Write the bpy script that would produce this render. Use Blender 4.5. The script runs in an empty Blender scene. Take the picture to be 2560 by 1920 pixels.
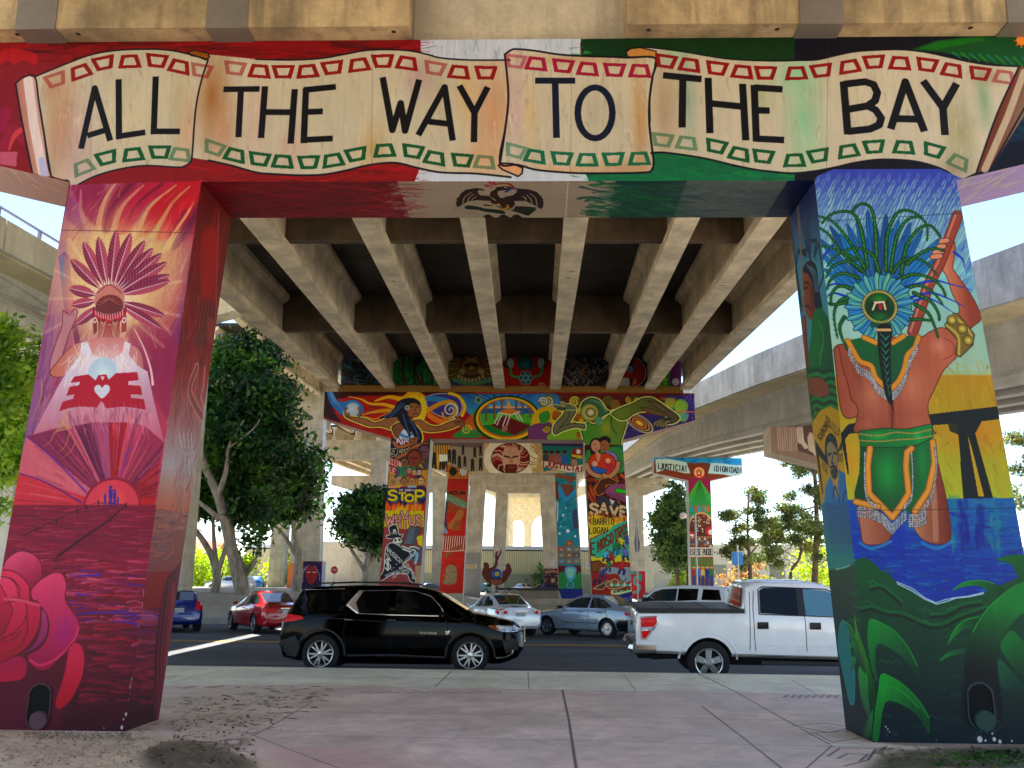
import bpy,math,random
import numpy as np
from mathutils import Vector
# ------------------------------------------------------------------ camera, world, sun, exposure
scene=bpy.context.scene
col=scene.collection
F=2050/2212*2560                      # focal length in photo pixels (photo 2560 x 1920)
PITCH,YAW,ROLL=math.atan(428/2050),math.atan(60/2050),0.0098
EYE=np.array([0.0,0.0,1.62])
_f=np.array([-math.sin(YAW)*math.cos(PITCH),math.cos(YAW)*math.cos(PITCH),math.sin(PITCH)])
_r=np.array([math.cos(YAW),math.sin(YAW),0.0])
_u=np.cross(_r,_f)
CR=math.cos(ROLL)*_r+math.sin(ROLL)*_u
CU=-math.sin(ROLL)*_r+math.cos(ROLL)*_u
CF=_f
cam_data=bpy.data.cameras.new('camera')
cam=bpy.data.objects.new('camera',cam_data)
col.objects.link(cam)
cam_data.sensor_width=36.0
cam_data.lens=36.0*F/2560
cam_data.clip_start,cam_data.clip_end=0.05,3000
from mathutils import Matrix
cam.matrix_world=Matrix(((CR[0],CU[0],-CF[0],EYE[0]),(CR[1],CU[1],-CF[1],EYE[1]),
                           (CR[2],CU[2],-CF[2],EYE[2]),(0,0,0,1)))
scene.camera=cam
SUN_AZ,SUN_EL=math.radians(-14),math.radians(63)      # azimuth from +Y towards +X
world=bpy.data.worlds.new('World')
scene.world=world
world.use_nodes=True
wn=world.node_tree
wn.nodes.clear()
sky=wn.nodes.new('ShaderNodeTexSky')
sky.sky_type='NISHITA'
sky.sun_disc=False
sky.sun_elevation,sky.sun_rotation=SUN_EL,SUN_AZ
sky.air_density,sky.dust_density,sky.ozone_density=1.0,.1,3.0
bg=wn.nodes.new('ShaderNodeBackground')
bg.inputs['Strength'].default_value=0.075
wo=wn.nodes.new('ShaderNodeOutputWorld')
wn.links.new(sky.outputs[0],bg.inputs[0])
wn.links.new(bg.outputs[0],wo.inputs[0])
sun_data=bpy.data.lights.new('sun','SUN')
sun_data.energy,sun_data.angle,sun_data.color=5.0,math.radians(0.5),(1.0,0.95,0.86)
sun=bpy.data.objects.new('sun',sun_data)
col.objects.link(sun)
sd=Vector((math.sin(SUN_AZ)*math.cos(SUN_EL),math.cos(SUN_AZ)*math.cos(SUN_EL),math.sin(SUN_EL)))
sun.rotation_euler=sd.to_track_quat('Z','Y').to_euler()
scene.view_settings.view_transform='Standard'
scene.view_settings.look='None'
scene.view_settings.exposure=2.3
scene.view_settings.gamma=1.0
scene.cycles.use_denoising=True
scene.cycles.max_bounces=8
scene.cycles.diffuse_bounces=5
scene.cycles.glossy_bounces=3
scene.cycles.transmission_bounces=4
scene.cycles.sample_clamp_indirect=6
# ------------------------------------------------------------------ photo rays
def ray(p):
 p=np.asarray(p,float)
 return ((p[...,0]-1280)/F)[...,None]*CR-((p[...,1]-960)/F)[...,None]*CU+CF
def at_y(px,py,Y):
 d=ray((px,py))
 return EYE+d*(Y/d[1])
def at_z(px,py,Z):
 d=ray((px,py))
 return EYE+d*((Z-EYE[2])/d[2])
# ------------------------------------------------------------------ painter for the murals
def catmull(pts,closed,n=6):
 p=np.asarray(pts,float)
 m=len(p)
 if m<3:
  return p
 out=[]
 rng=range(m) if closed else range(m-1)
 t=np.linspace(0,1,n,endpoint=False)[:,None]
 for i in rng:
  if closed:
   a,b,c,d=p[i-1],p[i],p[(i+1)%m],p[(i+2)%m]
  else:
   a,b,c,d=p[max(i-1,0)],p[i],p[i+1],p[min(i+2,m-1)]
  out.append(0.5*(2*b+(c-a)*t+(2*a-5*b+4*c-d)*t*t+(3*b-a-3*c+d)*t**3))
 out=np.concatenate(out)
 return out if closed else np.vstack([out,p[-1:]])
def hexc(c):
 if isinstance(c,str):
  c=c.lstrip('#')
  return np.array([int(c[i:i+2],16) for i in (0,2,4)],float)/255
 return np.asarray(c,float)
GLYPH={
 'A':[[(0,1),(.5,0),(1,1)],[(.2,.62),(.8,.62)]],
 'B':[[(0,0),(0,1),(.7,1),(1,.85),(1,.62),(.7,.48),(0,.48)],[(0,0),(.65,0),(.9,.12),(.9,.36),(.7,.48)]],
 'C':[[(1,.15),(.7,0),(.3,0),(0,.25),(0,.75),(.3,1),(.7,1),(1,.85)]],
 'D':[[(0,0),(0,1),(.6,1),(1,.7),(1,.3),(.6,0),(0,0)]],
 'E':[[(1,0),(0,0),(0,1),(1,1)],[(0,.48),(.75,.48)]],
 'F':[[(1,0),(0,0),(0,1)],[(0,.48),(.75,.48)]],
 'G':[[(1,.15),(.7,0),(.3,0),(0,.25),(0,.75),(.3,1),(.7,1),(1,.8),(1,.55),(.6,.55)]],
 'H':[[(0,0),(0,1)],[(1,0),(1,1)],[(0,.5),(1,.5)]],
 'I':[[(.5,0),(.5,1)]],
 'J':[[(.9,0),(.9,.75),(.6,1),(.3,1),(0,.8)]],
 'K':[[(0,0),(0,1)],[(1,0),(0,.55)],[(.25,.42),(1,1)]],
 'L':[[(0,0),(0,1),(1,1)]],
 'M':[[(0,1),(.1,0),(.5,.65),(.9,0),(1,1)]],
 'N':[[(0,1),(0,0),(1,1),(1,0)]],
 'O':[[(.5,0),(.15,.12),(0,.5),(.15,.88),(.5,1),(.85,.88),(1,.5),(.85,.12),(.5,0)]],
 'P':[[(0,1),(0,0),(.7,0),(1,.15),(1,.4),(.7,.55),(0,.55)]],
 'R':[[(0,1),(0,0),(.7,0),(1,.15),(1,.38),(.7,.52),(0,.52)],[(.5,.52),(1,1)]],
 'S':[[(1,.12),(.7,0),(.3,0),(0,.15),(0,.35),(.3,.47),(.7,.53),(1,.65),(1,.85),(.7,1),(.3,1),(0,.88)]],
 'T':[[(0,0),(1,0)],[(.5,0),(.5,1)]],
 'U':[[(0,0),(0,.75),(.25,1),(.75,1),(1,.75),(1,0)]],
 'V':[[(0,0),(.5,1),(1,0)]],
 'W':[[(0,0),(.25,1),(.5,.3),(.75,1),(1,0)]],
 'Y':[[(0,0),(.5,.5),(1,0)],[(.5,.5),(.5,1)]],
 'Z':[[(0,0),(1,0),(0,1),(1,1)]],
 '!':[[(.5,0),(.5,.7)],[(.5,.93),(.5,1)]],
 '^':[[(.5,.3),(.5,1)],[(.5,0),(.5,.07)]],
 '$':[[(1,.2),(.7,.1),(.3,.1),(0,.22),(0,.38),(.3,.47),(.7,.53),(1,.62),(1,.8),(.7,.9),(.3,.9),(0,.8)],[(.38,0),(.38,1)],[(.62,0),(.62,1)]],
 '1':[[(.2,.15),(.5,0),(.5,1)]],'4':[[(.7,1),(.7,0),(0,.7),(1,.7)]],'7':[[(0,0),(1,0),(.4,1)]],
 '9':[[(1,.35),(.7,.55),(.3,.5),(0,.3),(.3,0),(.7,0),(1,.3),(.8,1)]],
 '2':[[(0,.2),(.3,0),(.8,0),(1,.25),(0,1),(1,1)]],
 '0':[[(.5,0),(.1,.2),(.1,.8),(.5,1),(.9,.8),(.9,.2),(.5,0)]],
}
class Canvas:
 """A painted face: plane through O with axes eu, ev (metres); traces given in photo pixels."""
 def __init__(self,O,eu,ev,w,h,res,base):
  self.O,self.eu,self.ev=np.array(O,float),np.array(eu,float),np.array(ev,float)
  self.n=np.cross(self.eu,self.ev)
  self.w,self.h,self.res=w,h,res
  self.W,self.H=int(w*res),int(h*res)
  self.img=np.empty((self.H,self.W,3),np.float32)
  self.img[:]=hexc(base)
  self.clip,self.xonly=None,False
  self.T=None            # optional map from local trace coordinates to photo pixels
  self.rng=np.random.default_rng(7)
 def uv(self,pts):
  p=np.asarray(pts,float).reshape(-1,2)
  if self.T is not None:
   x0,y0,s=self.T
   p=np.stack([x0+p[:,0]/s,y0+p[:,1]/s],1)
  d=ray(p)
  t=((self.O-EYE) @ self.n)/(d @ self.n)
  q=EYE+d*t[:,None]-self.O
  return np.stack([(q @ self.eu)*self.res,(q @ self.ev)*self.res],1)
 def wpx(self,width,at):
  a=self.uv([at,(at[0]+1,at[1])])
  b=self.uv([at,(at[0],at[1]+1)])
  if self.xonly:
   return width*np.linalg.norm(a[1]-a[0])
  return width*0.5*(np.linalg.norm(a[1]-a[0])+np.linalg.norm(b[1]-b[0]))
 def _box(self,q,pad=1):
  x0,y0=np.floor(q.min(0)-pad).astype(int)
  x1,y1=np.ceil(q.max(0)+pad).astype(int)+1
  return max(x0,0),max(y0,0),min(x1,self.W),min(y1,self.H)
 def _mask(self,q):
  x0,y0,x1,y1=self._box(q)
  if x1<=x0 or y1<=y0:
   return None
  ys=np.arange(y0,y1)+0.5
  acc=np.zeros((y1-y0,x1-x0+1),np.int32)
  a,b=q,np.roll(q,-1,0)
  for (ax,ay),(bx,by) in zip(a,b):
   if ay==by:
    continue
   lo,hi=(ay,by) if ay<by else (by,ay)
   r=np.nonzero((ys>=lo) & (ys<hi))[0]
   if len(r)==0:
    continue
   xs=ax+(ys[r]-ay)*(bx-ax)/(by-ay)
   k=np.clip(np.ceil(xs-x0-0.5).astype(int),0,x1-x0)
   np.add.at(acc,(r,k),1)
  m=(np.cumsum(acc,1)[:,:-1]%2).astype(np.float32)
  return m,(x0,y0,x1,y1)
 def _put(self,m,bx,c,alpha):
  x0,y0,x1,y1=bx
  if self.clip is not None:
   m=m*self.clip[y0:y1,x0:x1]
  m=(m*alpha)[...,None]
  self.img[y0:y1,x0:x1]=self.img[y0:y1,x0:x1]*(1-m)+c*m
 def _grad(self,grad,bx):
  (p0,p1,c0,c1)=grad
  q=self.uv([p0,p1])
  d=q[1]-q[0]
  x0,y0,x1,y1=bx
  X,Y=np.meshgrid(np.arange(x0,x1)+.5,np.arange(y0,y1)+.5)
  t=np.clip(((X-q[0,0])*d[0]+(Y-q[0,1])*d[1])/(d @ d),0,1)[...,None]
  return (hexc(c0)*(1-t)+hexc(c1)*t).astype(np.float32)
 def poly(self,pts,c=None,sm=False,alpha=1.0,grad=None,edge=None,ew=3,soft=0):
  q=self.uv(pts)
  if sm:
   q=catmull(q,True)
  r=self._mask(q)
  if r is None:
   return
  m,bx=r
  if soft:
   k=max(int(self.wpx(soft,pts[0])),1)
   for ax in (0,1):
    for _ in range(2):
     cs=np.cumsum(np.pad(m,[(k,k) if a==ax else (0,0) for a in (0,1)],mode='edge'),ax)
     m=(np.take(cs,range(2*k,cs.shape[ax]),ax)-np.take(cs,range(0,cs.shape[ax]-2*k),ax))/(2*k)
  cc=self._grad(grad,bx) if grad else hexc(c)
  self._put(m,bx,cc,alpha)
  if edge:
   self.line(list(pts)+[pts[0]],edge,ew,sm=sm)
 def line(self,pts,c,w=3,sm=False,alpha=1.0,taper=None,butt=False):
  q=self.uv(pts)
  wp=self.wpx(w,pts[0])/2
  if sm:
   q=catmull(q,False,5)
  n=len(q)
  x0,y0,x1,y1=self._box(q,wp+2)
  if x1<=x0 or y1<=y0:
   return
  m=np.zeros((y1-y0,x1-x0),np.float32)
  for i in range(n-1):
   a,b=q[i],q[i+1]
   wa=wb=wp
   if taper:
    wa=wp*(taper[0]+(taper[1]-taper[0])*i/(n-1))
    wb=wp*(taper[0]+(taper[1]-taper[0])*(i+1)/(n-1))
   u0,v0=np.floor(np.minimum(a,b)-wp-2).astype(int)
   u1,v1=np.ceil(np.maximum(a,b)+wp+3).astype(int)
   u0,v0,u1,v1=max(u0,x0),max(v0,y0),min(u1,x1),min(v1,y1)
   if u1<=u0 or v1<=v0:
    continue
   X,Y=np.meshgrid(np.arange(u0,u1)+.5,np.arange(v0,v1)+.5)
   d=b-a
   L=max(d @ d,1e-9)
   t=((X-a[0])*d[0]+(Y-a[1])*d[1])/L
   tc=np.clip(t,0,1)
   dist=np.hypot(X-a[0]-tc*d[0],Y-a[1]-tc*d[1])
   mm=np.clip(wa+(wb-wa)*tc-dist+.5,0,1)
   if butt:
    if i==0:
     mm=mm*(t>=0)
    if i==n-2:
     mm=mm*(t<=1)
   s=m[v0-y0:v1-y0,u0-x0:u1-x0]
   np.maximum(s,mm,out=s)
  self._put(m,(x0,y0,x1,y1),hexc(c),alpha)
 def blob(self,c0,rx,ry,c,alpha=1.0,ang=0,hard=0):
  q=self.uv([c0])[0]
  kx=self.wpx(1,c0)
  rx,ry=rx*kx,ry*kx
  R=max(rx,ry)*1.05+1
  x0,y0,x1,y1=self._box(np.array([q-R,q+R]))
  if x1<=x0 or y1<=y0:
   return
  X,Y=np.meshgrid(np.arange(x0,x1)+.5-q[0],np.arange(y0,y1)+.5-q[1])
  a=math.radians(ang)
  U,V=(X*math.cos(a)-Y*math.sin(a))/rx,(X*math.sin(a)+Y*math.cos(a))/ry
  d=np.sqrt(U*U+V*V)
  m=np.clip((1-d)*rx+.5,0,1) if hard else np.clip(1-d,0,1)**1.3
  self._put(m.astype(np.float32),(x0,y0,x1,y1),hexc(c),alpha)
 def disc(self,c0,r,c,ry=None,ang=0):
  self.blob(c0,r,ry or r,c,1,ang,1)
 def streaks(self,box,n,cols,length,w,ang=0,jit=10,alpha=.6):
  """random brush strokes inside a box of trace coordinates"""
  x0,y0,x1,y1=box
  for _ in range(n):
   x,y=self.rng.uniform(x0,x1),self.rng.uniform(y0,y1)
   a=math.radians(ang+self.rng.normal()*jit)
   l=length*self.rng.uniform(.4,1.2)
   c=cols[self.rng.integers(len(cols))]
   dx,dy=math.cos(a)*l/2,math.sin(a)*l/2
   k=self.rng.normal()*l*.06
   self.line([(x-dx,y-dy),(x+k,y+k),(x+dx,y+dy)],c,w*self.rng.uniform(.5,1.3),sm=True,
                      alpha=alpha*self.rng.uniform(.4,1),taper=(1,.2))
 def text(self,s,a,b,h,c,w,gap=.35,shade=None,sw=0,slant=0):
  """letters from a to b (top line), h = vector down to the base line"""
  a,b,h=np.array(a,float),np.array(b,float),np.array(h,float)
  if h.ndim==0:
   h=np.array([0,float(h)])
  n=len(s)
  adv=(b-a)/(n*1.0-gap)
  for i,ch in enumerate(s):
   for poly in GLYPH.get(ch,[]):
    pts=[tuple(a+adv*(i+x*(1-gap))+h*y) for x,y in poly]
    if shade is not None:
     self.line(pts,shade,w+sw)
    self.line(pts,c,w)
 def spiral(self,c0,r,c,w,turns=2.2,a0=0,sgn=1):
  pts=[(c0[0]+r*t*math.cos(a0+sgn*t*turns*6.283),c0[1]+r*t*math.sin(a0+sgn*t*turns*6.283)) for t in np.linspace(.05,1,26)]
  self.line(pts,c,w,taper=(.5,1))
 def clip_poly(self,pts,sm=False):
  if pts is None:
   self.clip=None
   return
  q=self.uv(pts)
  if sm:
   q=catmull(q,True)
  r=self._mask(q)
  self.clip=np.zeros((self.H,self.W),np.float32)
  if r:
   m,(x0,y0,x1,y1)=r
   self.clip[y0:y1,x0:x1]=m
 def grade(self,sat,con,gam=1.0):
  a=np.clip(self.img,0,1)**gam
  L=(a @ np.array([.3,.59,.11],np.float32))[...,None]
  a=L+(a-L)*sat
  self.img=np.clip(.42+(a-.42)*con,0,1)
 def image(self,name):
  im=bpy.data.images.new(name,self.W,self.H)
  a=np.ones((self.H,self.W,4),np.float32)
  a[...,:3]=np.clip(self.img,0,1)
  im.pixels.foreach_set(a.ravel())
  im.update()
  im.pack()
  return im
 def uvw(self,p):
  q=np.asarray(p,float)-self.O
  return (q @ self.eu)/self.w,(q @ self.ev)/self.h
# ------------------------------------------------------------------ materials
def new_mat(name):
 m=bpy.data.materials.new(name)
 m.use_nodes=True
 nt=m.node_tree
 nt.nodes.clear()
 o=nt.nodes.new('ShaderNodeOutputMaterial')
 b=nt.nodes.new('ShaderNodeBsdfPrincipled')
 nt.links.new(b.outputs[0],o.inputs[0])
 return m,nt,b
def rgb(c):
 c=hexc(c)
 return tuple(((c+.055)/1.055)**2.4*(c>.04045)+c/12.92*(c<=.04045))+(1.0,)
def noise(nt,scale,detail=4,rough=.6,sx=(1,1,1),coord='Object'):
 tc=nt.nodes.new('ShaderNodeTexCoord')
 mp=nt.nodes.new('ShaderNodeMapping')
 mp.inputs['Scale'].default_value=sx
 n=nt.nodes.new('ShaderNodeTexNoise')
 n.inputs['Scale'].default_value=scale
 n.inputs['Detail'].default_value=detail
 n.inputs['Roughness'].default_value=rough
 nt.links.new(tc.outputs[coord],mp.inputs[0])
 nt.links.new(mp.outputs[0],n.inputs['Vector'])
 return n.outputs['Fac']
def ramp(nt,fac,stops):
 r=nt.nodes.new('ShaderNodeValToRGB')
 e=r.color_ramp.elements
 while len(e)<len(stops):
  e.new(.5)
 for k,(p,c) in zip(e,stops):
  k.position=p
  k.color=c if len(c)==4 else tuple(c)+(1,)
 nt.links.new(fac,r.inputs[0])
 return r.outputs[0]
def mix(nt,a,b,fac,mode='MIX'):
 n=nt.nodes.new('ShaderNodeMix')
 n.data_type,n.blend_type='RGBA',mode
 for s,v in ((6,a),(7,b)):
  if isinstance(v,tuple):
   n.inputs[s].default_value=v
  else:
   nt.links.new(v,n.inputs[s])
 if isinstance(fac,(int,float)):
  n.inputs[0].default_value=fac
 else:
  nt.links.new(fac,n.inputs[0])
 return n.outputs[2]
def bump(nt,b,h,strength=.3,dist=.02):
 n=nt.nodes.new('ShaderNodeBump')
 n.inputs['Strength'].default_value=strength
 n.inputs['Distance'].default_value=dist
 nt.links.new(h,n.inputs['Height'])
 nt.links.new(n.outputs[0],b.inputs['Normal'])
def g3(v):
 return (v,v,v,1)
def concrete(name,c,dark=.55,streak=.5,axis=(4,4,.25),rough=.85,boards=0):
 m,nt,b=new_mat(name)
 n1=noise(nt,.9,8,.65)
 n2=noise(nt,1.6,5,.6,axis)
 n3=noise(nt,22,3,.7)
 base=rgb(c)
 dk=tuple(x*dark for x in base[:3])+(1,)
 k=ramp(nt,n1,[(.38,g3(1)),(.62,g3(0))])
 col1=mix(nt,base,dk,k)
 s=ramp(nt,n2,[(.5,g3(0)),(.68,g3(streak))])
 col2=mix(nt,col1,tuple(x*dark*.8 for x in base[:3])+(1,),s)
 sp=ramp(nt,n3,[(.3,g3(.82)),(.7,g3(1.08))])
 col3=mix(nt,col2,sp,.7,'MULTIPLY')
 if boards:
  tc=nt.nodes.new('ShaderNodeTexCoord')
  br=nt.nodes.new('ShaderNodeTexBrick')
  mp=nt.nodes.new('ShaderNodeMapping')
  mp.inputs['Rotation'].default_value=(math.pi/2,0,0)
  nt.links.new(tc.outputs['Object'],mp.inputs[0])
  nt.links.new(mp.outputs[0],br.inputs['Vector'])
  br.inputs['Color1'].default_value=g3(1)
  br.inputs['Color2'].default_value=g3(.86)
  br.inputs['Mortar'].default_value=g3(.62)
  br.inputs['Scale'].default_value=boards
  br.inputs['Mortar Size'].default_value=.008
  br.inputs['Brick Width'].default_value=1.1
  br.inputs['Row Height'].default_value=.6
  col3=mix(nt,col3,br.outputs[0],.8,'MULTIPLY')
 nt.links.new(col3,b.inputs['Base Color'])
 b.inputs['Roughness'].default_value=rough
 bump(nt,b,n3,.25,.01)
 return m
def plain(name,c,rough=.5,metal=0.0,var=.12,scale=6,coat=0.0,spec=.5):
 m,nt,b=new_mat(name)
 base=rgb(c)
 n=noise(nt,scale,4)
 k=ramp(nt,n,[(.3,tuple(x*(1-var) for x in base[:3])),(.7,tuple(min(1,x*(1+var)) for x in base[:3]))])
 nt.links.new(k,b.inputs['Base Color'])
 b.inputs['Roughness'].default_value=rough
 b.inputs['Metallic'].default_value=metal
 b.inputs['Coat Weight'].default_value=coat
 b.inputs['Coat Roughness'].default_value=.04
 b.inputs['Specular IOR Level'].default_value=spec
 return m
def painted(name,canvas,rough=.5,wear=.1):
 m,nt,b=new_mat(name)
 t=nt.nodes.new('ShaderNodeTexImage')
 t.image=canvas.image(name)
 t.extension='EXTEND'
 n1=ramp(nt,noise(nt,1.3,8,.7),[(.3,g3(1-wear)),(.7,g3(1.06))])
 n2=ramp(nt,noise(nt,2.2,5,.6,(6,6,.35)),[(.35,g3(1-wear*.8)),(.6,g3(1.03))])
 c=mix(nt,t.outputs[0],n1,1.0,'MULTIPLY')
 c=mix(nt,c,n2,1.0,'MULTIPLY')
 nt.links.new(c,b.inputs['Base Color'])
 b.inputs['Roughness'].default_value=rough
 b.inputs['Specular IOR Level'].default_value=.22
 bump(nt,b,noise(nt,14,5,.7),.1,.006)
 return m
# ------------------------------------------------------------------ mesh helpers
class MB:
 def __init__(self):
  self.v,self.f,self.m=[],[],[]
 def face(self,pts,mi=0):
  i=len(self.v)
  self.v+=[tuple(map(float,p)) for p in pts]
  self.f.append(tuple(range(i,i+len(pts))))
  self.m.append(mi)
 def hexa(self,p,mi=(0,)*6):
  """8 corners: bottom 0-3 (front-left, front-right, back-right, back-left), top 4-7; faces front, right, back, left, bottom, top"""
  if isinstance(mi,int):
   mi=(mi,)*6
  for k,q in enumerate(((0,1,5,4),(1,2,6,5),(2,3,7,6),(3,0,4,7),(3,2,1,0),(4,5,6,7))):
   self.face([p[j] for j in q],mi[k])
 def box(self,x0,x1,y0,y1,z0,z1,mi=0):
  self.hexa([(x0,y0,z0),(x1,y0,z0),(x1,y1,z0),(x0,y1,z0),(x0,y0,z1),(x1,y0,z1),(x1,y1,z1),(x0,y1,z1)],mi)
 def loft(self,rings,mi=0,caps=True,closed=True):
  n=len(rings[0])
  i=len(self.v)
  for r in rings:
   self.v+=[tuple(map(float,p)) for p in r]
  for a in range(len(rings)-1):
   for k in range(n if closed else n-1):
    k2=(k+1)%n
    self.f.append((i+a*n+k,i+a*n+k2,i+(a+1)*n+k2,i+(a+1)*n+k))
    self.m.append(mi)
  if caps:
   self.f.append(tuple(i+k for k in reversed(range(n))))
   self.m.append(mi)
   self.f.append(tuple(i+(len(rings)-1)*n+k for k in range(n)))
   self.m.append(mi)
 def tube(self,pts,rad,n=8,mi=0,caps=True):
  pts=[Vector(p) for p in pts]
  if not isinstance(rad,(list,tuple)):
   rad=[rad]*len(pts)
  rings=[]
  for i,p in enumerate(pts):
   d=(pts[min(i+1,len(pts)-1)]-pts[max(i-1,0)]).normalized()
   a=Vector((0,0,1)) if abs(d.z)<.9 else Vector((1,0,0))
   u=d.cross(a).normalized()
   w=d.cross(u)
   rings.append([p+(u*math.cos(t)+w*math.sin(t))*rad[i] for t in [6.2832*k/n for k in range(n)]])
  self.loft(rings,mi,caps)
 def lathe(self,c,axis,prof,n=20,mi=0,caps=True):
  """profile of (distance along axis, radius)"""
  c,axis=Vector(c),Vector(axis).normalized()
  a=Vector((0,0,1)) if abs(axis.z)<.9 else Vector((1,0,0))
  u=axis.cross(a).normalized()
  w=axis.cross(u)
  rings=[[c+axis*d+(u*math.cos(t)+w*math.sin(t))*max(r,1e-4) for t in [6.2832*k/n for k in range(n)]] for d,r in prof]
  self.loft(rings,mi,caps)
 def build(self,name,mats,parent=None,uvf=None,smooth=False,link=True):
  me=bpy.data.meshes.new(name)
  me.from_pydata(self.v,[],self.f)
  for m in (mats if isinstance(mats,(list,tuple)) else [mats]):
   me.materials.append(m)
  me.polygons.foreach_set('material_index',self.m)
  if smooth:
   me.polygons.foreach_set('use_smooth',[True]*len(self.f))
  if uvf:
   uvl=me.uv_layers.new(name='uv')
   for p in me.polygons:
    fn=uvf[p.material_index] if isinstance(uvf,dict) else uvf
    if fn is None:
     continue
    for li in p.loop_indices:
     uvl.data[li].uv=fn(me.vertices[me.loops[li].vertex_index].co)
  me.validate()
  me.update()
  o=bpy.data.objects.new(name,me)
  if link:
   col.objects.link(o)
  if parent:
   o.parent=parent
  return o
def tag(o,label=None,cat=None,group=None,kind=None):
 for k,v in (('label',label),('category',cat),('group',group),('kind',kind)):
  if v:
   o[k]=v
 return o
def thing(name,label,cat,loc=(0,0,0),rz=0,group=None):
 o=bpy.data.objects.new(name,None)
 o.location,o.rotation_euler=loc,(0,0,rz)
 o.empty_display_size=.3
 col.objects.link(o)
 return tag(o,label,cat,group)
def copy_tree(o,parent=None):
 c=o.copy()
 col.objects.link(c)
 if parent:
  c.parent=parent
 for ch in list(o.children):
  copy_tree(ch,c)
 return c
def merge(o,dist=1e-4):
 import bmesh
 b=bmesh.new()
 b.from_mesh(o.data)
 bmesh.ops.remove_doubles(b,verts=b.verts,dist=dist)
 b.to_mesh(o.data)
 b.free()
 return o
def sharp(o,deg=35):
 o.data.polygons.foreach_set('use_smooth',[True]*len(o.data.polygons))
 o.data.set_sharp_from_angle(angle=math.radians(deg))
 return o
# ------------------------------------------------------------------ painted faces (planes in the world)
C_PLAZA=Canvas((-11,3.0,0),(1,0,0),(0,1,0),22,16.2,110,'#a08f93')
C_B1=Canvas((-8.0,10.69,0),(1,0,0),(0,0,1),15.2,8.3,170,'#7a0d18')
C_B1S=Canvas((-8.0,10.69,6.35),(1,0,0),(0,1,0),15.2,1.17,150,'#a89c88')
C_B1S.n=np.array([0,0,1.0])
_lt,_lb=np.array([-4.12,11.27,6.35]),np.array([-4.46,11.16,0])
def side_canvas(xt,xb,base):
 e=np.array([xt-xb,0,6.35])
 L=np.linalg.norm(e)
 return Canvas((xb,10.69,0),(0,1,0),e/L,1.18,L,190,base)
C_L1=side_canvas(-4.12,-4.46,'#8c1420')
C_R1=side_canvas(3.28,3.54,'#2f7f96')
C_B2=Canvas((-10.0,41.9,0),(1,0,0),(0,0,1),17.2,10.2,70,'#8a1a14')
C_D2=Canvas((-9.2,42.25,10.0),(1,0,0),(0,0,1),16,2.1,60,'#101410')
C_B3=Canvas((-10.0,71.0,0),(1,0,0),(0,0,1),15.8,12.0,44,'#a39680')
C_J=Canvas((8.0,67.0,0),(1,0,0),(0,0,1),6.5,10.5,50,'#8a2a48')
C_BR=Canvas((9.2,38.0,0),(1,0,0),(0,0,1),7.4,8.2,60,'#b79c80')
C_PF=Canvas((-20.6,79.98,.4),(1,0,0),(0,0,1),2.6,3.2,50,'#4a1238')
C_RT=Canvas((9.7,104.96,0),(1,0,0),(0,0,1),2.0,3.0,40,'#c03040')
# ------------------------------------------------------------------ mural: banner across the first bent
Z=3.4563
c=C_B1
R=random.Random(5)
c.poly([(1050,60),(1470,60),(1450,110),(1470,440),(1480,470),(1030,470),(1046,430),(1058,330)],'#c3cad8')
c.streaks((1070,90,1440,160),60,['#8c94a6','#dfe5f2','#a2aab8'],40,6,90,8,.5)
c.poly([(1450,60),(2000,60),(2000,470),(1480,470),(1462,430),(1456,200)],grad=((1700,90),(1700,455),'#053012','#0a6a4c'))
c.streaks((1440,90,1475,455),40,['#0a5a26','#4a9a60'],36,6,0,10,.7)
c.streaks((1490,385,1980,455),90,['#0c7a58','#064a2a','#0a8a3a'],70,5,3,5,.5)
c.poly([(1987,60),(3400,60),(3400,560),(1987,470)],'#050a1c')
c.streaks((-60,95,1040,160),90,['#4a0408','#96101c','#2e0410'],160,9,0,4,.5)
c.streaks((520,400,1040,470),90,['#4a0408','#b0121c','#8a0a18'],140,7,-3,4,.5)
c.streaks((1010,90,1070,460),60,['#8a1030','#b03a58'],40,6,0,10,.5)
# flames on the left end
c.T=(0,0,Z)
for fl,cc in (([(0,440),(90,420),(200,430),(300,460),(330,520),(290,560),(200,520),(120,560),(60,520),(0,560)],'#a00c10'),([(0,600),(120,560),(240,620),(300,600),(230,690),(120,660),(0,720)],'#7a0812'),
               ([(0,960),(70,930),(90,1010),(40,1120),(0,1130)],'#8a1640'),([(0,1250),(60,1100),(150,1080),(210,1180),(190,1260),(120,1200),(70,1290),(0,1300)],'#8a1a3a'),([(70,1290),(110,1160),(180,1100),(200,1130),(130,1200),(90,1290)],'#c04a4a'),
               ([(0,1310),(150,1310),(140,1440),(0,1420)],'#b8647a')):
 c.poly(fl,cc,sm=len(fl)>4,alpha=.9)
c.T=(1920,0,Z)
# leaf and flower on the right end
c.poly([(1230,430),(1450,350),(1750,315),(2300,320),(2300,640),(2150,580),(1800,520),(1500,450)],'#0b4a22',sm=False)
c.poly([(1300,420),(1500,355),(1800,325),(1900,345),(1600,400),(1450,430)],'#1a6a1c',alpha=.8)
for k in range(9):
 x=1600+k*75
 c.line([(x,455+k*6),(x+60,500+k*8),(x+90,570+k*5)],'#2a7a2c' if k%2 else '#0a7050',26,sm=True,taper=(1,.1),alpha=.8)
for k in range(8):
 a=k*.785
 c.line([(2190,350),(2190+62*math.cos(a),350+62*math.sin(a))],'#d8641c',30,taper=(1,.3))
c.disc((2190,350),42,'#e08a3c')
c.poly([(1930,1460),(2120,1050),(2300,700),(2300,1200),(2090,1230)],'#062038')
c.streaks((2050,950,2250,1180),24,['#0a5a5a','#0a4048'],180,16,25,10,.8)
c.T=None
BAN='#c3bba9'
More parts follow.
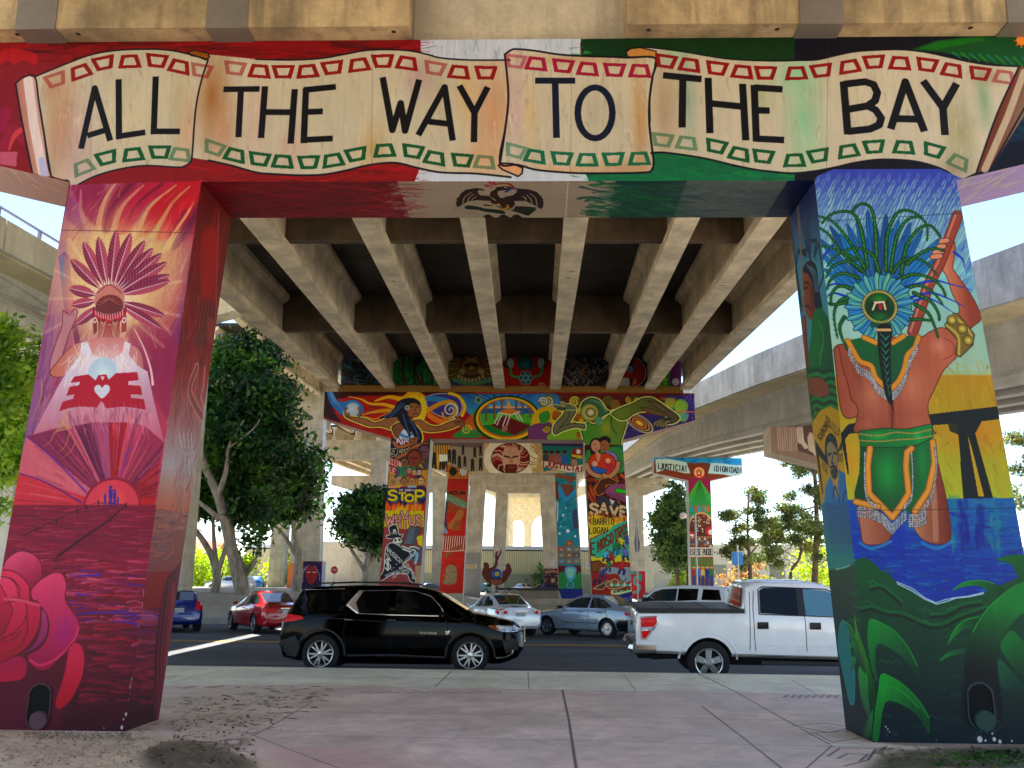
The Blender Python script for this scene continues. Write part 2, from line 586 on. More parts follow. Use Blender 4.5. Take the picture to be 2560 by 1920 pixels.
INK='#120c18'
segB=[(475,127),(521,136),(640,148),(727,150),(802,146),(860,136),(915,126),(973,124),(1025,127),(1068,136),(1103,145),(1175,150),(1275,150),(1272,275),(1252,405),(1277,443),
  (1190,434),(1103,431),(1045,420),(1002,409),(967,407),(915,414),(857,428),(802,437),(741,438),(683,435),(640,431),(579,414),(521,401),(480,394),(486,275),(503,203),(519,147)]
segA=[(87,192),(174,156),(231,136),(289,126),(359,123),(420,125),(475,136),(520,150),(503,203),(489,275),(480,390),(474,406),(451,418),(362,414),(289,425),(231,443),(176,470),(170,452),(128,440),(110,333),(98,260)]
segC=[(1262,136),(1280,124),(1297,123),(1338,127),(1396,136),(1454,140),(1526,142),(1569,144),(1638,145),(1632,188),(1624,246),(1623,304),(1629,362),(1634,405),(1629,425),(1613,431),(1540,433),(1454,433),(1396,430),(1338,424),(1294,412),(1250,408),(1262,330),(1271,240)]
segD=[(1565,132),(1570,124),(1587,119),(1613,118),(1656,122),(1714,130),(1772,140),(1830,148),(1920,152),(1992,151),(2044,149),(2088,139),(2137,129),(2195,125),(2253,124),(2311,130),(2368,142),(2426,155),(2484,163),(2548,166),(2493,284),(2441,431),
  (2400,450),(2389,446),(2371,431),(2340,417),(2296,405),(2253,400),(2195,399),(2137,407),(2094,417),(2036,428),(1978,433),(1920,428),(1888,424),(1830,412),(1772,398),(1714,388),(1656,381),(1628,383),(1626,250),(1640,145)]
def seg(pts,washes,box):
 c.poly(pts,BAN)
 c.clip_poly(pts)
 for x,y,rx,ry,cc,a in washes:
  c.blob((x,y),rx,ry,cc,a*.72)
 c.streaks(box,260,['#d4ccba','#b3a692','#c8bfac','#9a8e7c'],34,6,90,10,.4)
 c.streaks(box,60,['#8a7f70','#e2dac8'],18,2,80,40,.4)
 c.clip_poly(None)
seg(segD,[(1665,280,60,220,'#9a7a62',.8),(1720,250,30,160,'#5f8f80',.7),(2010,300,70,220,'#7fbf98',1),(1985,190,90,70,'#86c8a4',.9),(1690,140,60,40,'#8cc0a0',.9),(1900,240,40,80,'#86a070',.6),(2400,330,60,150,'#8a8a60',.8),(2460,250,30,110,'#4f8a68',.7),(2380,420,70,60,'#7a6a50',.7),(2470,190,60,40,'#8a7a58',.8)],(1630,120,2540,450))
seg(segB,[(530,240,60,180,'#8a4c1c',.95),(560,330,60,160,'#b06a4a',.6),(640,300,40,200,'#c9a09a',.7),(730,370,60,90,'#c39a92',.7),(930,370,50,110,'#b58c4c',.75),(1045,190,60,90,'#a07a86',.7),(1100,250,60,200,'#a59a86',.6),(1165,240,40,110,'#caa468',.8),(1235,290,90,240,'#c98a64',.95),(1200,400,90,60,'#d0a07a',.9),(840,280,80,180,'#b8b2a0',.8)],(500,125,1270,440))
seg(segC,[(1290,270,40,220,'#c4a4ac',.9),(1262,240,25,140,'#c07a60',.6),(1325,290,30,160,'#d8b070',.6),(1490,285,70,110,'#aaa394',.8),(1600,300,30,240,'#b0793e',.85),(1450,150,220,25,'#b88a60',.8),(1560,420,140,40,'#b07a50',.8),(1400,425,160,25,'#cf9a70',.8)],(1262,124,1636,432))
seg(segA,[(150,310,60,220,'#a9704c',.9),(190,360,80,200,'#b88f92',.7),(128,220,40,60,'#b0795a',.8),(470,330,40,150,'#c0866a',.7),(450,240,40,140,'#b2a078',.5),(330,300,120,120,'#d2c6a6',.8),(200,430,60,40,'#c8aab0',.8)],(90,124,520,470))
# curls
c.poly([(470,129),(486,125),(520,133),(524,143),(514,150),(495,142),(478,139)],'#8a5416',edge=INK,ew=3)
c.poly([(1565,131),(1575,122),(1600,119),(1640,128),(1641,143),(1570,142)],'#b98850',edge=INK,ew=3)
c.poly([(1246,414),(1252,408),(1282,409),(1307,420),(1305,434),(1295,441),(1256,424)],'#d2a07c',edge=INK,ew=4)
# rolled ends
c.poly([(39,209),(58,194),(87,192),(98,260),(128,442),(81,433),(55,304)],grad=((48,300),(112,288),'#b07a6c','#c9a59a'))
c.line([(70,200),(84,310),(108,436)],'#e6dcdc',22,alpha=.8)
c.line([(104,400),(112,440)],'#9aa4e0',16,alpha=.6)
c.poly([(2548,166),(2600,170),(2560,290),(2475,424),(2441,432),(2493,284)],grad=((2500,290),(2560,310),'#6a3a26','#8a7a68'))
c.line([(2560,180),(2520,290),(2462,424)],'#c8bca8',16,alpha=.8)
for pts,w in ((segA[:8],4),(segA[7:],4),(segB[2:13],4),(segB[15:29],5),(segC[:10],5),(segC[9:23],5),(segC[21:]+segC[:1],5),(segD[:20],4),(segD[19:22],4),(segD[22:40],5),([(39,209),(55,304),(81,433)],4),([(39,209),(58,194),(87,192),(98,260),(128,442),(134,446)],4),([(2600,200),(2475,424)],4)):
 c.line(pts,INK,w,sm=True)
def trap(x,y,ang,wide_top,cc,a=1.0):
 W1,W2,H=(30,20,17) if wide_top else (20,30,17)
 q=[]
 for ux,uy in ((-W1,-H),(W1,-H),(W2,H),(-W2,H)):
  q.append((x+ux*math.cos(ang)-uy*math.sin(ang),y+ux*math.sin(ang)+uy*math.cos(ang)))
 i_=[(x+(px-x)*.57,y+(py-y)*.55) for px,py in q]
 c.poly(q+[q[0],i_[0],i_[3],i_[2],i_[1],i_[0]],cc,alpha=a)
def row(pts,ox,first_wt,cc,fade=()):
 n=len(pts)
 P=[(ox+x/Z,y/Z) for x,y in pts]
 for i,(x,y) in enumerate(P):
  a,b_=P[max(i-1,0)],P[min(i+1,n-1)]
  trap(x,y,math.atan2(b_[1]-a[1],b_[0]-a[0]),(i%2==0)==first_wt,cc,.45 if i in fade else .95)
RED,GRN='#7e0812','#0a4f2c'
row([(480,690),(695,620),(895,545),(1120,530),(1355,525),(1550,575),(1740,610)],0,True,RED,(0,6))
row([(-182,590),(30,615),(235,620),(445,615),(660,585),(890,560),(1095,528),(1305,545),(1545,590),(1755,622),(1985,628)],640,True,RED,(0,8))
row([(30,530),(210,550),(440,570),(655,595),(885,605),(1105,612)],1280,True,'#8e1238',(0,))
row([(1330,530),(1535,560),(1770,590),(1990,620),(2190,630),(2457,632),(2672,610),(2917,575),(3127,535),(3352,545),(3587,560),(3802,605),(4042,635),(4252,665)],1280,True,RED,(13,))
row([(720,1445),(920,1365),(1150,1335),(1380,1315),(1560,1335)],0,False,GRN,(0,4))
row([(-362,1280),(-182,1340),(30,1375),(230,1395),(455,1402),(665,1385),(865,1335),(1110,1300),(1355,1308),(1545,1365),(1780,1385),(1975,1400)],640,True,GRN,(0,11))
row([(30,1305),(200,1350),(430,1370),(650,1380),(875,1375),(1100,1370)],1280,True,'#12634a',(0,))
row([(1300,1210),(1510,1235),(1765,1265),(1965,1330),(2170,1352),(2442,1385),(2647,1345),(2907,1305),(3127,1268),(3387,1272),(3642,1300),(3860,1400)],1280,True,GRN,(0,1,11))
# lettering
def strokes(ox,w,cc,*ls):
 c.T=(ox,0,Z)
 for l in ls:
  c.line(l,cc,w,butt=len(l)<20)
 c.T=None
K1='#0a0a14'
strokes(0,50,K1,[(700,1285),(818,760),(952,1215)],[(755,1172),(900,1128)],[(1025,685),(1028,1202)],[(1010,1180),(1255,1143)],[(1346,660),(1328,1160)],[(1310,1135),(1555,1135)],[(1930,772),(2245,768)],[(2083,760),(2060,1185)])
strokes(640,52,K1,[(78,745),(44,1192)],[(335,770),(300,1240)],[(70,968),(330,970)],[(432,762),(412,1236)],[(412,778),(690,750)],[(430,968),(577,962)],[(400,1210),(663,1196)],
  [(1095,668),(1178,1125),(1250,890),(1288,1130),(1410,688)],[(1402,1168),(1630,752),(1700,1215)],[(1490,1050),(1680,1072)],[(1758,740),(1888,975),(2002,752)],[(1888,960),(1883,1230)])
K2c='#0c1830'
strokes(1280,54,K2c,[(198,697),(545,697)],[(372,690),(385,1192)],[(718+150*math.cos(t/24*6.2832),975+220*math.sin(t/24*6.2832)) for t in range(25)])
strokes(1280,58,K1,[(1305,650),(1638,684)],[(1476,660),(1470,1102)],[(1695,674),(1710,1150)],[(1992,724),(2020,1212)],[(1715,893),(2000,922)],[(2092,735),(2112,1222)],[(2092,756),(2338,772)],[(2100,952),(2226,956)],[(2110,1198),(2352,1210)])
strokes(1920,62,K1,[(652,705),(690,1162)],[(652,728),(840,706),(912,730),(945,800),(925,870),(860,915),(690,945)],[(860,915),(930,950),(978,1020),(960,1080),(880,1115),(690,1136)],[(1060,1115),(1187,706),(1352,1136)],[(1110,1025),(1295,1030)],[(1340,698),(1512,932),(1630,722)],[(1510,910),(1530,1167)])
# board joints
for x in (230,932,1430,2070):
 c.line([(x,100),(x-4,440)],'#6a5a48',1.2,alpha=.6)
# soffit of the first bent: flag colours and the eagle
s=C_B1S
def sx(px):
 return int((at_z(px,500,6.35)[0]+8.0)*s.res)
def xcol(x):
 return int((x+8.0)*s.res)
s.img[:,:xcol(-5.7)]=hexc('#b58c8a')
s.img[:,xcol(-4.2):sx(1010)]=hexc('#6c0a1c')
s.img[:,sx(1530):sx(1900)]=hexc('#123f36')
s.img[:,sx(1700):sx(1960)]=hexc('#5f6a68')
s.img[:,sx(1940):xcol(3.4)]=hexc('#0a1440')
s.img[:,xcol(4.9):]=hexc('#8f78b4')
s.streaks((560,460,1020,545),160,['#8a0c18','#4c0618','#a01a2c'],120,7,0,4,.6)
s.streaks((980,460,1050,545),60,['#8a1a34','#a89c88'],40,8,0,6,.7)
s.streaks((1490,460,1720,545),160,['#0c6a34','#0a3a34','#1a5a4a'],80,8,4,6,.7)
s.streaks((1500,460,1545,545),30,['#a89c88','#2a6a50'],40,8,0,6,.6)
s.streaks((1660,460,1960,545),90,['#767e7a','#4a5a5c','#2a4a58'],60,8,0,10,.5)
s.streaks((0,410,170,500),60,['#d8bcb4','#a06a68','#c89a8a'],60,6,25,12,.6)
s.streaks((2400,440,2560,520),60,['#a89ac8','#7a68a8','#a8ac88'],60,8,-15,12,.6)
for x in (1350,):
 s.line([(x+70,455),(x+64,546)],'#d8d0c0',1.5)
s.T=(1060,430,5.53)
DB,DK='#2e1a10','#180c0c'
s.poly([(770,320),(740,270),(760,250),(835,260),(820,235),(720,220),(575,245),(540,270),(490,315),(500,325),(440,380),(455,390),(440,440),(465,490),(530,450),(620,405),(730,390),(920,400),(1000,420),(900,330)],DB)
s.poly([(1100,345),(1230,320),(1290,270),(1260,260),(1330,230),(1450,240),(1560,275),(1640,360),(1655,430),(1640,500),(1610,510),(1550,470),(1400,400),(1250,400),(1230,420)],DB)
for q in ([(655,280),(560,350),(535,440)],[(685,310),(620,360),(605,420)],[(720,340),(670,375),(655,405)],[(1465,295),(1540,360),(1565,470)],[(1415,315),(1480,380),(1490,440)],[(1360,335),(1400,360),(1410,390)]):
 s.line(q,'#a89c88',9,sm=True)
s.poly([(905,330),(925,270),(1000,230),(980,215),(1060,200),(1150,195),(1210,215),(1170,245),(1080,255),(1020,265),(1015,310),(1060,360),(1240,350),(1255,450),(1210,510),(1120,520),(1060,470),(1000,390)],DB,sm=False)
s.poly([(930,400),(1000,395),(1050,430),(1000,450),(930,430)],DB,sm=True)
s.poly([(1230,540),(1300,560),(1440,605),(1540,530),(1560,520),(1480,480),(1260,470)],DB)
s.poly([(560,490),(600,460),(760,480),(820,500),(920,510),(1060,525),(1120,550),(1100,580),(950,560),(830,545),(740,520),(600,515)],'#0a2c20',sm=True)
s.poly([(1200,520),(1400,510),(1480,485),(1550,495),(1500,530),(1400,550),(1260,545)],'#0a3420',sm=True)
s.line([(1010,470),(1080,500)],'#0a2c20',16)
s.line([(840,458),(920,462)],'#0a2c20',30)
for q in ([(915,455),(980,450),(1040,440)],[(1155,455),(1155,490)],[(1060,515),(1150,490),(1225,505)],[(1100,525),(1160,495)]):
 s.line(q,'#b8841c',18)
s.disc((1128,215),14,'#d8c890',8)
s.line([(1130,275),(1200,235),(1300,232)],'#1a4a80',26,sm=True)
s.line([(990,170),(1150,160),(1230,210)],'#8a1a1c',30,sm=True)
for k in range(7):
 s.disc((1010+32*k,168+(k>4)*12*(k-4)),7,'#b89a40')
for q in ([(940,190),(850,210),(830,170)],[(940,190),(860,120),(920,120)],[(950,190),(930,80),(985,150)],[(940,195),(900,218),(960,210)]):
 s.poly(q,'#a8102c')
for x in (890,1105,1285):
 s.poly([(x-95,640),(x-40,590),(x+10,585),(x+95,640)],DK)
s.T=None
# ------------------------------------------------------------------ mural: crimson leg of the first bent (front and inner side)
c=C_B1
T1=(0,440,Z)
LEG=[(176,395),(506,455),(502,470),(312,1840),(-400,1840),(-400,1500),(130,700)]
c.clip_poly([(176,462),(506,452),(312,1835),(-420,1835),(-60,1650)])
c.T=T1
c.poly([(560,0),(1800,0),(1200,5000),(-1400,5000)],'#a8405c')
c.poly([(560,0),(1800,0),(1600,1800),(-100,1900)],grad=((600,900),(1700,900),'#a0587a','#9a2444'))
c.blob((1020,880),760,900,'#cdae72',1)
c.blob((900,560),620,420,'#c2a078',.8)
for pts,cc in (([(1500,60),(1740,60),(1500,300),(1250,520),(1180,480),(1240,360)],'#a80a1c'),([(1745,100),(1740,240),(1640,420),(1400,560),(1360,500),(1500,300)],'#b80c22'),
    ([(1250,60),(1480,60),(1260,260),(1120,480),(990,480),(1040,260)],'#a00a34'),([(1060,60),(1200,60),(1010,280),(960,470),(880,460),(930,250)],'#7c1636'),
    ([(640,60),(900,60),(900,250),(860,440),(760,360),(660,200)],'#842048'),([(600,150),(700,300),(720,470),(640,420),(570,330)],'#8a4870'),
    ([(1740,190),(1720,330),(1600,560),(1480,640),(1560,470)],'#5c1440'),([(1650,520),(1640,700),(1480,1000),(1380,1080),(1480,860)],'#a05068')):
 c.poly(pts,cc,sm=True,alpha=.85,soft=14)
for q,cc,w in (([(1000,60),(900,220),(850,420),(830,520)],'#d0a884',60),([(1240,80),(1060,260),(970,500)],'#c89a7c',54),([(1520,80),(1300,260),(1200,460),(1160,520)],'#d2ae84',56),([(1640,90),(1500,220),(1400,380),(1320,520)],'#c8a070',50),([(1700,200),(1560,420),(1440,620)],'#d8bc8c',56),([(700,120),(700,300),(760,470)],'#b87a84',50),
  ([(1400,70),(1180,250),(1080,470)],'#5e0c2c',34),([(1130,80),(960,280),(900,470)],'#5a1038',34),([(1600,300),(1480,480),(1380,640)],'#7a1440',34),([(1730,150),(1640,330),(1500,520)],'#8a0a20',40)):
 c.line(q,cc,w,sm=True,alpha=.75,taper=(.25,1) if w>45 else (1,.1))
c.streaks((640,70,1720,520),70,['#c8a078','#7a1030','#b01428','#d8b884','#6a1438'],240,16,-58,8,.3)
c.streaks((650,480,1640,1500),200,['#d8bc84','#c89a78','#b88a90','#e0cc98'],240,18,-70,25,.35)
c.poly([(1640,700),(1720,600),(1530,1700),(1250,1700),(1500,1300)],'#703068',sm=True,alpha=.85,soft=30)
c.poly([(1100,1330),(1350,1280),(1560,1500),(1500,2100),(1340,1900),(1230,1650)],'#8a2a50',sm=True,alpha=.9,soft=20)
c.line([(1160,1320),(1240,1480),(1300,1660),(1320,1800)],'#e8c4c8',22,sm=True,taper=(.3,1))
c.poly([(530,560),(600,700),(590,1000),(540,1300),(460,1660),(380,2300),(120,2500),(330,1650),(450,1000)],grad=((430,1000),(600,1000),'#8a5a86','#b0758a'),sm=True)
c.streaks((330,900,560,2200),70,['#6a3068','#a86a88','#8a3a60'],260,16,-78,6,.5)
c.streaks((300,1700,560,2500),50,['#c8965a','#8a2a50','#6a2048'],240,14,-70,8,.5)
# staff
c.poly([(505,690),(560,650),(600,700),(640,1170),(555,1180)],grad=((520,900),(640,900),'#4c2c80','#a83a5c'))
c.poly([(510,700),(540,690),(560,900),(540,900)],'#2a48a0',alpha=.8)
c.line([(640,1260),(672,1450)],'#6a2450',46)
# glow and feathers
c.blob((1000,860),820,760,'#e4cf98',1)
c.blob((1000,900),700,560,'#e8d49c',.8)
c.blob((1300,620),460,300,'#d8c08a',.6)
c.streaks((620,520,1600,1380),120,['#e8d8a8','#c8a078','#d8b4a0','#b8808c'],240,14,-70,30,.3)
for k in range(26):
 a=k*.2417
 c.line([(945+300*math.cos(a),1060+300*math.sin(a)),(945+620*math.cos(a),1060+620*math.sin(a))],'#efe0b4' if k%2 else '#c08888',34,alpha=.22,taper=(.4,1))
c.blob((945,1120),330,330,'#ece6ee',.8)
hub=(945,1055)
for tx,ty in ((720,570),(850,530),(1005,470),(1130,495),(1250,560),(1320,625),(1395,670),(1440,745),(1465,855),(1465,905),(1425,1210),(1395,1320),(612,720),(600,970),(620,1115),(655,1285)):
 dx,dy=tx-hub[0],ty-hub[1]
 L=math.hypot(dx,dy)
 ux,uy=dx/L,dy/L
 nx,ny=-uy,ux
 b0=125
 def P(t,o):
  return (hub[0]+ux*(b0+(L-b0)*t)+nx*o,hub[1]+uy*(b0+(L-b0)*t)+ny*o)
 w=46 if ty<1000 else 40
 c.poly([P(0,-8),P(.35,-w),P(.75,-w*.95),P(1,0),P(.5,0),P(0,0)],'#742446',sm=True)
 c.poly([P(0,8),P(.35,w),P(.75,w*.95),P(1,0),P(.5,0),P(0,0)],'#ad566a',sm=True)
 for k in range(11):
  t=.18+k*.07
  c.line([P(t,0),P(t+.07,w*.8)],'#863a58',5,alpha=.8)
  c.line([P(t,0),P(t+.07,-w*.8)],'#b8808c',5,alpha=.7)
 c.line([P(0,0),P(.98,0)],'#e6d4e0',8,taper=(1,.4))
# head, hair, headband, braids
c.disc((945,1060),128,'#bf8078')
c.line([(840,1010),(945,940),(1050,1010)],'#7a3050',8,sm=True)
c.disc((945,1125),118,'#6c3438',100)
for k in range(9):
 a=-2.9+k*.33
 c.line([(945,1060),(945+70*math.cos(a),1120+60*math.sin(a)),(945+112*math.cos(a),1130+92*math.sin(a))],'#9a5a54',6,sm=True)
c.poly([(805,1130),(850,1180),(945,1205),(1040,1180),(1085,1135),(1082,1205),(1030,1255),(945,1275),(850,1250),(808,1205)],'#a81a34',sm=True,edge='#5a1028',ew=6)
for k in range(12):
 x=826+k*21
 c.line([(x,1165+30*math.sin(k/11*3.14)),(x+4,1205+40*math.sin(k/11*3.14))],'#e0b0b4',8)
c.poly([(800,1210),(835,1210),(835,1340),(812,1370)],'#8a3a44',edge='#4a1428',ew=4)
c.poly([(1055,1210),(1090,1210),(1088,1340),(1052,1350)],'#a04a4c',edge='#4a1428',ew=4)
for x in (820,1072):
 c.disc((x,1245),18,'#e8dce0',26)
 c.disc((x,1245),10,'#8a4050',15)
c.poly([(845,1255),(945,1285),(1040,1255),(1030,1420),(945,1520),(850,1420)],'#a85a58')
for q in ([(895,1265),(880,1340),(850,1420),(812,1495)],[(995,1265),(985,1340),(1010,1420),(1032,1495)]):
 c.line(q,'#7a3434',62,sm=True,taper=(1,.45))
 cq=catmull(np.array(q),False,5)
 for k,p in enumerate(cq[:-1]):
  c.line([(p[0]-22,p[1]-12),(p[0],p[1]+14),(p[0]+22,p[1]-12)],'#d0a090',6)
# arms and shoulders
c.poly([(545,1160),(600,1190),(640,1150),(668,1170),(645,1260),(600,1360),(555,1500),(520,1600),(440,1700),(430,1620),(470,1480),(530,1310),(540,1220)],'#b98690',sm=True,edge='#6a2440',ew=7)
for k in range(4):
 c.line([(560+k*24,1165-(k%2)*8),(570+k*22,1210)],'#8a5060',6)
c.poly([(500,1600),(600,1485),(705,1435),(690,1560),(610,1690),(500,1740),(430,1700)],'#bd7466',sm=True,edge='#6a2440',ew=7)
c.poly([(1115,1450),(1190,1480),(1235,1570),(1235,1700),(1150,1640),(1100,1540)],'#b06668',sm=True,edge='#6a2440',ew=7)
c.poly([(750,1450),(850,1400),(1040,1400),(1090,1450),(1050,1600),(830,1600)],'#bf7470',sm=True)
# robe
c.poly([(700,1440),(755,1430),(800,1540),(940,1600),(1060,1520),(1075,1428),(1128,1450),(1110,1540),(1190,1640),(1275,1690),(1330,1950),(1415,2290),(1385,2460),(1165,2720),(600,2760),(190,2480),(250,2300),(490,1840),(600,1660),(690,1550)],grad=((900,1500),(900,2500),'#d6d2e2','#b4506c'))
c.blob((900,1640),420,330,'#f4f0fa',.85)
c.streaks((640,1470,1180,1680),120,['#f0e8f0','#d88a90','#e8d0c8','#ffffff'],110,9,90,24,.6)
c.streaks((560,1560,700,1840),40,['#f0ecf6','#c0c4dc'],120,12,-60,12,.7)
c.disc((885,1690),122,'#bcd2e6')
c.blob((885,1700),110,90,'#e4f0f8',.8)
# bird emblem
c.T=(0,920,Z)
c.poly([(640,75),(765,55),(825,108),(850,62),(920,55),(940,102),(1000,45),(1185,35),(1200,105),(1110,115),(1108,145),(1215,155),(1230,232),(1128,228),(1132,258),(1243,270),(1262,362),(1180,345),(1060,335),(918,348),(876,285),(836,342),(700,333),(600,345),(510,375),(540,292),(632,265),(642,228),(572,240),(602,162),(682,148),(690,120),(608,128)],'#a41a38')
c.poly([(882,262),(828,215),(815,178),(832,150),(862,148),(882,170),(905,146),(938,150),(948,182),(935,215)],'#d0d4e2',sm=True)
c.poly([(868,72),(906,72),(886,110)],'#e8c8cc')
# sunset rays
O=(965,1195)
for a,b_,cc in (((60,1190),(150,905),'#bf3444'),((150,905),(230,590),'#c86878'),((230,590),(560,500),'#7c2850'),((560,500),(640,500),'#c0607c'),((640,500),(800,470),'#5e1c48'),((800,470),(940,470),'#a05078'),
                  ((940,470),(1010,470),'#a40c20'),((1010,470),(1110,470),'#98142e'),((1110,470),(1250,500),'#b8446a'),((1250,500),(1415,640),'#903050'),((1415,640),(1385,800),'#702048'),((1385,800),(1350,1100),'#8c1228'),((1350,1100),(1330,1200),'#b01020')):
 c.poly([a,b_,O],cc,alpha=.95)
c.streaks((560,360,1330,560),170,['#d88a98','#b04868','#e0a4a8','#7a3050'],150,12,86,8,.55)
for _ in range(130):
 a=R.uniform(math.pi*1.02,math.pi*1.93)
 r0,r1=R.uniform(260,500),R.uniform(520,860)
 c.line([(O[0]+r0*math.cos(a),O[1]+r0*math.sin(a)),(O[0]+r1*math.cos(a),O[1]+r1*math.sin(a))],R.choice(['#e08a94','#5a1438','#c05070','#d87068','#3e0e34']),12,alpha=.3)
for q,cc,w in (([(215,580),(480,800),(745,1075)],'#5c2890',14),([(150,905),(400,990),(705,1165)],'#52207a',14),([(1030,975),(1110,700)],'#5a3aa0',8)):
 c.line(q,cc,w,sm=True,taper=(.6,1))
for q in ([(470,560),(430,640),(370,680)],[(600,560),(560,680),(490,740)],[(650,640),(610,720),(520,790)],[(360,100),(350,260),(260,480)],[(400,480),(370,520),(350,560)]):
 c.line(q,'#c8964e',18,sm=True,taper=(.4,.1))
c.poly([(470,560),(630,520),(590,470),(560,480),(590,330)],'#c89c7a',alpha=.6)
# sea
c.poly([(-100,1188),(1360,1188),(1290,1900),(1150,3000),(-700,3000),(-400,1700)],'#7c1238')
c.disc(O,250,'#8a1838')
c.disc((965,1200),232,'#cf4658')
c.blob((965,1150),170,130,'#e87858',.8)
c.poly([(100,1188),(1360,1188),(1300,1500),(0,1500)],'#7a1038')
c.streaks((90,1195,1340,1700),260,['#a82440','#5a0c30','#98405c','#6a1850','#b84a5c','#4a0828'],220,12,0,3,.7)
c.streaks((300,1200,1300,1700),60,['#c86a70','#8a1020'],160,7,0,3,.6)
for q,w in (([(850,1160),(600,1260),(400,1350),(200,1450)],9),([(1090,1180),(950,1310),(700,1480),(430,1680)],22)):
 c.line(q,'#380828',w,taper=(.5,1))
c.line([(850,1165),(1090,1180)],'#7a1028',8)
for x,y in ((850,1160),(745,1200),(665,1235),(490,1320),(310,1390),(1090,1180),(950,1300)):
 c.line([(x,y-12),(x,y+22)],'#380828',12)
for x,y,h in ((955,1030,165),(990,1058,130),(908,1090,100),(1018,1118,75)):
 c.disc((x,y),h*.09,'#3c2c8c')
 c.poly([(x-h*.11,y+h*.1),(x+h*.11,y+h*.1),(x+h*.1,y+h*.55),(x+h*.09,y+h),(x+h*.02,y+h),(x,y+h*.6),(x-h*.03,y+h),(x-h*.1,y+h),(x-h*.1,y+h*.55)],'#3c2c8c')
c.clip=None
# lower water wraps both faces, rose at the foot
for cv in (C_B1,C_L1):
 cv.T=(0,1400,3.1906)
 if cv is C_B1:
  cv.clip_poly([(-300,-60),(1200,-60),(1060,1420),(-1300,1420)])
 cv.poly([(-900,-20),(1600,-20),(1500,1500),(-1500,1500)] if cv is C_B1 else [(900,380),(1600,380),(1500,1500),(900,1500)],grad=((900,0),(700,1350),'#86123a','#40061e'))
 cv.streaks((330,0,1300,700) if cv is C_B1 else (1050,420,1280,900),260,['#b8405c','#5e0a2a','#8a1626','#c8607c','#74205c','#4a0822','#a01830'],230,22,0,3,.75)
 cv.streaks((560,40,1160,480) if cv is C_B1 else (1000,400,1200,500),70,['#cf7084','#b04a70','#4a2890','#8a0a18'],210,18,1,3,.8)
 cv.streaks((640,700,1060,1150) if cv is C_B1 else (1050,700,1260,1150),70,['#a02444','#6a0c30','#8a2038','#3a0620'],200,26,0,4,.7)
 for q in ([(640,430),(900,415),(1090,440)],[(880,490),(1000,495),(1095,515)],[(600,130),(800,120)]):
  cv.line(q,'#4a2a9c',22,sm=True,taper=(.3,1),alpha=.85)
 cv.clip=None
def petal(pts,c0,c1,p0,p1):
 C_B1.poly(pts,None,sm=True,grad=(p0,p1,c0,c1),edge='#5a0824',ew=7)
c=C_B1
c.poly([(-60,760),(230,780),(340,900),(470,1000),(500,1300),(200,1420),(-300,1400)],'#5a0a2c',sm=True,soft=30)
petal([(20,90),(50,0),(150,-70),(260,-50),(325,20),(335,110),(300,200),(240,225),(160,150),(100,95)],'#d8567c','#8a1438',(150,-40),(250,240))
petal([(245,240),(320,160),(430,100),(500,115),(530,200),(520,310),(570,400),(625,480),(632,560),(600,640),(520,720),(450,810),(380,872),(300,876),(235,825),(222,760),(320,700),(380,600),(385,470),(320,360),(255,310)],'#d84a72','#96104a',(420,150),(380,850))
c.blob((520,560),110,200,'#9a1e7c',.7)
c.line([(240,800),(330,840),(470,770),(590,640),(625,540)],'#e84a6a',20,sm=True,alpha=.7)
petal([(545,705),(600,655),(655,690),(676,790),(650,950),(570,1110),(480,1190),(440,1150),(470,1040),(515,890)],'#cc2c54','#b00c2c',(600,670),(480,1150))
petal([(-80,780),(120,760),(205,790),(215,880),(190,940),(120,966),(-100,960)],'#a0104c','#b80e40',(100,780),(100,960))
petal([(120,770),(250,690),(320,560),(330,400),(370,430),(384,540),(350,640),(260,720)],'#a83a70','#7a2458',(300,420),(200,760))
petal([(-60,90),(80,82),(170,130),(232,210),(240,320),(300,330),(325,420),(300,560),(230,680),(120,760),(-60,770)],'#d23a60','#a00c34',(150,120),(120,740))
petal([(-60,130),(60,140),(130,200),(150,290),(200,340),(215,420),(170,520),(90,590),(-60,610)],'#d8486c','#b01840',(60,160),(60,600))
petal([(-60,180),(0,200),(40,270),(70,330),(100,400),(70,500),(20,590),(-60,600)],'#cc3058','#8a0c30',(0,200),(20,590))
for q in ([(30,320),(120,300),(320,350)],[(0,620),(120,590),(170,570)],[(40,740),(150,700),(220,560),(210,450)],[(150,280),(160,230),(110,160),(60,140)],[(0,370),(60,340),(110,330)],[(0,650),(90,640),(150,600)]):
 c.line(q,'#6a0a28',10,sm=True,taper=(.4,1))
c.line([(40,310),(160,320),(318,362)],'#d85a78',24,sm=True,alpha=.8)
for x,y,r in ((1005,1230,9),(985,1270,6),(972,1335,10),(828,1340,4),(588,1365,6)):
 c.disc((x,y),r,'#d8d0d0',r*1.7)
c.T=None
c.line([(150,575),(490,582)],'#5a3038',2,alpha=.8)
c.line([(20,1263),(400,1263)],'#4a0a28',2,alpha=.5)
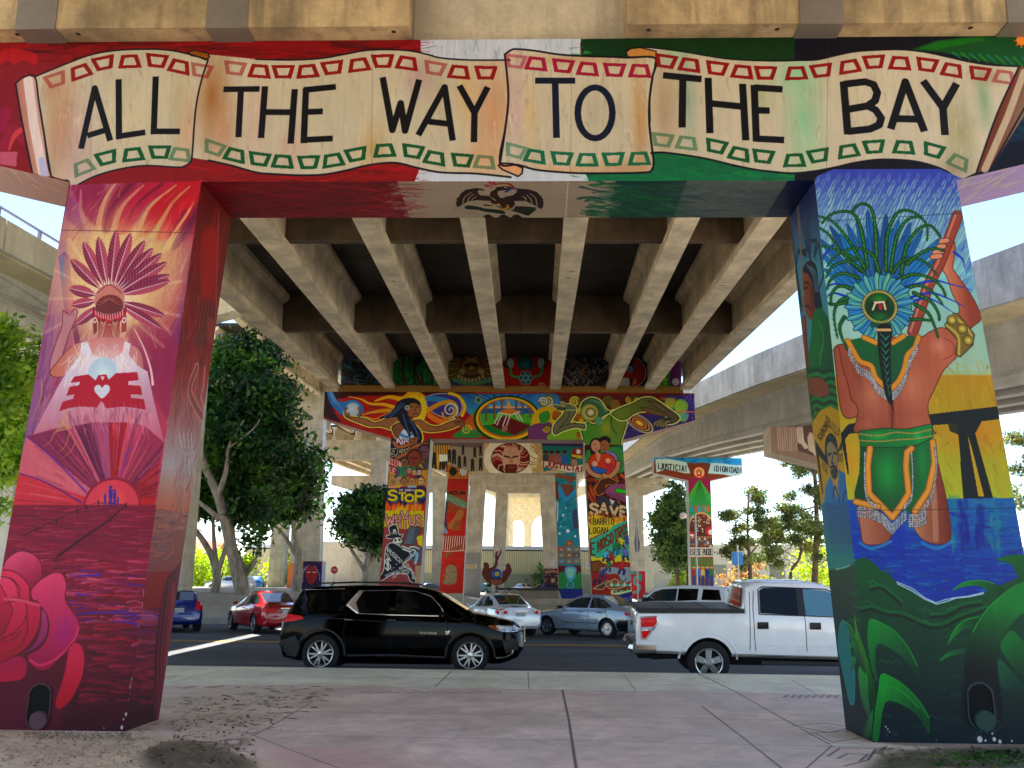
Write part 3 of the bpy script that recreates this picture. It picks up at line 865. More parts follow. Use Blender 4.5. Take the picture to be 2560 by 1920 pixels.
# inner side of the crimson leg
s=C_L1
s.T=T1
s.poly([(1400,-100),(2200,-100),(2200,1700),(1400,1700)],grad=((1750,0),(1750,1700),'#5a060c','#7c0c14'))
s.streaks((1560,60,2010,1700),240,['#4a0408','#a01418','#8a1010','#b83a2c','#5a0a1c','#c06048'],420,14,-84,4,.6)
s.poly([(1740,560),(1800,440),(1880,480),(1890,700),(1860,1000),(1760,1050),(1730,800)],'#a00c10',sm=True,alpha=.8,soft=18)
for k in range(9):
 s.line([(1740+k*14,1100+k*4),(1715+k*12,1250+10*k),(1690+k*8,1470)],'#7a3a34' if k%2 else '#4a1416',14,sm=True)
s.poly([(1800,1230),(1850,1250),(1850,1360),(1830,1440),(1790,1400)],'#8a3430',sm=True)
s.line([(1890,300),(1850,1650)],'#a05a68',8)
s.T=(0,920,Z)
s.poly([(1200,0),(2000,0),(2000,900),(1200,900)],grad=((1700,0),(1640,800),'#8c1216','#b8a8ac'))
s.poly([(1200,880),(2000,880),(2000,1300),(1200,1300)],grad=((1640,880),(1600,1220),'#b8a8ac','#c06448'))
s.poly([(1200,1240),(2000,1240),(2000,1760),(1200,1760)],grad=((1600,1240),(1550,1660),'#a0645a','#8a444a'))
s.streaks((1500,0,1830,1240),240,['#b06a68','#6a3a40','#a89a9c','#7c2428','#d0a8a0','#5a3038'],330,12,-82,3,.5)
s.streaks((1330,1240,1700,1660),140,['#a8604c','#5a2c34','#6a5068','#c0765c'],120,14,0,14,.6)
s.line([(1700,0),(1640,180),(1690,330),(1770,450)],'#c08a80',52,sm=True)
s.line([(1700,0),(1640,180),(1690,330),(1770,450)],'#8a3c3c',34,sm=True)
s.line([(1770,0),(1760,140),(1740,260),(1780,400)],'#c08070',16,sm=True)
for k in range(4):
 s.line([(1550+k*35,570),(1570+k*30,690)],'#c0b4b4',12)
s.line([(1530,690),(1590,740),(1680,730)],'#b0a0a4',16,sm=True)
s.disc((1560,1400),46,'#a87060',24)
s.poly([(1520,1400),(1600,1400),(1590,1700),(1500,1700)],'#8a4c44')
s.T=(0,1400,3.1906)
s.poly([(1330,150),(1400,60),(1500,-20),(1460,400),(1350,1250),(1240,1250),(1230,800),(1260,500),(1300,260)],grad=((1250,700),(1440,700),'#4a0a1c','#9a4454'),sm=True)
for k in range(14):
 s.line([(1330+k*9,130+k*8),(1290+k*12,420),(1260+k*10,800),(1270+k*8,1150)],R.choice(['#6a1a2c','#b8646c','#3a0614','#a03444']),9,sm=True,alpha=.8)
s.blob((1300,1190),60,120,'#b01420',.9)
s.T=None
# chipped paint along the arrises of both near legs
c=C_B1
c.T=None
for _ in range(70):
 t=R.random()**.8
 for (xa,ya),(xb,yb),sg in (((506,457),(312,1826),-1),((2040,457),(2182,1850),1)):
  if R.random()<.5:
   x,y=xa+(xb-xa)*t+sg*R.uniform(0,3.5),ya+(yb-ya)*t
   c.line([(x,y),(x+R.uniform(-1,1),y+R.uniform(3,16))],R.choice(['#b8aca4','#9a8c84','#d0c8c0','#5a4a48']),R.uniform(1,3),alpha=.8)
# ------------------------------------------------------------------ mural: blue and green leg of the first bent (front and inner side)
T1r,T2r,T3r=(1920,440,Z),(1920,920,Z),(1920,1400,3.1906)
SKIN,SKD,SKL='#a35f48','#743626','#c48a70'
for c in (C_B1,C_R1):
 side=c is C_R1
 if not side:
  c.T=None
  c.clip_poly([(2036,452),(2044,440),(2094,418),(2195,400),(2253,400),(2340,418),(2372,432),(2420,452),(2475,700),(2760,1900),(2170,1900)])
 c.T=T1r
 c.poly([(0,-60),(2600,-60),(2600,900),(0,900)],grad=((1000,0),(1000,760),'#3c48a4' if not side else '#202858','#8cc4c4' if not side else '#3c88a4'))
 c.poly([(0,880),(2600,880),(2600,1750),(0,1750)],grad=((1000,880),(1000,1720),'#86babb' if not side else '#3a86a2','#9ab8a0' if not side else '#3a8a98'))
c=C_B1
for j in range(13):
 for i in range(17):
  L=84+j*7
  x,y=330+i*86+(j%2)*43+R.uniform(-10,10),50+j*66+R.uniform(-10,10)
  c.poly([(x,y),(x+10,y-L*.6),(x+L*.5,y-L*1.05),(x+L*.45,y-L*.45),(x+26,y-4)],R.choice(['#86b4b8','#7aa6b8','#92bebc','#6c96b4']),sm=True,alpha=(.4,.6,.75)[min(j,2)] if j<3 else .85)
  c.line([(x+4,y),(x+L*.3,y-L*.55),(x+L*.52,y-L*1.1)],'#3a44a8',9,sm=True,alpha=.75 if j<8 else .35)
c.streaks((1650,560,1800,960),40,['#3a58b0','#5a88b8'],170,16,-60,8,.6)
c.blob((800,1350),500,420,'#a6cccc',.55)
c.blob((1750,1500),200,300,'#9ab4a0',.7)
# sky, bridge and water
c.T=T2r
c.poly([(600,-40),(2300,-40),(2300,80),(600,80)],grad=((1000,-40),(1000,90),'#98b8a4','#a89a40'))
c.poly([(500,60),(2300,60),(2300,1150),(500,1150)],grad=((1700,60),(1760,1150),'#a88410','#a8b43c'))
c.blob((1800,560),500,260,'#c87c10',.8)
c.blob((700,800),200,400,'#c88c10',.8)
c.streaks((1380,-20,2100,1120),240,['#c8a83a','#8a6c0c','#b88a1c','#d09a2c','#9aa23a'],120,22,80,30,.4)
BK='#0e1a1e'
c.poly([(1380,402),(1990,330),(2010,440),(1850,460),(1400,497)],BK)
c.poly([(560,640),(650,540),(690,488),(800,465),(800,555),(700,570),(640,650)],BK)
c.poly([(660,560),(700,900),(690,930),(640,650)],BK)
c.poly([(1555,485),(1850,455),(1790,565),(1950,1140),(1690,1155),(1645,575),(1570,545)],BK)
c.poly([(1725,575),(1760,690),(1868,1110),(1818,1110),(1735,640)],'#b89c20')
c.poly([(1555,485),(1640,480),(1640,570),(1570,545)],'#2a3216')
c.poly([(480,1140),(1540,1130),(2150,1122),(2300,1122),(2300,2250),(480,2250)],grad=((1500,1130),(1400,1700),'#0c5c9a','#0a3a98'))
c.streaks((780,1160,2250,1960),420,['#0a2a8c','#1478a4','#0a50b0','#0c3a70','#1a86a0','#0a1f7a'],170,22,2,6,.55)
for x in (1590,1700,1830,1960):
 c.streaks((x-35,1170,x+35,1600),26,['#0a1c78' if x in (1700,1830) else '#14808c'],120,40,86,10,.5)
c.blob((1820,1160),150,45,'#4a8a9c',.8)
c.blob((1130,1430),150,240,'#0a2ea0',.8)
# legs
c.poly([(775,1190),(960,1240),(1065,1400),(1050,1480),(960,1525),(830,1515),(800,1400)],grad=((790,1400),(1060,1400),'#b47c62','#8a4c38'),sm=True,edge='#4a2018',ew=6)
c.poly([(1230,1270),(1400,1000),(1450,790),(1500,950),(1555,1200),(1578,1470),(1480,1525),(1350,1490),(1270,1400)],grad=((1250,1300),(1570,1300),'#b98468','#6c2c20'),sm=True,edge='#4a2018',ew=6)
c.line([(1420,900),(1440,1200),(1450,1480)],'#c8a084',50,sm=True,alpha=.5)
for q in ([(800,1515),(900,1560),(1060,1500)],[(1330,1510),(1460,1560),(1590,1500)]):
 c.line(q,'#3a86b8',26,sm=True,alpha=.8)
# torso and arms
c.T=T1r
c.poly([(575,1500),(600,1460),(700,1445),(900,1390),(1290,1395),(1400,1345),(1500,1310),(1600,1350),(1655,1450),(1640,1550),(1560,1630),(1500,1710),(1430,1860),(1385,1960),(1390,2060),(1425,2190),(1400,2230),(785,2230),(770,2080),(720,1920),(640,1740),(585,1640)],grad=((600,1900),(1560,1800),'#8a4834','#a4604a'),sm=True,edge='#4a2018',ew=7)
for x,y,rx,ry,cc,a in ((900,1900,190,300,'#bb7e66',.8),(1250,1830,200,300,'#ba7c64',.8),(1070,2060,40,240,'#6c2e20',.7),(860,2150,120,80,'#b87660',.5),(1270,2140,120,80,'#b87660',.5),(1480,1470,110,110,'#c88674',.9),(1540,1580,90,90,'#bb7260',.7),(780,1720,60,220,'#7a3c2c',.6)):
 c.blob((x,y),rx,ry,cc,a)
c.line([(1070,1900),(1080,2010),(1068,2200)],'#5a2418',12,sm=True)
c.line([(1520,1400),(1600,1450),(1600,1540),(1510,1590)],'#8a4034',10,sm=True)
c.poly([(565,1500),(610,1480),(640,1640),(690,1800),(720,1930),(770,1990),(770,2070),(690,2095),(640,2050),(610,1900),(590,1700)],grad=((570,1800),(740,1800),'#86472f','#a05c46'),sm=True,edge='#4a2018',ew=7)
c.poly([(1540,1310),(1560,1240),(1640,1190),(1650,1130),(1590,1010),(1545,870),(1505,800),(1515,690),(1560,600),(1600,560),(1618,620),(1605,740),(1600,800),(1660,890),(1750,1020),(1820,1150),(1838,1240),(1770,1300),(1650,1400)],grad=((1560,1000),(1740,1000),'#bb7a5e','#84402c'),sm=True,edge='#4a2018',ew=7)
c.line([(1640,340),(1490,740),(1380,960),(1250,1350)],'#5a2014',92)
c.line([(1640,340),(1490,740),(1380,960),(1250,1350)],'#8a4434',76)
c.line([(1620,340),(1470,740),(1360,960),(1232,1340)],'#c49280',18,alpha=.7)
for k,(x,y) in enumerate(((1510,560),(1480,610),(1465,655),(1450,695))):
 c.line([(x-30,y+4),(x+40,y-4)],'#4a2018',50)
 c.line([(x-28,y+4),(x+38,y-4)],SKL,38)
c.poly([(1525,1290),(1600,1185),(1640,1190),(1785,1370),(1770,1460),(1660,1565),(1620,1540),(1640,1420)],'#77682c',edge='#2c2608',ew=8)
for q in ([(1540,1290),(1640,1380),(1650,1540)],[(1590,1200),(1720,1310),(1770,1420)]):
 c.line(q,'#b0a050',20,sm=True)
for x,y in ((1590,1245),(1680,1320),(1730,1420)):
 c.disc((x,y),46,'#3a3410')
 c.disc((x,y),38,'#94843c')
 c.disc((x,y),18,'#c8b85c')
# headdress
hub=(965,1130)
def plume(tx,ty,w,col1,col2):
 dx,dy=tx-hub[0],ty-hub[1]
 L=math.hypot(dx,dy)
 ux,uy=dx/L,dy/L
 nx,ny=-uy,ux
 P=lambda t,o:(hub[0]+dx*t+nx*o,hub[1]+dy*t+ny*o)
 c.poly([P(.2,-w*.4),P(.6,-w),P(.85,-w*.8),P(1,0),P(.85,w*.8),P(.6,w),P(.2,w*.4)],col1,sm=True,edge='#062c50',ew=5)
 c.line([P(.2,0),P(.97,0)],col2,7)
for tx,ty in ((860,295),(1022,325),(1130,368),(765,350),(685,415),(535,430),(1235,400),(1335,465),(1485,540),(450,545),(1440,720),(470,680),(620,500),(930,420),(1080,450),(1180,520),(480,800),(1400,620)):
 plume(tx,ty,34,R.choice(['#14629e','#0f4f8a','#1a74b0']),'#0a3a66')
for q in ([(1180,960),(1420,905),(1560,930),(1760,985)],[(1200,1060),(1400,1010),(1560,1060),(1700,1130)],[(1220,1090),(1400,1060),(1600,1180)],[(720,980),(600,930),(510,960),(500,1000)],[(700,1050),(560,1010),(500,1060)],[(560,600),(480,700),(460,800)],[(1610,660),(1680,720),(1700,800)]):
 c.line(q,'#1636a4',34,sm=True,taper=(.8,.15))
for q in ([(940,820),(930,500),(900,300),(830,240),(760,265),(720,320)],[(860,780),(800,450),(740,330),(650,305),(540,335),(465,410)],[(840,800),(700,560),(560,395),(430,345)],[(800,820),(620,640),(530,510),(440,445)],[(960,830),(900,680),(760,622),(600,680),(510,780)],
          [(1020,820),(1030,520),(1100,340),(1190,295),(1300,340),(1372,430),(1375,560)],[(1060,830),(1100,560),(1190,390),(1290,352),(1330,360)],[(1150,850),(1200,600),(1300,460),(1390,425),(1450,470),(1490,530)],[(1080,830),(1150,740),(1260,710),(1380,760),(1460,860)],
          [(1120,900),(1250,850),(1400,880),(1500,960),(1535,1045)],[(1180,980),(1300,945),(1420,1000),(1510,1110)],[(1260,1010),(1400,1080),(1470,1180),(1480,1250)],[(1270,1110),(1380,1180),(1440,1300),(1470,1400)],[(830,830),(700,740),(560,780),(500,880)],
          [(780,880),(640,840),(540,900),(510,980)],[(750,980),(620,950),(550,1020),(545,1120)],[(740,1040),(620,1080),(570,1200),(600,1400)],[(660,1220),(620,1300),(640,1400),(690,1510)],[(760,720),(600,640),(450,600)],[(1200,760),(1330,660),(1440,625),(1520,650)],[(690,1090),(580,1110),(520,1100)],[(1230,1240),(1330,1240),(1410,1250)]):
 c.line(q,'#06281c',38,sm=True,taper=(1,.35))
 c.line(q,'#2e7d2c',17,sm=True,taper=(1,.35))
 cq=catmull(np.array(q,float),False,5)
 for p,p2 in zip(cq[:-1:1],cq[1::1]):
  d=(p2-p)/max(np.linalg.norm(p2-p),1e-6)
  c.line([tuple(p-d*4+np.array([-d[1],d[0]])*13),tuple(p+d*10),tuple(p-d*4-np.array([-d[1],d[0]])*13)],'#0a3c18',6)
for k in range(34):
 a=k/34*6.2832
 r1=305 if k%2 else 275
 P=lambda r,o:(hub[0]+r*math.cos(a)-o*math.sin(a),hub[1]+r*math.sin(a)+o*math.cos(a))
 c.poly([P(130,-18),P(210,-30),P(270,-24),P(r1,0),P(270,24),P(210,30),P(130,18)],R.choice(['#4f98a4','#2f7cb0','#3a8aa8','#5aa096']),sm=True,edge='#08283a',ew=6)
 c.line([P(150,0),P(r1-15,0)],'#8ac0a8' if k%2 else '#1e6aa0',7)
c.poly([(890,1260),(1060,1260),(1070,1310),(880,1310)],'#0a4a44')
c.disc(hub,152,'#3c3818')
c.disc(hub,146,'#b4a66c')
for k in range(40):
 a=k/40*6.2832
 c.disc((hub[0]+137*math.cos(a),hub[1]+137*math.sin(a)),6,'#6a5c2c')
c.disc(hub,126,'#0c3c18')
c.blob((965,1080),110,90,'#3c9a24',.9)
c.blob((965,1220),100,60,'#2a7a2c',.8)
c.poly([(880,1080),(1045,1070),(1060,1170),(870,1175)],'#12301c')
c.line([(905,1155),(930,1095),(1000,1090),(1015,1150)],'#d8cca8',16)
c.line([(920,1090),(1005,1085)],'#e8c8b0',12)
c.poly([(950,1110),(985,1110),(985,1150),(965,1160)],'#a02420')
# cape, braid
c.poly([(690,1420),(830,1392),(930,1430),(1080,1430),(1170,1378),(1300,1390),(1275,1470),(1200,1560),(1180,1660),(1130,1790),(1060,1850),(990,1800),(900,1690),(800,1600),(730,1500)],grad=((900,1400),(1100,1800),'#0a5a2c','#084a34'))
for q in ([(690,1425),(735,1505),(795,1600),(890,1640),(930,1740),(1010,1815),(1060,1840)],[(1300,1392),(1270,1480),(1205,1550),(1180,1660),(1130,1770),(1060,1840)],[(830,1395),(930,1440)],[(1080,1440),(1170,1385)]):
 c.line(q,'#7a4c14',50,sm=True)
 c.line(q,'#c48c34',38,sm=True)
def beads(q,n,drop,jit=6):
 cq=catmull(np.array(q,float),False,12)
 for k in np.linspace(0,len(cq)-1,n).astype(int):
  x,y=cq[k]
  for j in range(drop):
   c.disc((x+R.uniform(-2,2),y+14+j*19),7.5,'#242a30',9.5)
   c.disc((x,y+12+j*19),6,R.choice(['#b4bcc6','#98a2b0','#d0d4da']),8)
beads([(700,1480),(780,1630),(880,1690),(930,1780),(1010,1850),(1060,1870)],30,4)
beads([(1290,1440),(1220,1580),(1190,1700),(1130,1810),(1080,1860)],26,4)
c.line([(1010,1335),(1005,1500),(1020,1700),(1040,1880),(1062,1960)],'#04140f',130,sm=True,taper=(1,.25))
for k in range(9):
 t=k/8
 x,y,w=1008+40*t*t,1370+480*t,52*(1-.65*t)
 c.line([(x-w*.8,y-16),(x-w*.1,y+26)],'#2a6a5c',17*(1-.5*t),taper=(.4,1))
 c.line([(x+w*.8,y+6),(x+w*.1,y+44)],'#3a8072',15*(1-.5*t),taper=(.4,1))
c.line([(1062,1950),(1068,2000),(1085,2015)],'#0a1412',8,sm=True)
c.line([(945,1330),(1055,1330)],'#c8a878',24)
# skirt
c.T=T2r
c.poly([(795,670),(1420,610),(1428,760),(1442,900),(1385,1100),(1305,1225),(1210,1255),(1170,1210),(1075,1320),(950,1200),(870,1185),(755,1160),(745,1080),(790,900)],grad=((760,900),(1430,900),'#06401f','#0a6a38'))
c.blob((1020,900),190,330,'#1aa04a',.85)
c.blob((1330,820),60,260,'#128a44',.7)
c.poly([(782,545),(1000,520),(1200,528),(1415,482),(1425,600),(1300,665),(1100,690),(800,682)],grad=((800,600),(1420,600),'#0a6a30','#0e8040'),edge='#042a18',ew=7)
c.blob((950,590),130,60,'#24b050',.8)
c.blob((1290,590),50,80,'#28b860',.8)
for q in ([(788,570),(950,585),(1100,555),(1250,565),(1415,530)],[(795,625),(950,635),(1120,620),(1280,610),(1420,585)]):
 c.line(q,'#b08a4c',10,sm=True)
for q in ([(882,695),(862,850),(872,1080),(960,1170),(1075,1290),(1150,1190),(1215,1085),(1192,850),(1200,730),(1240,695)],[(1425,640),(1440,820),(1385,1060),(1270,1235)],[(758,1155),(880,1185),(950,1195)]):
 c.line(q,'#7a4a12',60)
 c.line(q,'#cb8c38',46)
 c.line(q,'#e0ac5c',14,alpha=.6)
beads([(838,720),(835,900),(850,1090),(930,1180)],26,2)
beads([(1240,720),(1250,900),(1240,1100),(1180,1180)],26,2)
beads([(1440,660),(1455,850),(1410,1080),(1310,1230)],26,3)
beads([(785,1190),(900,1215),(980,1250),(1040,1310),(1075,1345)],24,5)
beads([(1080,1340),(1130,1280),(1190,1220)],10,5)
beads([(1220,1260),(1300,1260),(1360,1230)],10,6)
# green ground and leaves (wrap onto the side face too)
def leaf(pts,c0,c1,p0,p1,hi=None):
 for cv in (C_B1,C_R1):
  cv.T=T3r
  cv.poly(pts,None,sm=True,grad=(p0,p1,c0,c1))
  if hi:
   cv.line(hi,'#2fae3a',10,sm=True,alpha=.75,taper=(.4,1))
ridge=[(420,90),(520,70),(620,45),(690,0),(760,-20),(830,10),(900,80),(960,110),(1030,180),(1150,240),(1250,310),(1340,345),(1420,325),(1500,300),(1600,290),(1720,262),(1850,200),(1950,160),(2200,60)]
for cv in (C_B1,C_R1):
 cv.T=T3r
 cv.poly(ridge+[(2400,1700),(300,1700)],grad=((1100,150),(1100,1300),'#0e5230','#06222a'))
 for k in range(110):
  y=R.uniform(60,1350)
  x=R.uniform(520,1900)
  if y<320 and x>900:
   continue
  w=R.uniform(60,150)
  cv.line([(x,y+20),(x+w*.2,y-8),(x+w*.45,y+12),(x+w*.7,y-10),(x+w,y+16)],R.choice(['#1a7a44','#12683e','#0e5038','#0a3c2c']),16,sm=True,alpha=.35+.35*(y<560),taper=(.3,1))
 cv.line([(540,75),(640,48),(690,0)],'#8ac0b0',7,sm=True)
C_B1.T=T3r
for q in ([(650,390),(760,380),(830,370),(950,410),(1060,420),(1180,470),(1300,515),(1420,500),(1540,440),(1750,370)],[(820,210),(900,200),(960,240),(1020,290),(1060,330)],[(1300,430),(1420,420),(1560,350),(1700,330)]):
 C_B1.line(q,'#14683a',26,sm=True,alpha=.7)
 C_B1.line([(x,y+26) for x,y in q],'#041a14',24,sm=True,alpha=.6)
foam=ridge[8:16]
for dy in (0,12):
 C_B1.line([(x+R.uniform(-6,6),y+dy-6+R.uniform(-5,5)) for x,y in foam],'#b8d8e4' if dy else '#e8f4f8',9 if dy else 6)
leaf([(2042,-40),(1830,-10),(1930,30),(1985,110),(2000,190),(2100,200),(2200,100)],'#0c6a30','#0a4a2c',(1850,0),(2060,180))
leaf([(1470,245),(1560,178),(1690,160),(1810,190),(1900,255),(1850,300),(1700,215),(1570,212)],'#12823a','#064024',(1560,190),(1880,290),[(1475,240),(1560,180),(1690,162),(1800,188)])
leaf([(2250,120),(2000,190),(1850,290),(1720,420),(1630,570),(1575,740),(1560,940),(1555,1280),(1860,1290),(1840,950),(1850,720),(1900,570),(2042,420),(2300,330)],'#12803a','#03161a',(1760,330),(1700,900),[(1980,200),(1850,295),(1725,420),(1635,570)])
leaf([(1435,675),(1475,570),(1550,490),(1690,450),(1640,530),(1560,555),(1490,610)],'#0f7836','#064428',(1480,560),(1660,500),[(1440,660),(1480,570),(1560,487),(1680,452)])
leaf([(1362,812),(1440,735),(1575,700),(1570,745),(1460,765)],'#0c7a40','#064a34',(1400,760),(1570,720))
leaf([(1855,690),(1940,562),(2042,655),(2160,760),(2160,960),(2040,930),(1950,850)],'#0e7236','#06402c',(1900,650),(2040,900))
leaf([(1835,790),(1920,860),(2042,1000),(2160,1150),(2160,1300),(2040,1180),(1930,1060),(1850,980)],'#0a5c40','#042824',(1860,850),(2040,1150))
leaf([(815,470),(910,500),(1020,575),(1120,700),(1190,840),(1210,970),(1180,900),(1100,800),(1000,720),(895,668),(862,700),(855,820),(872,980),(825,860),(800,700),(795,560)],'#12883a','#05402a',(850,500),(1180,880),[(820,475),(910,503),(1020,578),(1120,703),(1188,840)])
leaf([(690,430),(715,560),(765,700),(815,870),(858,1060),(850,1220),(800,1070),(745,860),(702,650)],'#4aae1c','#04401f',(700,440),(830,1100))
leaf([(905,910),(1000,940),(1100,1010),(1210,1130),(1280,1250),(1292,1340),(1278,1392),(1230,1280),(1130,1190),(1010,1130),(940,1135),(905,1260),(880,1440),(835,1420),(850,1250),(880,1040)],'#109a3a','#04502a',(920,920),(1260,1300),[(850,1250),(885,1030),(908,912),(1000,942),(1100,1012),(1210,1132),(1285,1260)])
leaf([(930,1020),(1010,1020),(1110,1090),(1200,1180),(1250,1280),(1270,1370),(1190,1240),(1080,1150),(980,1120),(930,1140),(900,1130),(905,1060)],'#109038','#06482a',(930,1030),(1230,1260),[(905,1060),(930,1020),(1010,1018),(1110,1088),(1200,1178)])
leaf([(720,875),(755,858),(790,920),(800,1080),(832,1310),(785,1220),(738,1080)],'#16a83e','#05522c',(740,870),(810,1250))
leaf([(835,1200),(810,1250),(780,1320),(760,1400),(800,1420),(830,1350)],'#0f8a3a','#06502c',(820,1200),(780,1400))
C_B1.T=T3r
for x,y,r in ((1690,1430,22),(1735,1440,9),(1805,1430,15),(1790,1385,8),(940,1330,6),(955,1350,6),(970,1370,5),(1850,1448,14),(720,1310,12),(770,1270,6),(1945,1443,8)):
 C_B1.disc((x,y),r,'#d8d8d8',r*1.2)
for x,y in ((1690,1390),(1800,1350),(1870,1310),(1730,1345),(1300,1440),(1000,1400)):
 C_B1.streaks((x-50,y-30,x+50,y+30),12,['#2a5a5c','#0e4038','#8ab0a8'],22,7,60,40,.8)
C_B1.clip=None
C_B1.T=None
C_B1.line([(2030,555),(2402,533)],'#23484c',2,alpha=.8)
C_B1.line([(2140,1277),(2550,1270)],'#20302c',2,alpha=.6)
# inner side
s=C_R1
s.T=T1r
for q in ([(215,540),(260,900),(300,1160)],[(300,380),(330,600),(380,760)],[(350,400),(350,560),(420,560),(400,700),(440,580)],[(265,640),(330,690),(330,645),(260,660),(240,820)],[(220,860),(280,1010),(250,1090)],[(440,600),(480,860),(440,980)]):
 s.line(q,'#0c2434',14)
for x,y,r in ((205,450,36),(290,330,34),(350,330,30)):
 s.line([(x-r,y-90),(x-r*.8,y),(x,y+40),(x+r*.8,y),(x+r,y-90)],'#141c50',7,sm=True)
 s.line([(x,y-80),(x,y+40)],'#141c50',5)
s.disc((350,540),26,'#1a3a5c',80)
s.disc((262,1010),26,'#12384c',90)
s.poly([(298,870),(312,810),(350,780),(410,860),(412,1050),(395,1240),(350,1225),(325,1170),(318,1120),(300,1080),(318,1010),(300,960)],grad=((300,1000),(410,1000),'#8a4a34','#5a2a1e'),sm=True)
for q in ([(305,930),(335,920),(355,940)],[(310,975),(345,965)],[(318,1130),(350,1120),(365,1150)],[(370,960),(385,1060),(372,1160)]):
 s.line(q,'#2c140c',9,sm=True)
s.poly([(300,830),(320,760),(370,735),(420,790),(440,950),(470,1150),(440,1230),(400,1100),(385,940),(350,850)],'#122030',sm=True)
for k in range(6):
 s.line([(330+k*12,765+k*6),(380+k*8,850),(410+k*6,1000)],'#4a6a80',5,sm=True)
s.poly([(390,1200),(450,1140),(520,1230),(560,1400),(580,1700),(345,1700),(370,1400)],grad=((400,1300),(560,1500),'#0c6a34','#0a4a30'),sm=True)
for k in range(4):
 s.line([(440+k*10,1260+k*20),(480,1400+k*10),(445,1540+k*30)],'#12823c',14,sm=True,alpha=.8)
s.poly([(290,1220),(330,1200),(345,1500),(360,1700),(320,1700)],'#6a3020')
s.line([(255,215),(300,900),(318,1700)],'#7c6248',18)
s.T=T2r
s.poly([(300,-10),(700,-10),(700,500),(380,520)],'#0a4f2c')
for k in range(14):
 y=20+k*34
 s.line([(350+k*4,y+20),(420,y),(480,y+26),(540,y+4),(600,y+30)],'#12783a' if k%2 else '#063a24',18,sm=True)
s.poly([(340,100),(460,90),(520,160),(525,230),(460,250),(350,215)],'#7c4430',sm=True)
s.poly([(380,480),(450,370),(540,330),(620,380),(640,430),(800,430),(800,1180),(460,1180),(400,700)],'#c0960c',sm=False)
s.streaks((400,380,780,1100),60,['#d8b428','#a87c08','#c87c0c'],90,24,80,20,.5)
s.poly([(405,620),(520,800),(515,840),(440,760),(480,1080),(470,1090),(420,760)],BK)
s.poly([(595,740),(690,480),(800,470),(800,550),(690,560),(650,640),(700,920),(680,920),(640,700)],BK)
s.poly([(495,640),(530,565),(585,600),(605,720),(600,860),(560,900),(500,800)],'#122430',sm=True)
s.poly([(508,680),(540,640),(580,680),(600,740),(598,880),(575,960),(545,930),(520,820)],'#8c7c58',sm=True)
for q in ([(520,750),(545,740)],[(565,735),(595,740)],[(560,760),(550,820),(565,830)],[(540,860),(570,850),(595,865)]):
 s.line(q,'#141c20',10)
s.poly([(545,880),(600,870),(600,930),(575,970),(550,930)],'#18282a',sm=True)
s.poly([(485,1180),(495,1030),(540,930),(575,1060),(600,1140),(612,880),(700,930),(750,1120),(760,1190)],grad=((500,1000),(740,1100),'#1478b8','#0a5a9a'))
s.poly([(545,950),(575,960),(608,1060),(612,1150)],'#a88458')
for q in ([(560,1120),(580,1030),(615,1150)],[(650,1150),(670,1060),(700,1130)]):
 s.line(q,'#0a3058',14,sm=True)
s.text('TRUJILLO',(500,415),(620,530),(-10,60),'#2c2408',7)
s.text('RAMON',(425,590),(490,470),(36,40),'#2c2408',6)
s.text('1974',(465,800),(515,860),(-6,60),'#2c2408',6)
s.text('2020',(610,740),(660,750),(-4,60),'#2c2408',6)
s.poly([(470,1165),(800,1165),(860,1700),(500,1700)],grad=((600,1165),(600,1660),'#0a5c98','#0c7a80'))
for k in range(12):
 s.line([(500+k*3,1200+k*28),(560+k*4,1195+k*28),(640+k*4,1206+k*28),(730+k*4,1198+k*28)],'#0a3c70',8,alpha=.5)
s.T=T3r
s.poly([(430,-40),(700,-40),(690,0),(620,45),(520,75),(430,95)],'#0f8480')
s.poly(ridge[:6]+[(900,1700),(300,1700)],'#05261c',alpha=.0)
s.poly([(598,480),(640,560),(655,740),(690,880),(692,1080),(682,1142),(650,1130),(600,900),(560,700),(570,540)],'#0e7c7c',sm=True,edge='#3aa6a0',ew=5)
s.T=None
leaf([(615,490),(660,530),(700,620),(740,760),(780,900),(740,860),(690,720),(650,600)],'#0e7c38','#04402a',(620,500),(750,850),[(615,490),(660,530),(700,620)])
leaf([(650,740),(655,670),(680,640),(715,700),(725,820),(695,760),(675,690)],'#0e8a3c','#05482c',(660,660),(720,800))
leaf([(660,880),(665,800),(685,765),(705,800),(690,850)],'#16a04a','#0a5a3a',(670,780),(690,860))
C_R1.T=None
C_B1.T=None
# ------------------------------------------------------------------ mural: second bent (figures, oval, lettering)
S4=4.424
R=random.Random(11)
c=C_B2
c.rng=np.random.default_rng(3)
c.T=(780,930,S4)
SK,SKd='#86502e','#4a2614'
c.poly([(0,100),(4200,100),(4200,900),(0,900)],'#8a0d08')
c.streaks((130,210,1700,700),120,['#5a0606','#a81408','#c03010','#3a0404','#7a0a10'],260,26,2,6,.7)
c.poly([(100,150),(1800,180),(1800,235),(500,260),(250,300),(100,330)],'#120406',alpha=.85,soft=8)
c.poly([(100,180),(215,200),(240,420),(330,560),(200,520),(100,480)],'#14060a',alpha=.9,soft=12)
for q,w,cc in (([(700,320),(850,275),(1000,300),(1100,250),(1200,290),(1260,400)],120,'#d8a010'),([(400,270),(540,300),(640,350),(800,360),(900,390)],46,'#d8981c'),([(560,470),(700,440),(850,430),(900,500)],70,'#c88412'),([(560,480),(700,520),(820,470)],40,'#d05a10')):
 c.line(q,'#7a1008',w+16,sm=True,taper=(.2,1))
 c.line(q,cc,w,sm=True,taper=(.15,1))
c.poly([(1100,250),(1230,300),(1260,390),(1260,480),(1210,540),(1130,520),(1050,400)],'#e8b81c',sm=True)
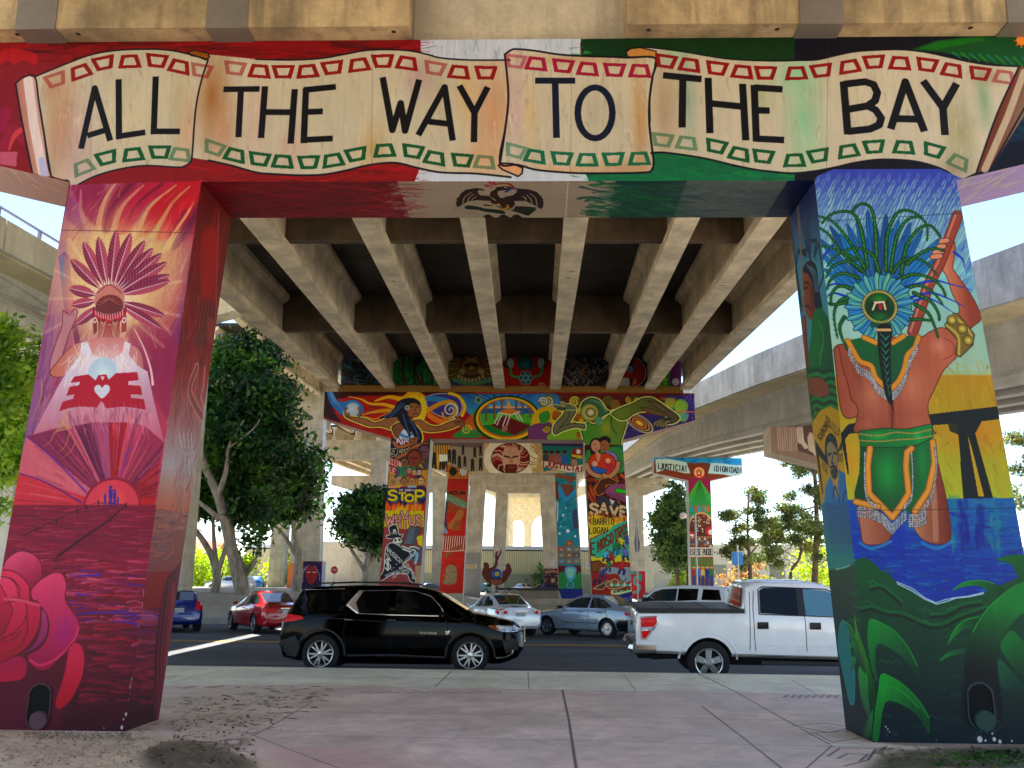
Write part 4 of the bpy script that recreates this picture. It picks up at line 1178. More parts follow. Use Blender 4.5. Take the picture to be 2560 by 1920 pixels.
for k in range(7):
 c.poly([(1190,290+k*36),(1260,285+k*38),(1200,330+k*36)],'#f0cc30')
# comet and globe
c.poly([(165,200),(200,180),(230,280),(330,330),(470,310),(560,380),(565,440),(500,500),(380,500),(290,440),(200,340)],'#205a98',sm=True)
for k in range(7):
 c.line([(185+k*5,200),(220+k*14,310+k*8),(330+k*12,400+k*6)],'#7aa8cc' if k%2 else '#123a70',8,sm=True)
c.disc((450,415),84,'#4a88a8')
c.disc((450,415),72,'#a8b4b0')
c.blob((440,400),50,50,'#d8d8cc',.8)
# whorl at centre left, sky, oval
c.poly([(1640,240),(2700,240),(2700,560),(1820,560),(1700,420)],grad=((2000,240),(2000,420),'#164a8a','#2a78b0'))
for k in range(14):
 c.line([(1700+k*50,250),(1950+k*20,330)],'#4a98c4' if k%2 else '#0c3064',9,alpha=.7)
c.poly([(1260,300),(1330,250),(1500,240),(1620,280),(1660,400),(1600,500),(1500,520),(1300,420)],'#2a2868',sm=True,edge='#b8c8d0',ew=8)
c.line([(1280,290),(1400,300),(1520,330),(1590,400)],'#2a6ea8',60,sm=True)
c.line([(1290,420),(1420,350),(1540,330),(1600,400),(1560,490),(1470,510),(1440,450)],'#c88420',52,sm=True,taper=(1,.4))
c.spiral((1530,420),90,'#d8c8a0',20,2,1.2)
c.line([(1520,235),(1620,270),(1690,380),(1660,480)],'#d8b81c',34,sm=True)
c.line([(1300,480),(1400,540),(1500,560)],'#d86a18',60,sm=True)
c.poly([(1560,720),(1640,640),(1700,600),(1800,620),(1880,720)],'#2a6a2c',sm=True)
c.poly([(1760,470),(1830,400),(1900,440),(1860,560),(1800,520)],'#3a8a28',sm=True)
c.poly([(1680,560),(1800,470),(1850,600),(1760,640)],'#b04a18',sm=True)
c.spiral((1710,640),56,'#b8b840',16,2)
c.disc((1840,310),38,'#8a9a50')
c.disc((1840,310),26,'#1a4a3a')
# central oval
c.disc((2160,520),372,'#0a2410',262)
c.disc((2160,515),345,'#d8b010',240)
c.disc((2160,510),318,'#b84a10',218)
c.disc((2160,505),300,'#3a86c0',206)
c.clip_poly([(2160+300*math.cos(t*.1571),505+206*math.sin(t*.1571)) for t in range(40)])
c.poly([(1800,380),(2500,380),(2500,800),(1800,800)],'#d8a878')
c.poly([(1800,400),(2500,400),(2500,470),(1800,470)],'#12488a')
c.poly([(1800,460),(2500,460),(2500,900),(1800,900)],'#3f9a20')
c.poly([(1860,590),(2500,560),(2500,800),(1860,800)],'#0e5a20')
for x0,y0,y1 in ((1925,390,540),(2015,350,510),(2100,320,420),(2260,310,430),(2330,350,470),(2410,390,500),(2470,390,560)):
 c.line([(x0,y0),(x0,y1)],'#5a4038',24)
 c.line([(x0-24,y0-6),(x0+24,y0-6)],'#6a4c40',22)
c.poly([(1975,590),(2130,480),(2420,600),(2240,700)],'#4a0c10')
c.poly([(2060,440),(2170,400),(2300,430),(2200,480)],'#c06a1c')
for q in ([(2070,460),(2020,570)],[(2100,470),(2045,585)],[(2150,485),(2110,600)],[(2190,480),(2150,600)],[(2240,450),(2290,530)],[(2270,445),(2330,540)]):
 c.line(q,'#d8d0c4',12)
c.line([(2060,450),(2200,475),(2300,440)],'#d8d0c4',12)
c.poly([(2100,600),(2160,590),(2160,650),(2100,660)],'#8a5a4a')
c.poly([(2180,400),(2150,370),(2170,310),(2200,370)],'#e8a020')
c.clip=None
# right-hand sky, scrolls, figures
c.T=(1280,930,S4)
c.poly([(480,240),(2040,240),(2040,520),(480,560)],'#4a1010')
c.streaks((480,250,2000,480),110,['#6a120c','#2a4a20','#3a0a0a','#1c3a48','#7a2a10'],160,24,0,20,.8)
c.poly([(230,260),(500,250),(520,400),(320,420)],'#2a6aa8',sm=True,soft=14)
c.poly([(300,400),(750,400),(760,620),(420,740),(200,740)],'#c8a018',sm=True,soft=10)
c.poly([(200,600),(430,560),(400,740),(200,740)],'#5a2a58',sm=True)
c.poly([(300,470),(400,430),(420,520),(330,570)],'#2a7a28',sm=True)
c.poly([(500,640),(800,650),(800,745),(400,745)],'#6a9a20',sm=True)
for x,y,r,cc,sg in ((400,320,60,'#c8c0a0',1),(350,330,50,'#d8d8d0',-1),(690,330,56,'#d0b83c',1),(490,480,48,'#c85a14',-1),(385,630,40,'#c89828',1),(745,700,34,'#c86a20',1),(720,500,40,'#c86018',1),(1060,320,50,'#4a3020',1),(1140,360,50,'#8a4a20',-1),(1290,310,34,'#d0b018',1),(1380,310,34,'#d8b820',-1),(1780,350,56,'#c8a020',1),(1870,380,62,'#98b81c',-1),(1890,490,46,'#4aa878',1)):
 c.disc((x,y),r*1.12,'#2a3018' if r<50 else '#4a5a1c')
 c.spiral((x,y),r,cc,r*.34,2,R.uniform(0,6),sg)
c.poly([(1700,260),(2030,250),(2030,600),(1950,620),(1220,760),(1240,560),(1400,460),(1600,480)],'#241850',sm=False)
c.streaks((1260,540,2000,700),60,['#38286c','#140c34','#4a3a8c'],120,20,-10,10,.6)
for x,y,r,cc,sg in ((1750,350,54,'#c89020',1),(1868,378,66,'#a0bc1c',-1),(1890,490,50,'#4ab088',1)):
 c.disc((x,y),r*1.2,'#6aa03c')
 c.spiral((x,y),r,cc,r*.36,2,.5,sg)
c.streaks((1900,260,2030,560),30,['#6a5ab0','#8a6ad0','#3a2a70'],120,18,90,16,.7)
c.line([(1800,440),(2025,442)],'#d8684c',16)
for k,(rx,cc) in enumerate(((170,'#c8bc80'),(150,'#180c30'),(132,'#b88c50'),(112,'#1c0c1c'),(94,'#c86a20'),(70,'#4a1810'),(52,'#d8a428'),(26,'#f0d860'))):
 c.disc((1410,565),rx,cc,rx*.48,32)
HALO,GF,GD='#d0d878','#2c5a26','#0c1a0c'
def body(pts,f,ew=9,grad=None):
 c.line(list(pts)+[pts[0]],HALO,38,sm=True)
 c.poly(pts,f,sm=True,grad=grad,edge=GD,ew=ew)
# right green figure: shoulders, long arm, hand, raised arm
body([(760,620),(830,560),(900,580),(980,560),(1090,460),(1140,430),(1260,540),(1240,650),(1210,740),(1180,860),(1060,900),(900,860),(810,780)],None,9,((820,700),(1200,600),'#3c7a26','#5a7424'))
body([(1100,460),(1200,400),(1330,350),(1440,295),(1540,290),(1620,330),(1720,400),(1840,490),(1830,540),(1760,570),(1700,560),(1730,500),(1600,450),(1450,430),(1350,460),(1260,520),(1180,520)],None,9,((1150,480),(1700,400),'#5c7a24','#4a3a24'))
c.poly([(1420,390),(1520,400),(1640,440),(1730,490),(1600,480),(1480,440)],'#5a4428',sm=True,edge=GD,ew=6)
c.poly([(1500,320),(1600,340),(1720,430),(1640,420)],'#5a4a34',sm=True,edge=GD,ew=6)
for k in range(5):
 c.line([(1740,520+k*6),(1660+k*10,530+k*8),(1590+k*30,560+k*12),(1570+k*34,590+k*4)],GD,36,sm=True)
 c.line([(1740,520+k*6),(1660+k*10,530+k*8),(1590+k*30,560+k*12),(1572+k*34,588+k*4)],'#80684a',23,sm=True)
body([(800,630),(700,610),(560,650),(480,690),(455,640),(480,570),(560,480),(610,400),(690,420),(700,450),(640,560),(720,570),(800,580)],'#5c5c42')
c.line([(700,560),(560,600),(500,660)],'#2c3420',10,sm=True)
c.line([(640,440),(600,540),(520,620)],'#2c3420',9,sm=True)
c.poly([(610,420),(700,420),(710,390),(640,350),(600,350),(560,330),(540,340),(580,390),(480,360),(440,370),(500,420),(560,430)],'#52584a',sm=True,edge=HALO,ew=8)
for k in range(4):
 c.line([(590,395+k*9),(500,375+k*14)],'#1c2418',7)
body([(760,400),(790,330),(880,290),(970,320),(1040,420),(1080,440),(1010,480),(950,520),(800,480)],'#2c5640')
c.line([(880,310),(980,350),(1040,440)],'#4a7a60',26,sm=True)
c.disc((858,448),104,'#14180c')
for r_,cc in ((98,'#8a9238'),(78,'#b0ac58'),(56,'#2a2410'),(50,'#6a6a30'),(36,'#c8c090'),(20,'#e0dcc0')):
 c.disc((870 if r_<60 else 858,448),r_,cc)
c.disc((960,540),46,'#4a8a68')
c.blob((1040,620),90,140,'#a09a2c',.8)
c.line([(1100,480),(1100,600),(1160,690)],GD,9,sm=True)
# left figure
c.T=(780,930,S4)
YH='#d8c84a'
def body2(pts,f,e=8):
 c.line(list(pts)+[pts[0]],YH,34,sm=True)
 c.poly(pts,f,sm=True,edge='#1c0c0c',ew=e)
body2([(360,440),(400,490),(480,500),(600,520),(700,560),(820,520),(920,490),(1000,560),(1010,650),(900,640),(760,600),(640,600),(520,560),(420,520),(370,490)],SK)
body2([(1110,540),(1200,530),(1300,590),(1400,600),(1500,560),(1600,530),(1640,560),(1600,600),(1480,640),(1340,660),(1240,650),(1140,620)],SK)
for k,(dx,dy) in enumerate(((60,-20),(80,10),(74,38),(50,62),(-10,-60))):
 c.line([(1590,560),(1610+dx*.5,550+dy*.5),(1605+dx,555+dy)],'#1c0c0c',27,sm=True)
 c.line([(1590,560),(1610+dx*.5,550+dy*.5),(1605+dx,555+dy)],SK,17,sm=True)
for q in ([(380,490),(365,430),(385,400)],[(520,500),(530,430),(515,400)],[(420,500),(400,460)]):
 c.line(q,'#1c0c0c',24,sm=True)
 c.line(q,SK,15,sm=True)
body2([(880,620),(960,560),(1080,560),(1190,640),(1210,760),(1100,800),(970,780)],'#6c3e2c')
c.poly([(960,720),(1000,640),(1060,600),(1130,640),(1190,720),(1170,800),(1000,800)],'#c8ccd4',sm=True,edge='#203048',ew=6)
c.line([(980,690),(1060,720),(1150,640)],'#3a78b0',30,sm=True)
c.poly([(1060,360),(1120,330),(1190,340),(1205,420),(1180,480),(1130,500),(1080,480),(1050,430)],'#8a5430',sm=True,edge='#1c0c0c',ew=7)
c.poly([(1010,480),(1080,470),(1090,560),(1060,640),(1010,620)],'#7a4628',sm=True)
for q in ([(1085,390),(1120,384)],[(1150,384),(1186,386)],[(1138,400),(1142,430)]):
 c.line(q,'#1c0c0c',9)
c.line([(1115,465),(1140,458),(1165,466)],'#6a1814',14)
c.poly([(740,510),(860,450),(920,380),(960,320),(1040,290),(1130,290),(1190,330),(1200,370),(1120,340),(1060,380),(1050,450),(1080,500),(1160,600),(1210,700),(1200,800),(1150,760),(1100,660),(1080,720),(1040,650),(960,540),(930,500),(840,510)],'#12101c',sm=True)
for q in ([(800,500),(920,420),(990,340)],[(860,500),(940,430),(1020,350)],[(1080,520),(1150,640),(1185,740)],[(1010,470),(1040,580),(1075,680)]):
 c.line(q,'#2a4a7c',12,sm=True)
c.disc((1052,395),28,'#9aa89a')
c.line([(1036,395),(1068,395)],'#2a3828',7)
c.line([(1052,380),(1052,410)],'#2a3828',7)
# left leg below the figure (drawn in the wider frame)
def legfill(q,cc,**k):
 c.poly(q,cc,**k)
c.poly([(860,800),(960,770),(1220,790),(1330,700),(1330,1300),(800,1300),(840,900)],'#3a2c18')
c.clip_poly([(880,690),(980,740),(1320,700),(1250,2700),(740,2700),(800,1500)])
c.poly([(860,720),(960,760),(960,900),(850,900)],'#101430')
c.streaks((880,820,1300,1300),80,['#c8a820','#2a6a34','#7a1c14','#3a2a5c','#c86018'],90,34,30,60,.8)
c.text('NO',(945,735),(1075,770),(-5,60),'#e8e0ec',15,.25,'#4a1030',16)
c.text('SMOKE',(875,860),(1060,835),(6,64),'#0c0c10',17,.28,'#d0d8c0',9)
for q in ([(905,780),(960,830),(1080,800),(1130,780)],[(940,950),(1040,900),(1150,820),(1260,800)]):
 c.line(q,'#2c1008',46,sm=True)
 c.line(q,'#9a5428',34,sm=True)
def head(x,y,r,skin,hair,asp=1.2,glass=False):
 c.disc((x,y-r*.15),r*1.12,hair,r*asp*1.1)
 c.disc((x,y),r*.92,skin,r*asp*.95)
 c.line([(x-r*.5,y-r*.12),(x-r*.12,y-r*.12)],'#1c1010',max(r*.16,5))
 c.line([(x+r*.12,y-r*.12),(x+r*.5,y-r*.12)],'#1c1010',max(r*.16,5))
 c.line([(x-r*.25,y+r*.55),(x+r*.25,y+r*.55)],'#5a1818',max(r*.14,4))
 c.line([(x,y),(x-r*.06,y+r*.25)],'#3a1c14',max(r*.08,3))
head(1125,745,48,'#7a4a2c','#14101a')
head(1240,890,66,'#5a3440','#1a1220')
head(1130,960,78,'#6c2c20','#2a1410')
head(1020,1005,46,'#6a4430','#0e0c14')
c.text('CLEAN',(862,955),(985,1000),(-4,60),'#e8b0a0',10,.25,'#8a1c24',12)
c.text('UP',(862,1050),(925,1070),(-4,60),'#e8b0a0',10,.25,'#8a1c24',12)
c.poly([(850,1120),(1280,1080),(1270,1300),(840,1300)],'#b87c1c',alpha=.9)
c.poly([(950,1040),(1150,1050),(1140,1130),(920,1150)],'#1c6a44',alpha=.9)
for x,y,sk,sh,ha in ((945,1110,'#5a3a6a','#202850','#14101c'),(1025,1095,'#4a6a58','#2a6a3a','#181420'),(1075,1090,'#c88c78','#8a1c2c','#1a1418'),(1130,1110,'#d0a060','#7a1c3c','#3a1c20'),(1185,1110,'#b8a8b8','#1c1c38','#0e0e1c')):
 c.poly([(x-40,y+70),(x-28,y+30),(x+28,y+30),(x+40,y+70)],sh)
 head(x,y,24,sk,ha)
for x,y,sk,sh,ha in ((895,1215,'#9a7048','#d08a80','#b08a60'),(965,1200,'#b88a60','#c8a020','#8a6a40'),(1018,1215,'#8a6040','#6a1c4c','#181010'),(1105,1210,'#a87848','#8aa8c0','#241810'),(1205,1205,'#c89868','#28183c','#0c0a18')):
 c.poly([(x-56,y+100),(x-40,y+48),(x+40,y+48),(x+56,y+100)],sh)
 head(x,y,36,sk,ha)
c.T=(880,1180,S4)
c.poly([(360,180),(820,170),(810,420),(340,420)],'#22123c')
c.text('THE BOMBING!!',(520,192),(740,188),(0,22),'#d8d0d8',5,.25)
for ch,x0,y0,w_,h_ in (('S',410,205,80,105),('T',525,232,60,75),('O',590,250,90,75),('P',705,205,85,115)):
 c.text(ch,(x0+12,y0+12),(x0+w_+12,y0+12),(0,h_),'#1c6a5a',27,0)
 c.text(ch,(x0,y0),(x0+w_,y0),(0,h_),'#e0c414',25,0,'#14102c',13)
c.poly([(340,420),(800,400),(790,620),(320,640)],'#c8b414')
for k in range(24):
 x=365+k*19
 h_=R.uniform(60,130)
 c.poly([(x-24,430),(x-14,430-h_*.5),(x+R.uniform(-8,8),430-h_),(x+14,430-h_*.4),(x+24,430)],R.choice(['#c8340c','#d8600c','#b01c0c','#e08a10']))
c.blob((540,420),130,60,'#e8e020',.9)
c.streaks((350,430,790,600),40,['#b8a010','#d8cc30','#8a7a0c'],60,14,80,20,.5)
for ch,x0,y0,w_,h_ in (('W',375,480,90,105),('H',485,480,45,130),('Y',545,440,75,190),('U',640,490,50,95),('S',715,485,45,100)):
 c.text(ch,(x0,y0),(x0+w_,y0),(0,h_),'#d08a84',21,0,'#3a0c14',14)
c.poly([(320,600),(420,610),(560,660),(700,600),(800,610),(770,1300),(260,1300)],'#7c3030')
c.poly([(640,600),(760,620),(660,800),(560,800)],'#4c5662',edge='#14181e',ew=7)
c.poly([(700,620),(740,610),(700,800),(660,810)],'#3a424c')
c.poly([(715,720),(780,690),(780,830),(730,800)],'#d8c41c')
c.poly([(640,840),(760,820),(760,1000),(620,960)],'#3a4652')
c.line([(640,940),(720,900),(700,1010)],'#8ab0c8',30,sm=True)
WH,BK2='#d4d4cc','#10141c'
c.poly([(380,700),(420,690),(410,610),(490,585),(520,690),(560,690),(540,725),(400,735)],BK2,sm=True,edge=WH,ew=9)
c.disc((470,650),18,WH)
c.line([(440,690),(500,665)],WH,6)
c.line([(440,665),(500,690)],WH,6)
c.disc((500,765),62,BK2,52)
c.disc((502,765),52,WH,42)
c.disc((480,755),13,BK2)
c.disc((525,750),13,BK2)
c.line([(470,785),(500,798),(540,785)],BK2,7)
c.poly([(370,860),(400,800),(460,785),(560,840),(640,900),(640,960),(560,1030),(640,1080),(690,1160),(700,1230),(640,1200),(600,1130),(460,1130),(330,1200),(300,1180),(350,1080),(360,960)],BK2,sm=True,edge=WH,ew=9)
for q in ([(560,820),(600,840),(640,850)],[(560,850),(610,870),(650,880)],[(640,830),(700,830),(740,850)],[(660,860),(700,870),(690,900)]):
 c.line(q,BK2,26,sm=True)
 c.line(q,WH,17,sm=True)
c.text('NASSCO',(400,830),(560,985),(-32,22),WH,8,.25)
c.text('ASCO',(392,890),(425,955),(-24,12),WH,5)
c.text('$',(370,950),(430,950),(-6,140),WH,12,0)
c.text('S2HDST',(555,1010),(630,930),(20,16),WH,5)
c.text('TELEDYNE',(615,1010),(690,1120),(-16,12),WH,5)
c.text('RYAN',(682,1120),(690,1180),(-24,4),WH,5)
c.text('MARINE',(520,1058),(600,1030),(6,24),WH,5)
c.text('AMPHIB',(540,1085),(650,1065),(4,22),WH,5)
c.text('BASE',(555,1110),(635,1098),(4,22),WH,5)
c.text('SOUTHWEST',(365,1140),(500,1085),(8,28),WH,5)
c.text('ISLAND',(440,1170),(520,1090),(16,16),WH,5)
for x,y in ((490,1020),(440,1080),(460,1060)):
 c.disc((x,y),6,WH)
c.poly([(700,1040),(780,1030),(770,1260),(700,1230)],'#b89a70',alpha=.8)
c.clip=None
# right leg
c.T=(1320,1180,S4)
c.clip_poly([(560,-440),(1130,-440),(1062,-200),(1062,0),(1185,1500),(700,1500)])
c.poly([(500,-300),(1300,-300),(1300,560),(500,560)],'#2a0806')
c.poly([(640,-240),(1060,-300),(1060,-60),(640,-20)],'#1a5a34')
c.streaks((640,40,1090,330),60,['#b83a08','#d8700c','#7a1408','#1c0404','#c85a10'],130,34,70,30,.8)
c.poly([(680,0),(1000,0),(980,40),(940,70),(900,110),(800,110),(740,70)],'#1f7a28')
c.poly([(720,-20),(640,-40),(640,-180),(720,-260),(980,-270),(1060,-200),(1064,-20),(980,20),(860,50),(780,30)],'#2a7a34',sm=True)
# couple with children
c.poly([(690,-340),(760,-380),(800,-330),(790,-190),(720,-160),(690,-220)],'#140c10',sm=True)
c.poly([(770,-360),(850,-400),(910,-370),(900,-310),(780,-310)],'#140c10',sm=True)
c.disc((750,-290),52,'#c08060',66)
c.disc((848,-290),52,'#8a5230',62)
for x in (735,830):
 c.line([(x-14,-300),(x+14,-304)],'#2a140c',7)
 c.line([(x+8,-250),(x+34,-254)],'#6a1c18',9)
c.poly([(850,-220),(960,-210),(1010,-80),(990,0),(880,-40)],'#7a6a9c',sm=True,edge='#1a0c14',ew=6)
c.poly([(655,-60),(690,-170),(760,-210),(870,-200),(950,-160),(980,-40),(900,20),(760,10)],'#b82c0c',sm=True,edge='#1a0808',ew=7)
c.poly([(750,-220),(800,-200),(790,-130),(770,-120)],'#c08060',sm=True)
for q in ([(650,-80),(680,-10),(760,40),(860,50)],[(1000,-100),(980,-20),(900,50),(840,40)]):
 c.line(q,'#1a0808',64,sm=True)
 c.line(q,'#b07850',48,sm=True)
c.poly([(690,-80),(740,-60),(860,-30),(850,10),(740,5)],'#1a4a9c',sm=True,edge='#0a1020',ew=6)
c.disc((738,-90),32,'#d09c80')
c.poly([(860,-100),(930,-90),(950,-20),(880,-20)],'#a81c2c',sm=True)
c.disc((885,-125),28,'#d8a080')
c.poly([(740,190),(800,90),(850,70),(900,60),(960,90),(1000,100),(960,130),(860,150),(880,200),(780,260),(750,230)],'#3a1808',sm=True,edge='#d07818',ew=7)
c.poly([(850,200),(920,140),(1000,130),(1100,150),(1110,330),(960,290),(860,240)],'#7a3a58',sm=True,edge='#200c18',ew=7)
c.poly([(975,180),(1100,195),(1100,245),(970,225)],'#2ab41c',edge='#0a3008',ew=6)
for k in range(4):
 c.line([(870,220+k*12),(980,250+k*14),(1080,290+k*16)],'#5a2444',7)
c.poly([(800,250),(860,280),(960,330),(1040,380),(1080,440),(720,440),(760,320)],'#24242c')
c.poly([(900,300),(960,320),(930,370)],'#d0d0d0')
for ch,x0,y0,w_,h_,sl in (('S',695,350,75,110,0),('A',800,345,75,100,0),('V',915,385,75,90,0),('E',1025,380,48,110,0)):
 c.text(ch,(x0,y0),(x0+w_,y0+12),(-2,h_),'#d8b07c',32,0,'#240a08',10)
c.poly([(640,500),(760,470),(900,510),(1120,500),(1120,620),(900,640),(680,740),(660,700)],'#d8bc24')
c.streaks((680,470,1110,560),40,['#d86010','#7a1408','#e89820'],70,24,70,20,.8)
c.text('BARRIO',(720,515),(950,515),(0,66),'#0c0a0c',9,.28)
c.text('LOGAN',(680,615),(880,612),(-2,64),'#0c0a0c',9,.28)
c.poly([(690,750),(880,660),(950,590),(1110,530),(1200,620),(1160,960),(690,940)],'#2aa080')
c.text('E',(695,790),(735,785),(4,130),'#6a3a1c',13,0,'#1c0c08',7)
c.text('NOSOTROS',(770,770),(1120,545),(8,112),'#6a3a1c',13,.32,'#1c0c08',7)
def runner(x,y,s_,top,leg,flip=1,skin='#8a5430'):
 c.line([(x-14*s_*flip,y+34*s_),(x-34*s_*flip,y+84*s_)],'#0c0c14',27*s_)
 c.line([(x+2*flip,y+34*s_),(x+26*s_*flip,y+62*s_),(x+16*s_*flip,y+94*s_)],'#0c0c14',27*s_)
 c.line([(x-14*s_*flip,y+34*s_),(x-34*s_*flip,y+80*s_)],leg,19*s_)
 c.line([(x+2*flip,y+34*s_),(x+26*s_*flip,y+62*s_),(x+16*s_*flip,y+90*s_)],leg,19*s_)
 c.line([(x+10*s_*flip,y-24*s_),(x-8*s_*flip,y+30*s_)],'#0c0c14',46*s_)
 c.line([(x+10*s_*flip,y-24*s_),(x-8*s_*flip,y+30*s_)],top,37*s_)
 c.line([(x+8*s_*flip,y-16*s_),(x+52*s_*flip,y+6*s_)],top,15*s_)
 c.line([(x+4*s_*flip,y-16*s_),(x-40*s_*flip,y+4*s_)],top,15*s_)
 c.disc((x+18*s_*flip,y-46*s_),16*s_,'#14100e')
 c.disc((x+20*s_*flip,y-42*s_),12*s_,skin)
c.poly([(695,930),(760,950),(830,940),(880,980),(960,960),(1000,910),(1060,950),(1160,930),(1160,1000),(1000,990),(900,1020),(700,980)],'#d8c820')
runner(1090,745,1.05,'#2a3c70','#8a8a98',-1)
runner(1030,760,.95,'#d8c41c','#2a3038',-1)
runner(970,815,1.0,'#1c6a2a','#1c5aa0')
runner(1075,885,1.0,'#5a5aa8','#281c58',-1)
runner(860,905,.9,'#4aa8c8','#16306a')
runner(925,930,.9,'#a01c28','#7a1424',-1)
c.poly([(700,1000),(790,980),(830,1060),(720,1110),(700,1080)],'#6a3818',sm=True,edge='#1c0c08',ew=7)
c.poly([(780,1070),(900,1050),(1000,1060),(1140,1060),(1165,1180),(1050,1220),(990,1130),(880,1130),(800,1120)],'#8c9298',sm=True)
runner(1040,1030,1.05,'#b01c24','#241c60')
runner(890,1022,.8,'#1c7a3c','#202c70')
runner(770,1140,1.15,'#8a1c20','#141c44')
runner(825,1120,.9,'#24306c','#6a2a40')
c.poly([(720,1290),(880,1200),(920,1220),(820,1300)],'#4a2c18',edge='#d0d8a0',ew=6)
c.poly([(850,1240),(960,1180),(1060,1230),(1120,1250),(1000,1290),(900,1290)],'#7a4420',edge='#d8d890',ew=6)
c.line([(1020,1190),(1050,1220),(1090,1180)],'#181820',10)
for k in range(7):
 c.poly([(900+k*36,1260),(925+k*36,1210+(k%2)*20),(945+k*36,1265)],'#2aa890' if k%2 else '#d8d8b0')
c.line([(940,1330),(1060,1330),(1180,1285)],'#d0d88c',54,sm=True)
c.text('WE MUST CLEAN OUR BAY',(950,1315),(1180,1270),(0,22),'#101c10',5,.25)
c.poly([(1000,1360),(1190,1310),(1200,1520),(1040,1500)],'#181c54')
for k in range(6):
 c.spiral((1080+k*22,1400+(k%3)*30),26,'#a8b0d8',6,1.3,k)
c.clip=None
c.T=(1280,930,S4)
c.text('TORERO',(1655,285),(1815,290),(-4,22),'#9a8a4a',6)
c.T=None
# ------------------------------------------------------------------ panels above the second cap
d=C_D2
d.T=(960,780,5.53)
d.poly([(-800,300),(2400,300),(2400,1100),(-800,1100)],'#0c0c0a')
d.streaks((-700,500,60,1000),70,['#0a1c3a','#123a5a','#0c2a1c','#241c4a','#3a5a4a'],120,40,20,60,.9)
d.poly([(90,560),(780,560),(780,1010),(90,1010)],'#0a3414')
d.streaks((100,580,770,1000),130,['#0f6a1c','#1c8a24','#084014','#2aa030','#062810'],130,28,-60,50,.8)
for q in ([(200,510),(300,580),(400,700),(440,860),(520,1000)],[(270,650),(260,800),(280,1000)],[(520,860),(540,1000)],[(660,830),(665,1000)]):
 d.line(q,'#24120c',34,sm=True)
d.poly([(430,600),(500,580),(520,640),(500,720),(420,740)],'#0a0a0c',sm=True)
d.line([(420,780),(420,960),(460,1000)],'#0a0a0c',22,sm=True)
d.poly([(370,510),(480,500),(500,570),(380,570)],'#6a1410')
d.poly([(870,560),(950,490),(1430,490),(1530,560),(1530,1015),(870,1015)],'#2a1c08')
for k in range(40):
 a=k/40*6.2832
 d.line([(1210+180*math.cos(a),750+170*math.sin(a)),(1210+420*math.cos(a),750+340*math.sin(a))],'#8a7430' if k%2 else '#5a4418',22,taper=(.5,1))
d.disc((1210,740),170,'#4a1c10',150)
d.disc((1210,760),120,'#8a6a28',110)
d.disc((1210,770),98,'#5a4418',96)
d.line([(1130,735),(1300,735)],'#0c0806',44)
d.poly([(1190,740),(1230,740),(1240,800),(1180,800)],'#a88434')
d.line([(1170,805),(1250,805)],'#3a1c0c',12)
for x in (1085,1345):
 d.disc((x,820),48,'#8a7430')
 d.disc((x,820),26,'#c0a850')
d.line([(1110,600),(1210,660),(1310,600)],'#8a7a48',22,sm=True)
d.poly([(880,1015),(960,920),(1480,920),(1530,1015)],'#122a5a')
for k in range(9):
 d.disc((985+k*58,940+50*math.sin(k/8*3.14)),36,'#3a7a3c',34)
for k in range(8):
 d.disc((1030+k*48,890+55*math.sin(k/7*3.14)),17,'#c8a058',28)
d.poly([(1580,520),(1700,450),(2300,450),(2500,600),(2500,1030),(1580,1030)],'#9a0a08',sm=False)
d.streaks((1600,480,2400,1010),60,['#7a0606','#b8140c','#5a0404'],160,34,10,30,.6)
for x in (1720,2200):
 d.disc((x,700),76,'#2a0c0c',84)
 d.disc((x+(20 if x<1900 else-20),710),44,'#2a8a38',30)
 d.poly([(x-10,660),(x+60,650),(x+70,750),(x+10,770)] if x<1900 else [(x+10,660),(x-60,650),(x-70,750),(x-10,770)],'#8ab0ac',sm=True)
d.poly([(1860,640),(2050,640),(2060,760),(1960,800),(1860,760)],'#0a3434',sm=True)
d.disc((1960,740),50,'#14605a')
for q in ([(1750,780),(1770,880),(1880,900)],[(2190,780),(2160,870),(2060,900)]):
 d.line(q,'#2c8a30',34,sm=True)
for k in range(6):
 a=k*1.047
 d.disc((1960+58*math.cos(a),910+62*math.sin(a)),40,'#c8d8d8')
 d.disc((1960+58*math.cos(a),910+62*math.sin(a)),33,'#123a5c')
d.disc((1960,910),56,'#5aa0b0')
d.disc((1960,910),22,'#123a5c')
d.text('BARRIO',(2140,985),(2210,985),(0,14),'#d8a090',5)
d.text('SOMOS',(2130,1010),(2230,1010),(0,14),'#d8a090',5)
d.T=(1340,780,5.267)
d.poly([(300,430),(960,430),(960,990),(300,990)],'#0e0e10')
d.streaks((380,430,800,560),40,['#5a0c0c','#3a0808'],60,26,0,40,.8)
for _ in range(90):
 x,y=R.uniform(340,940),R.uniform(520,980)
 a=R.choice([.8,-.8,.7,2.3])
 L=R.uniform(40,130)
 q=[(x,y),(x+L*math.cos(a),y+L*math.sin(a)),(x+L*math.cos(a)+40*math.cos(a+1.6),y+L*math.sin(a)+40*math.sin(a+1.6))]
 d.line(q,'#050505',18)
 d.line(q,R.choice(['#5c5c60','#8a8a8c','#3a3a40','#6a4c40','#a0a0a0']),9)
d.blob((620,780),70,60,'#a0521c',.8)
d.poly([(1060,430),(1480,430),(1480,1010),(1060,1010)],'#0a0c0a')
d.disc((1240,790),210,'#c0c0b8',210)
d.disc((1240,790),198,'#180606',198)
d.poly([(1280,600),(1400,680),(1440,800),(1400,920),(1260,990),(1290,800)],'#8a1c0c',sm=True)
d.disc((1220,800),70,'#a8100c',80)
d.disc((1237,755),46,'#4a78b0')
d.disc((1237,748),22,'#d8d8d8')
d.disc((1237,748),14,'#0a0a14')
d.poly([(1110,880),(1180,860),(1230,880),(1220,990),(1070,995)],'#b8b0a8',sm=True,edge='#0c0c0c',ew=8)
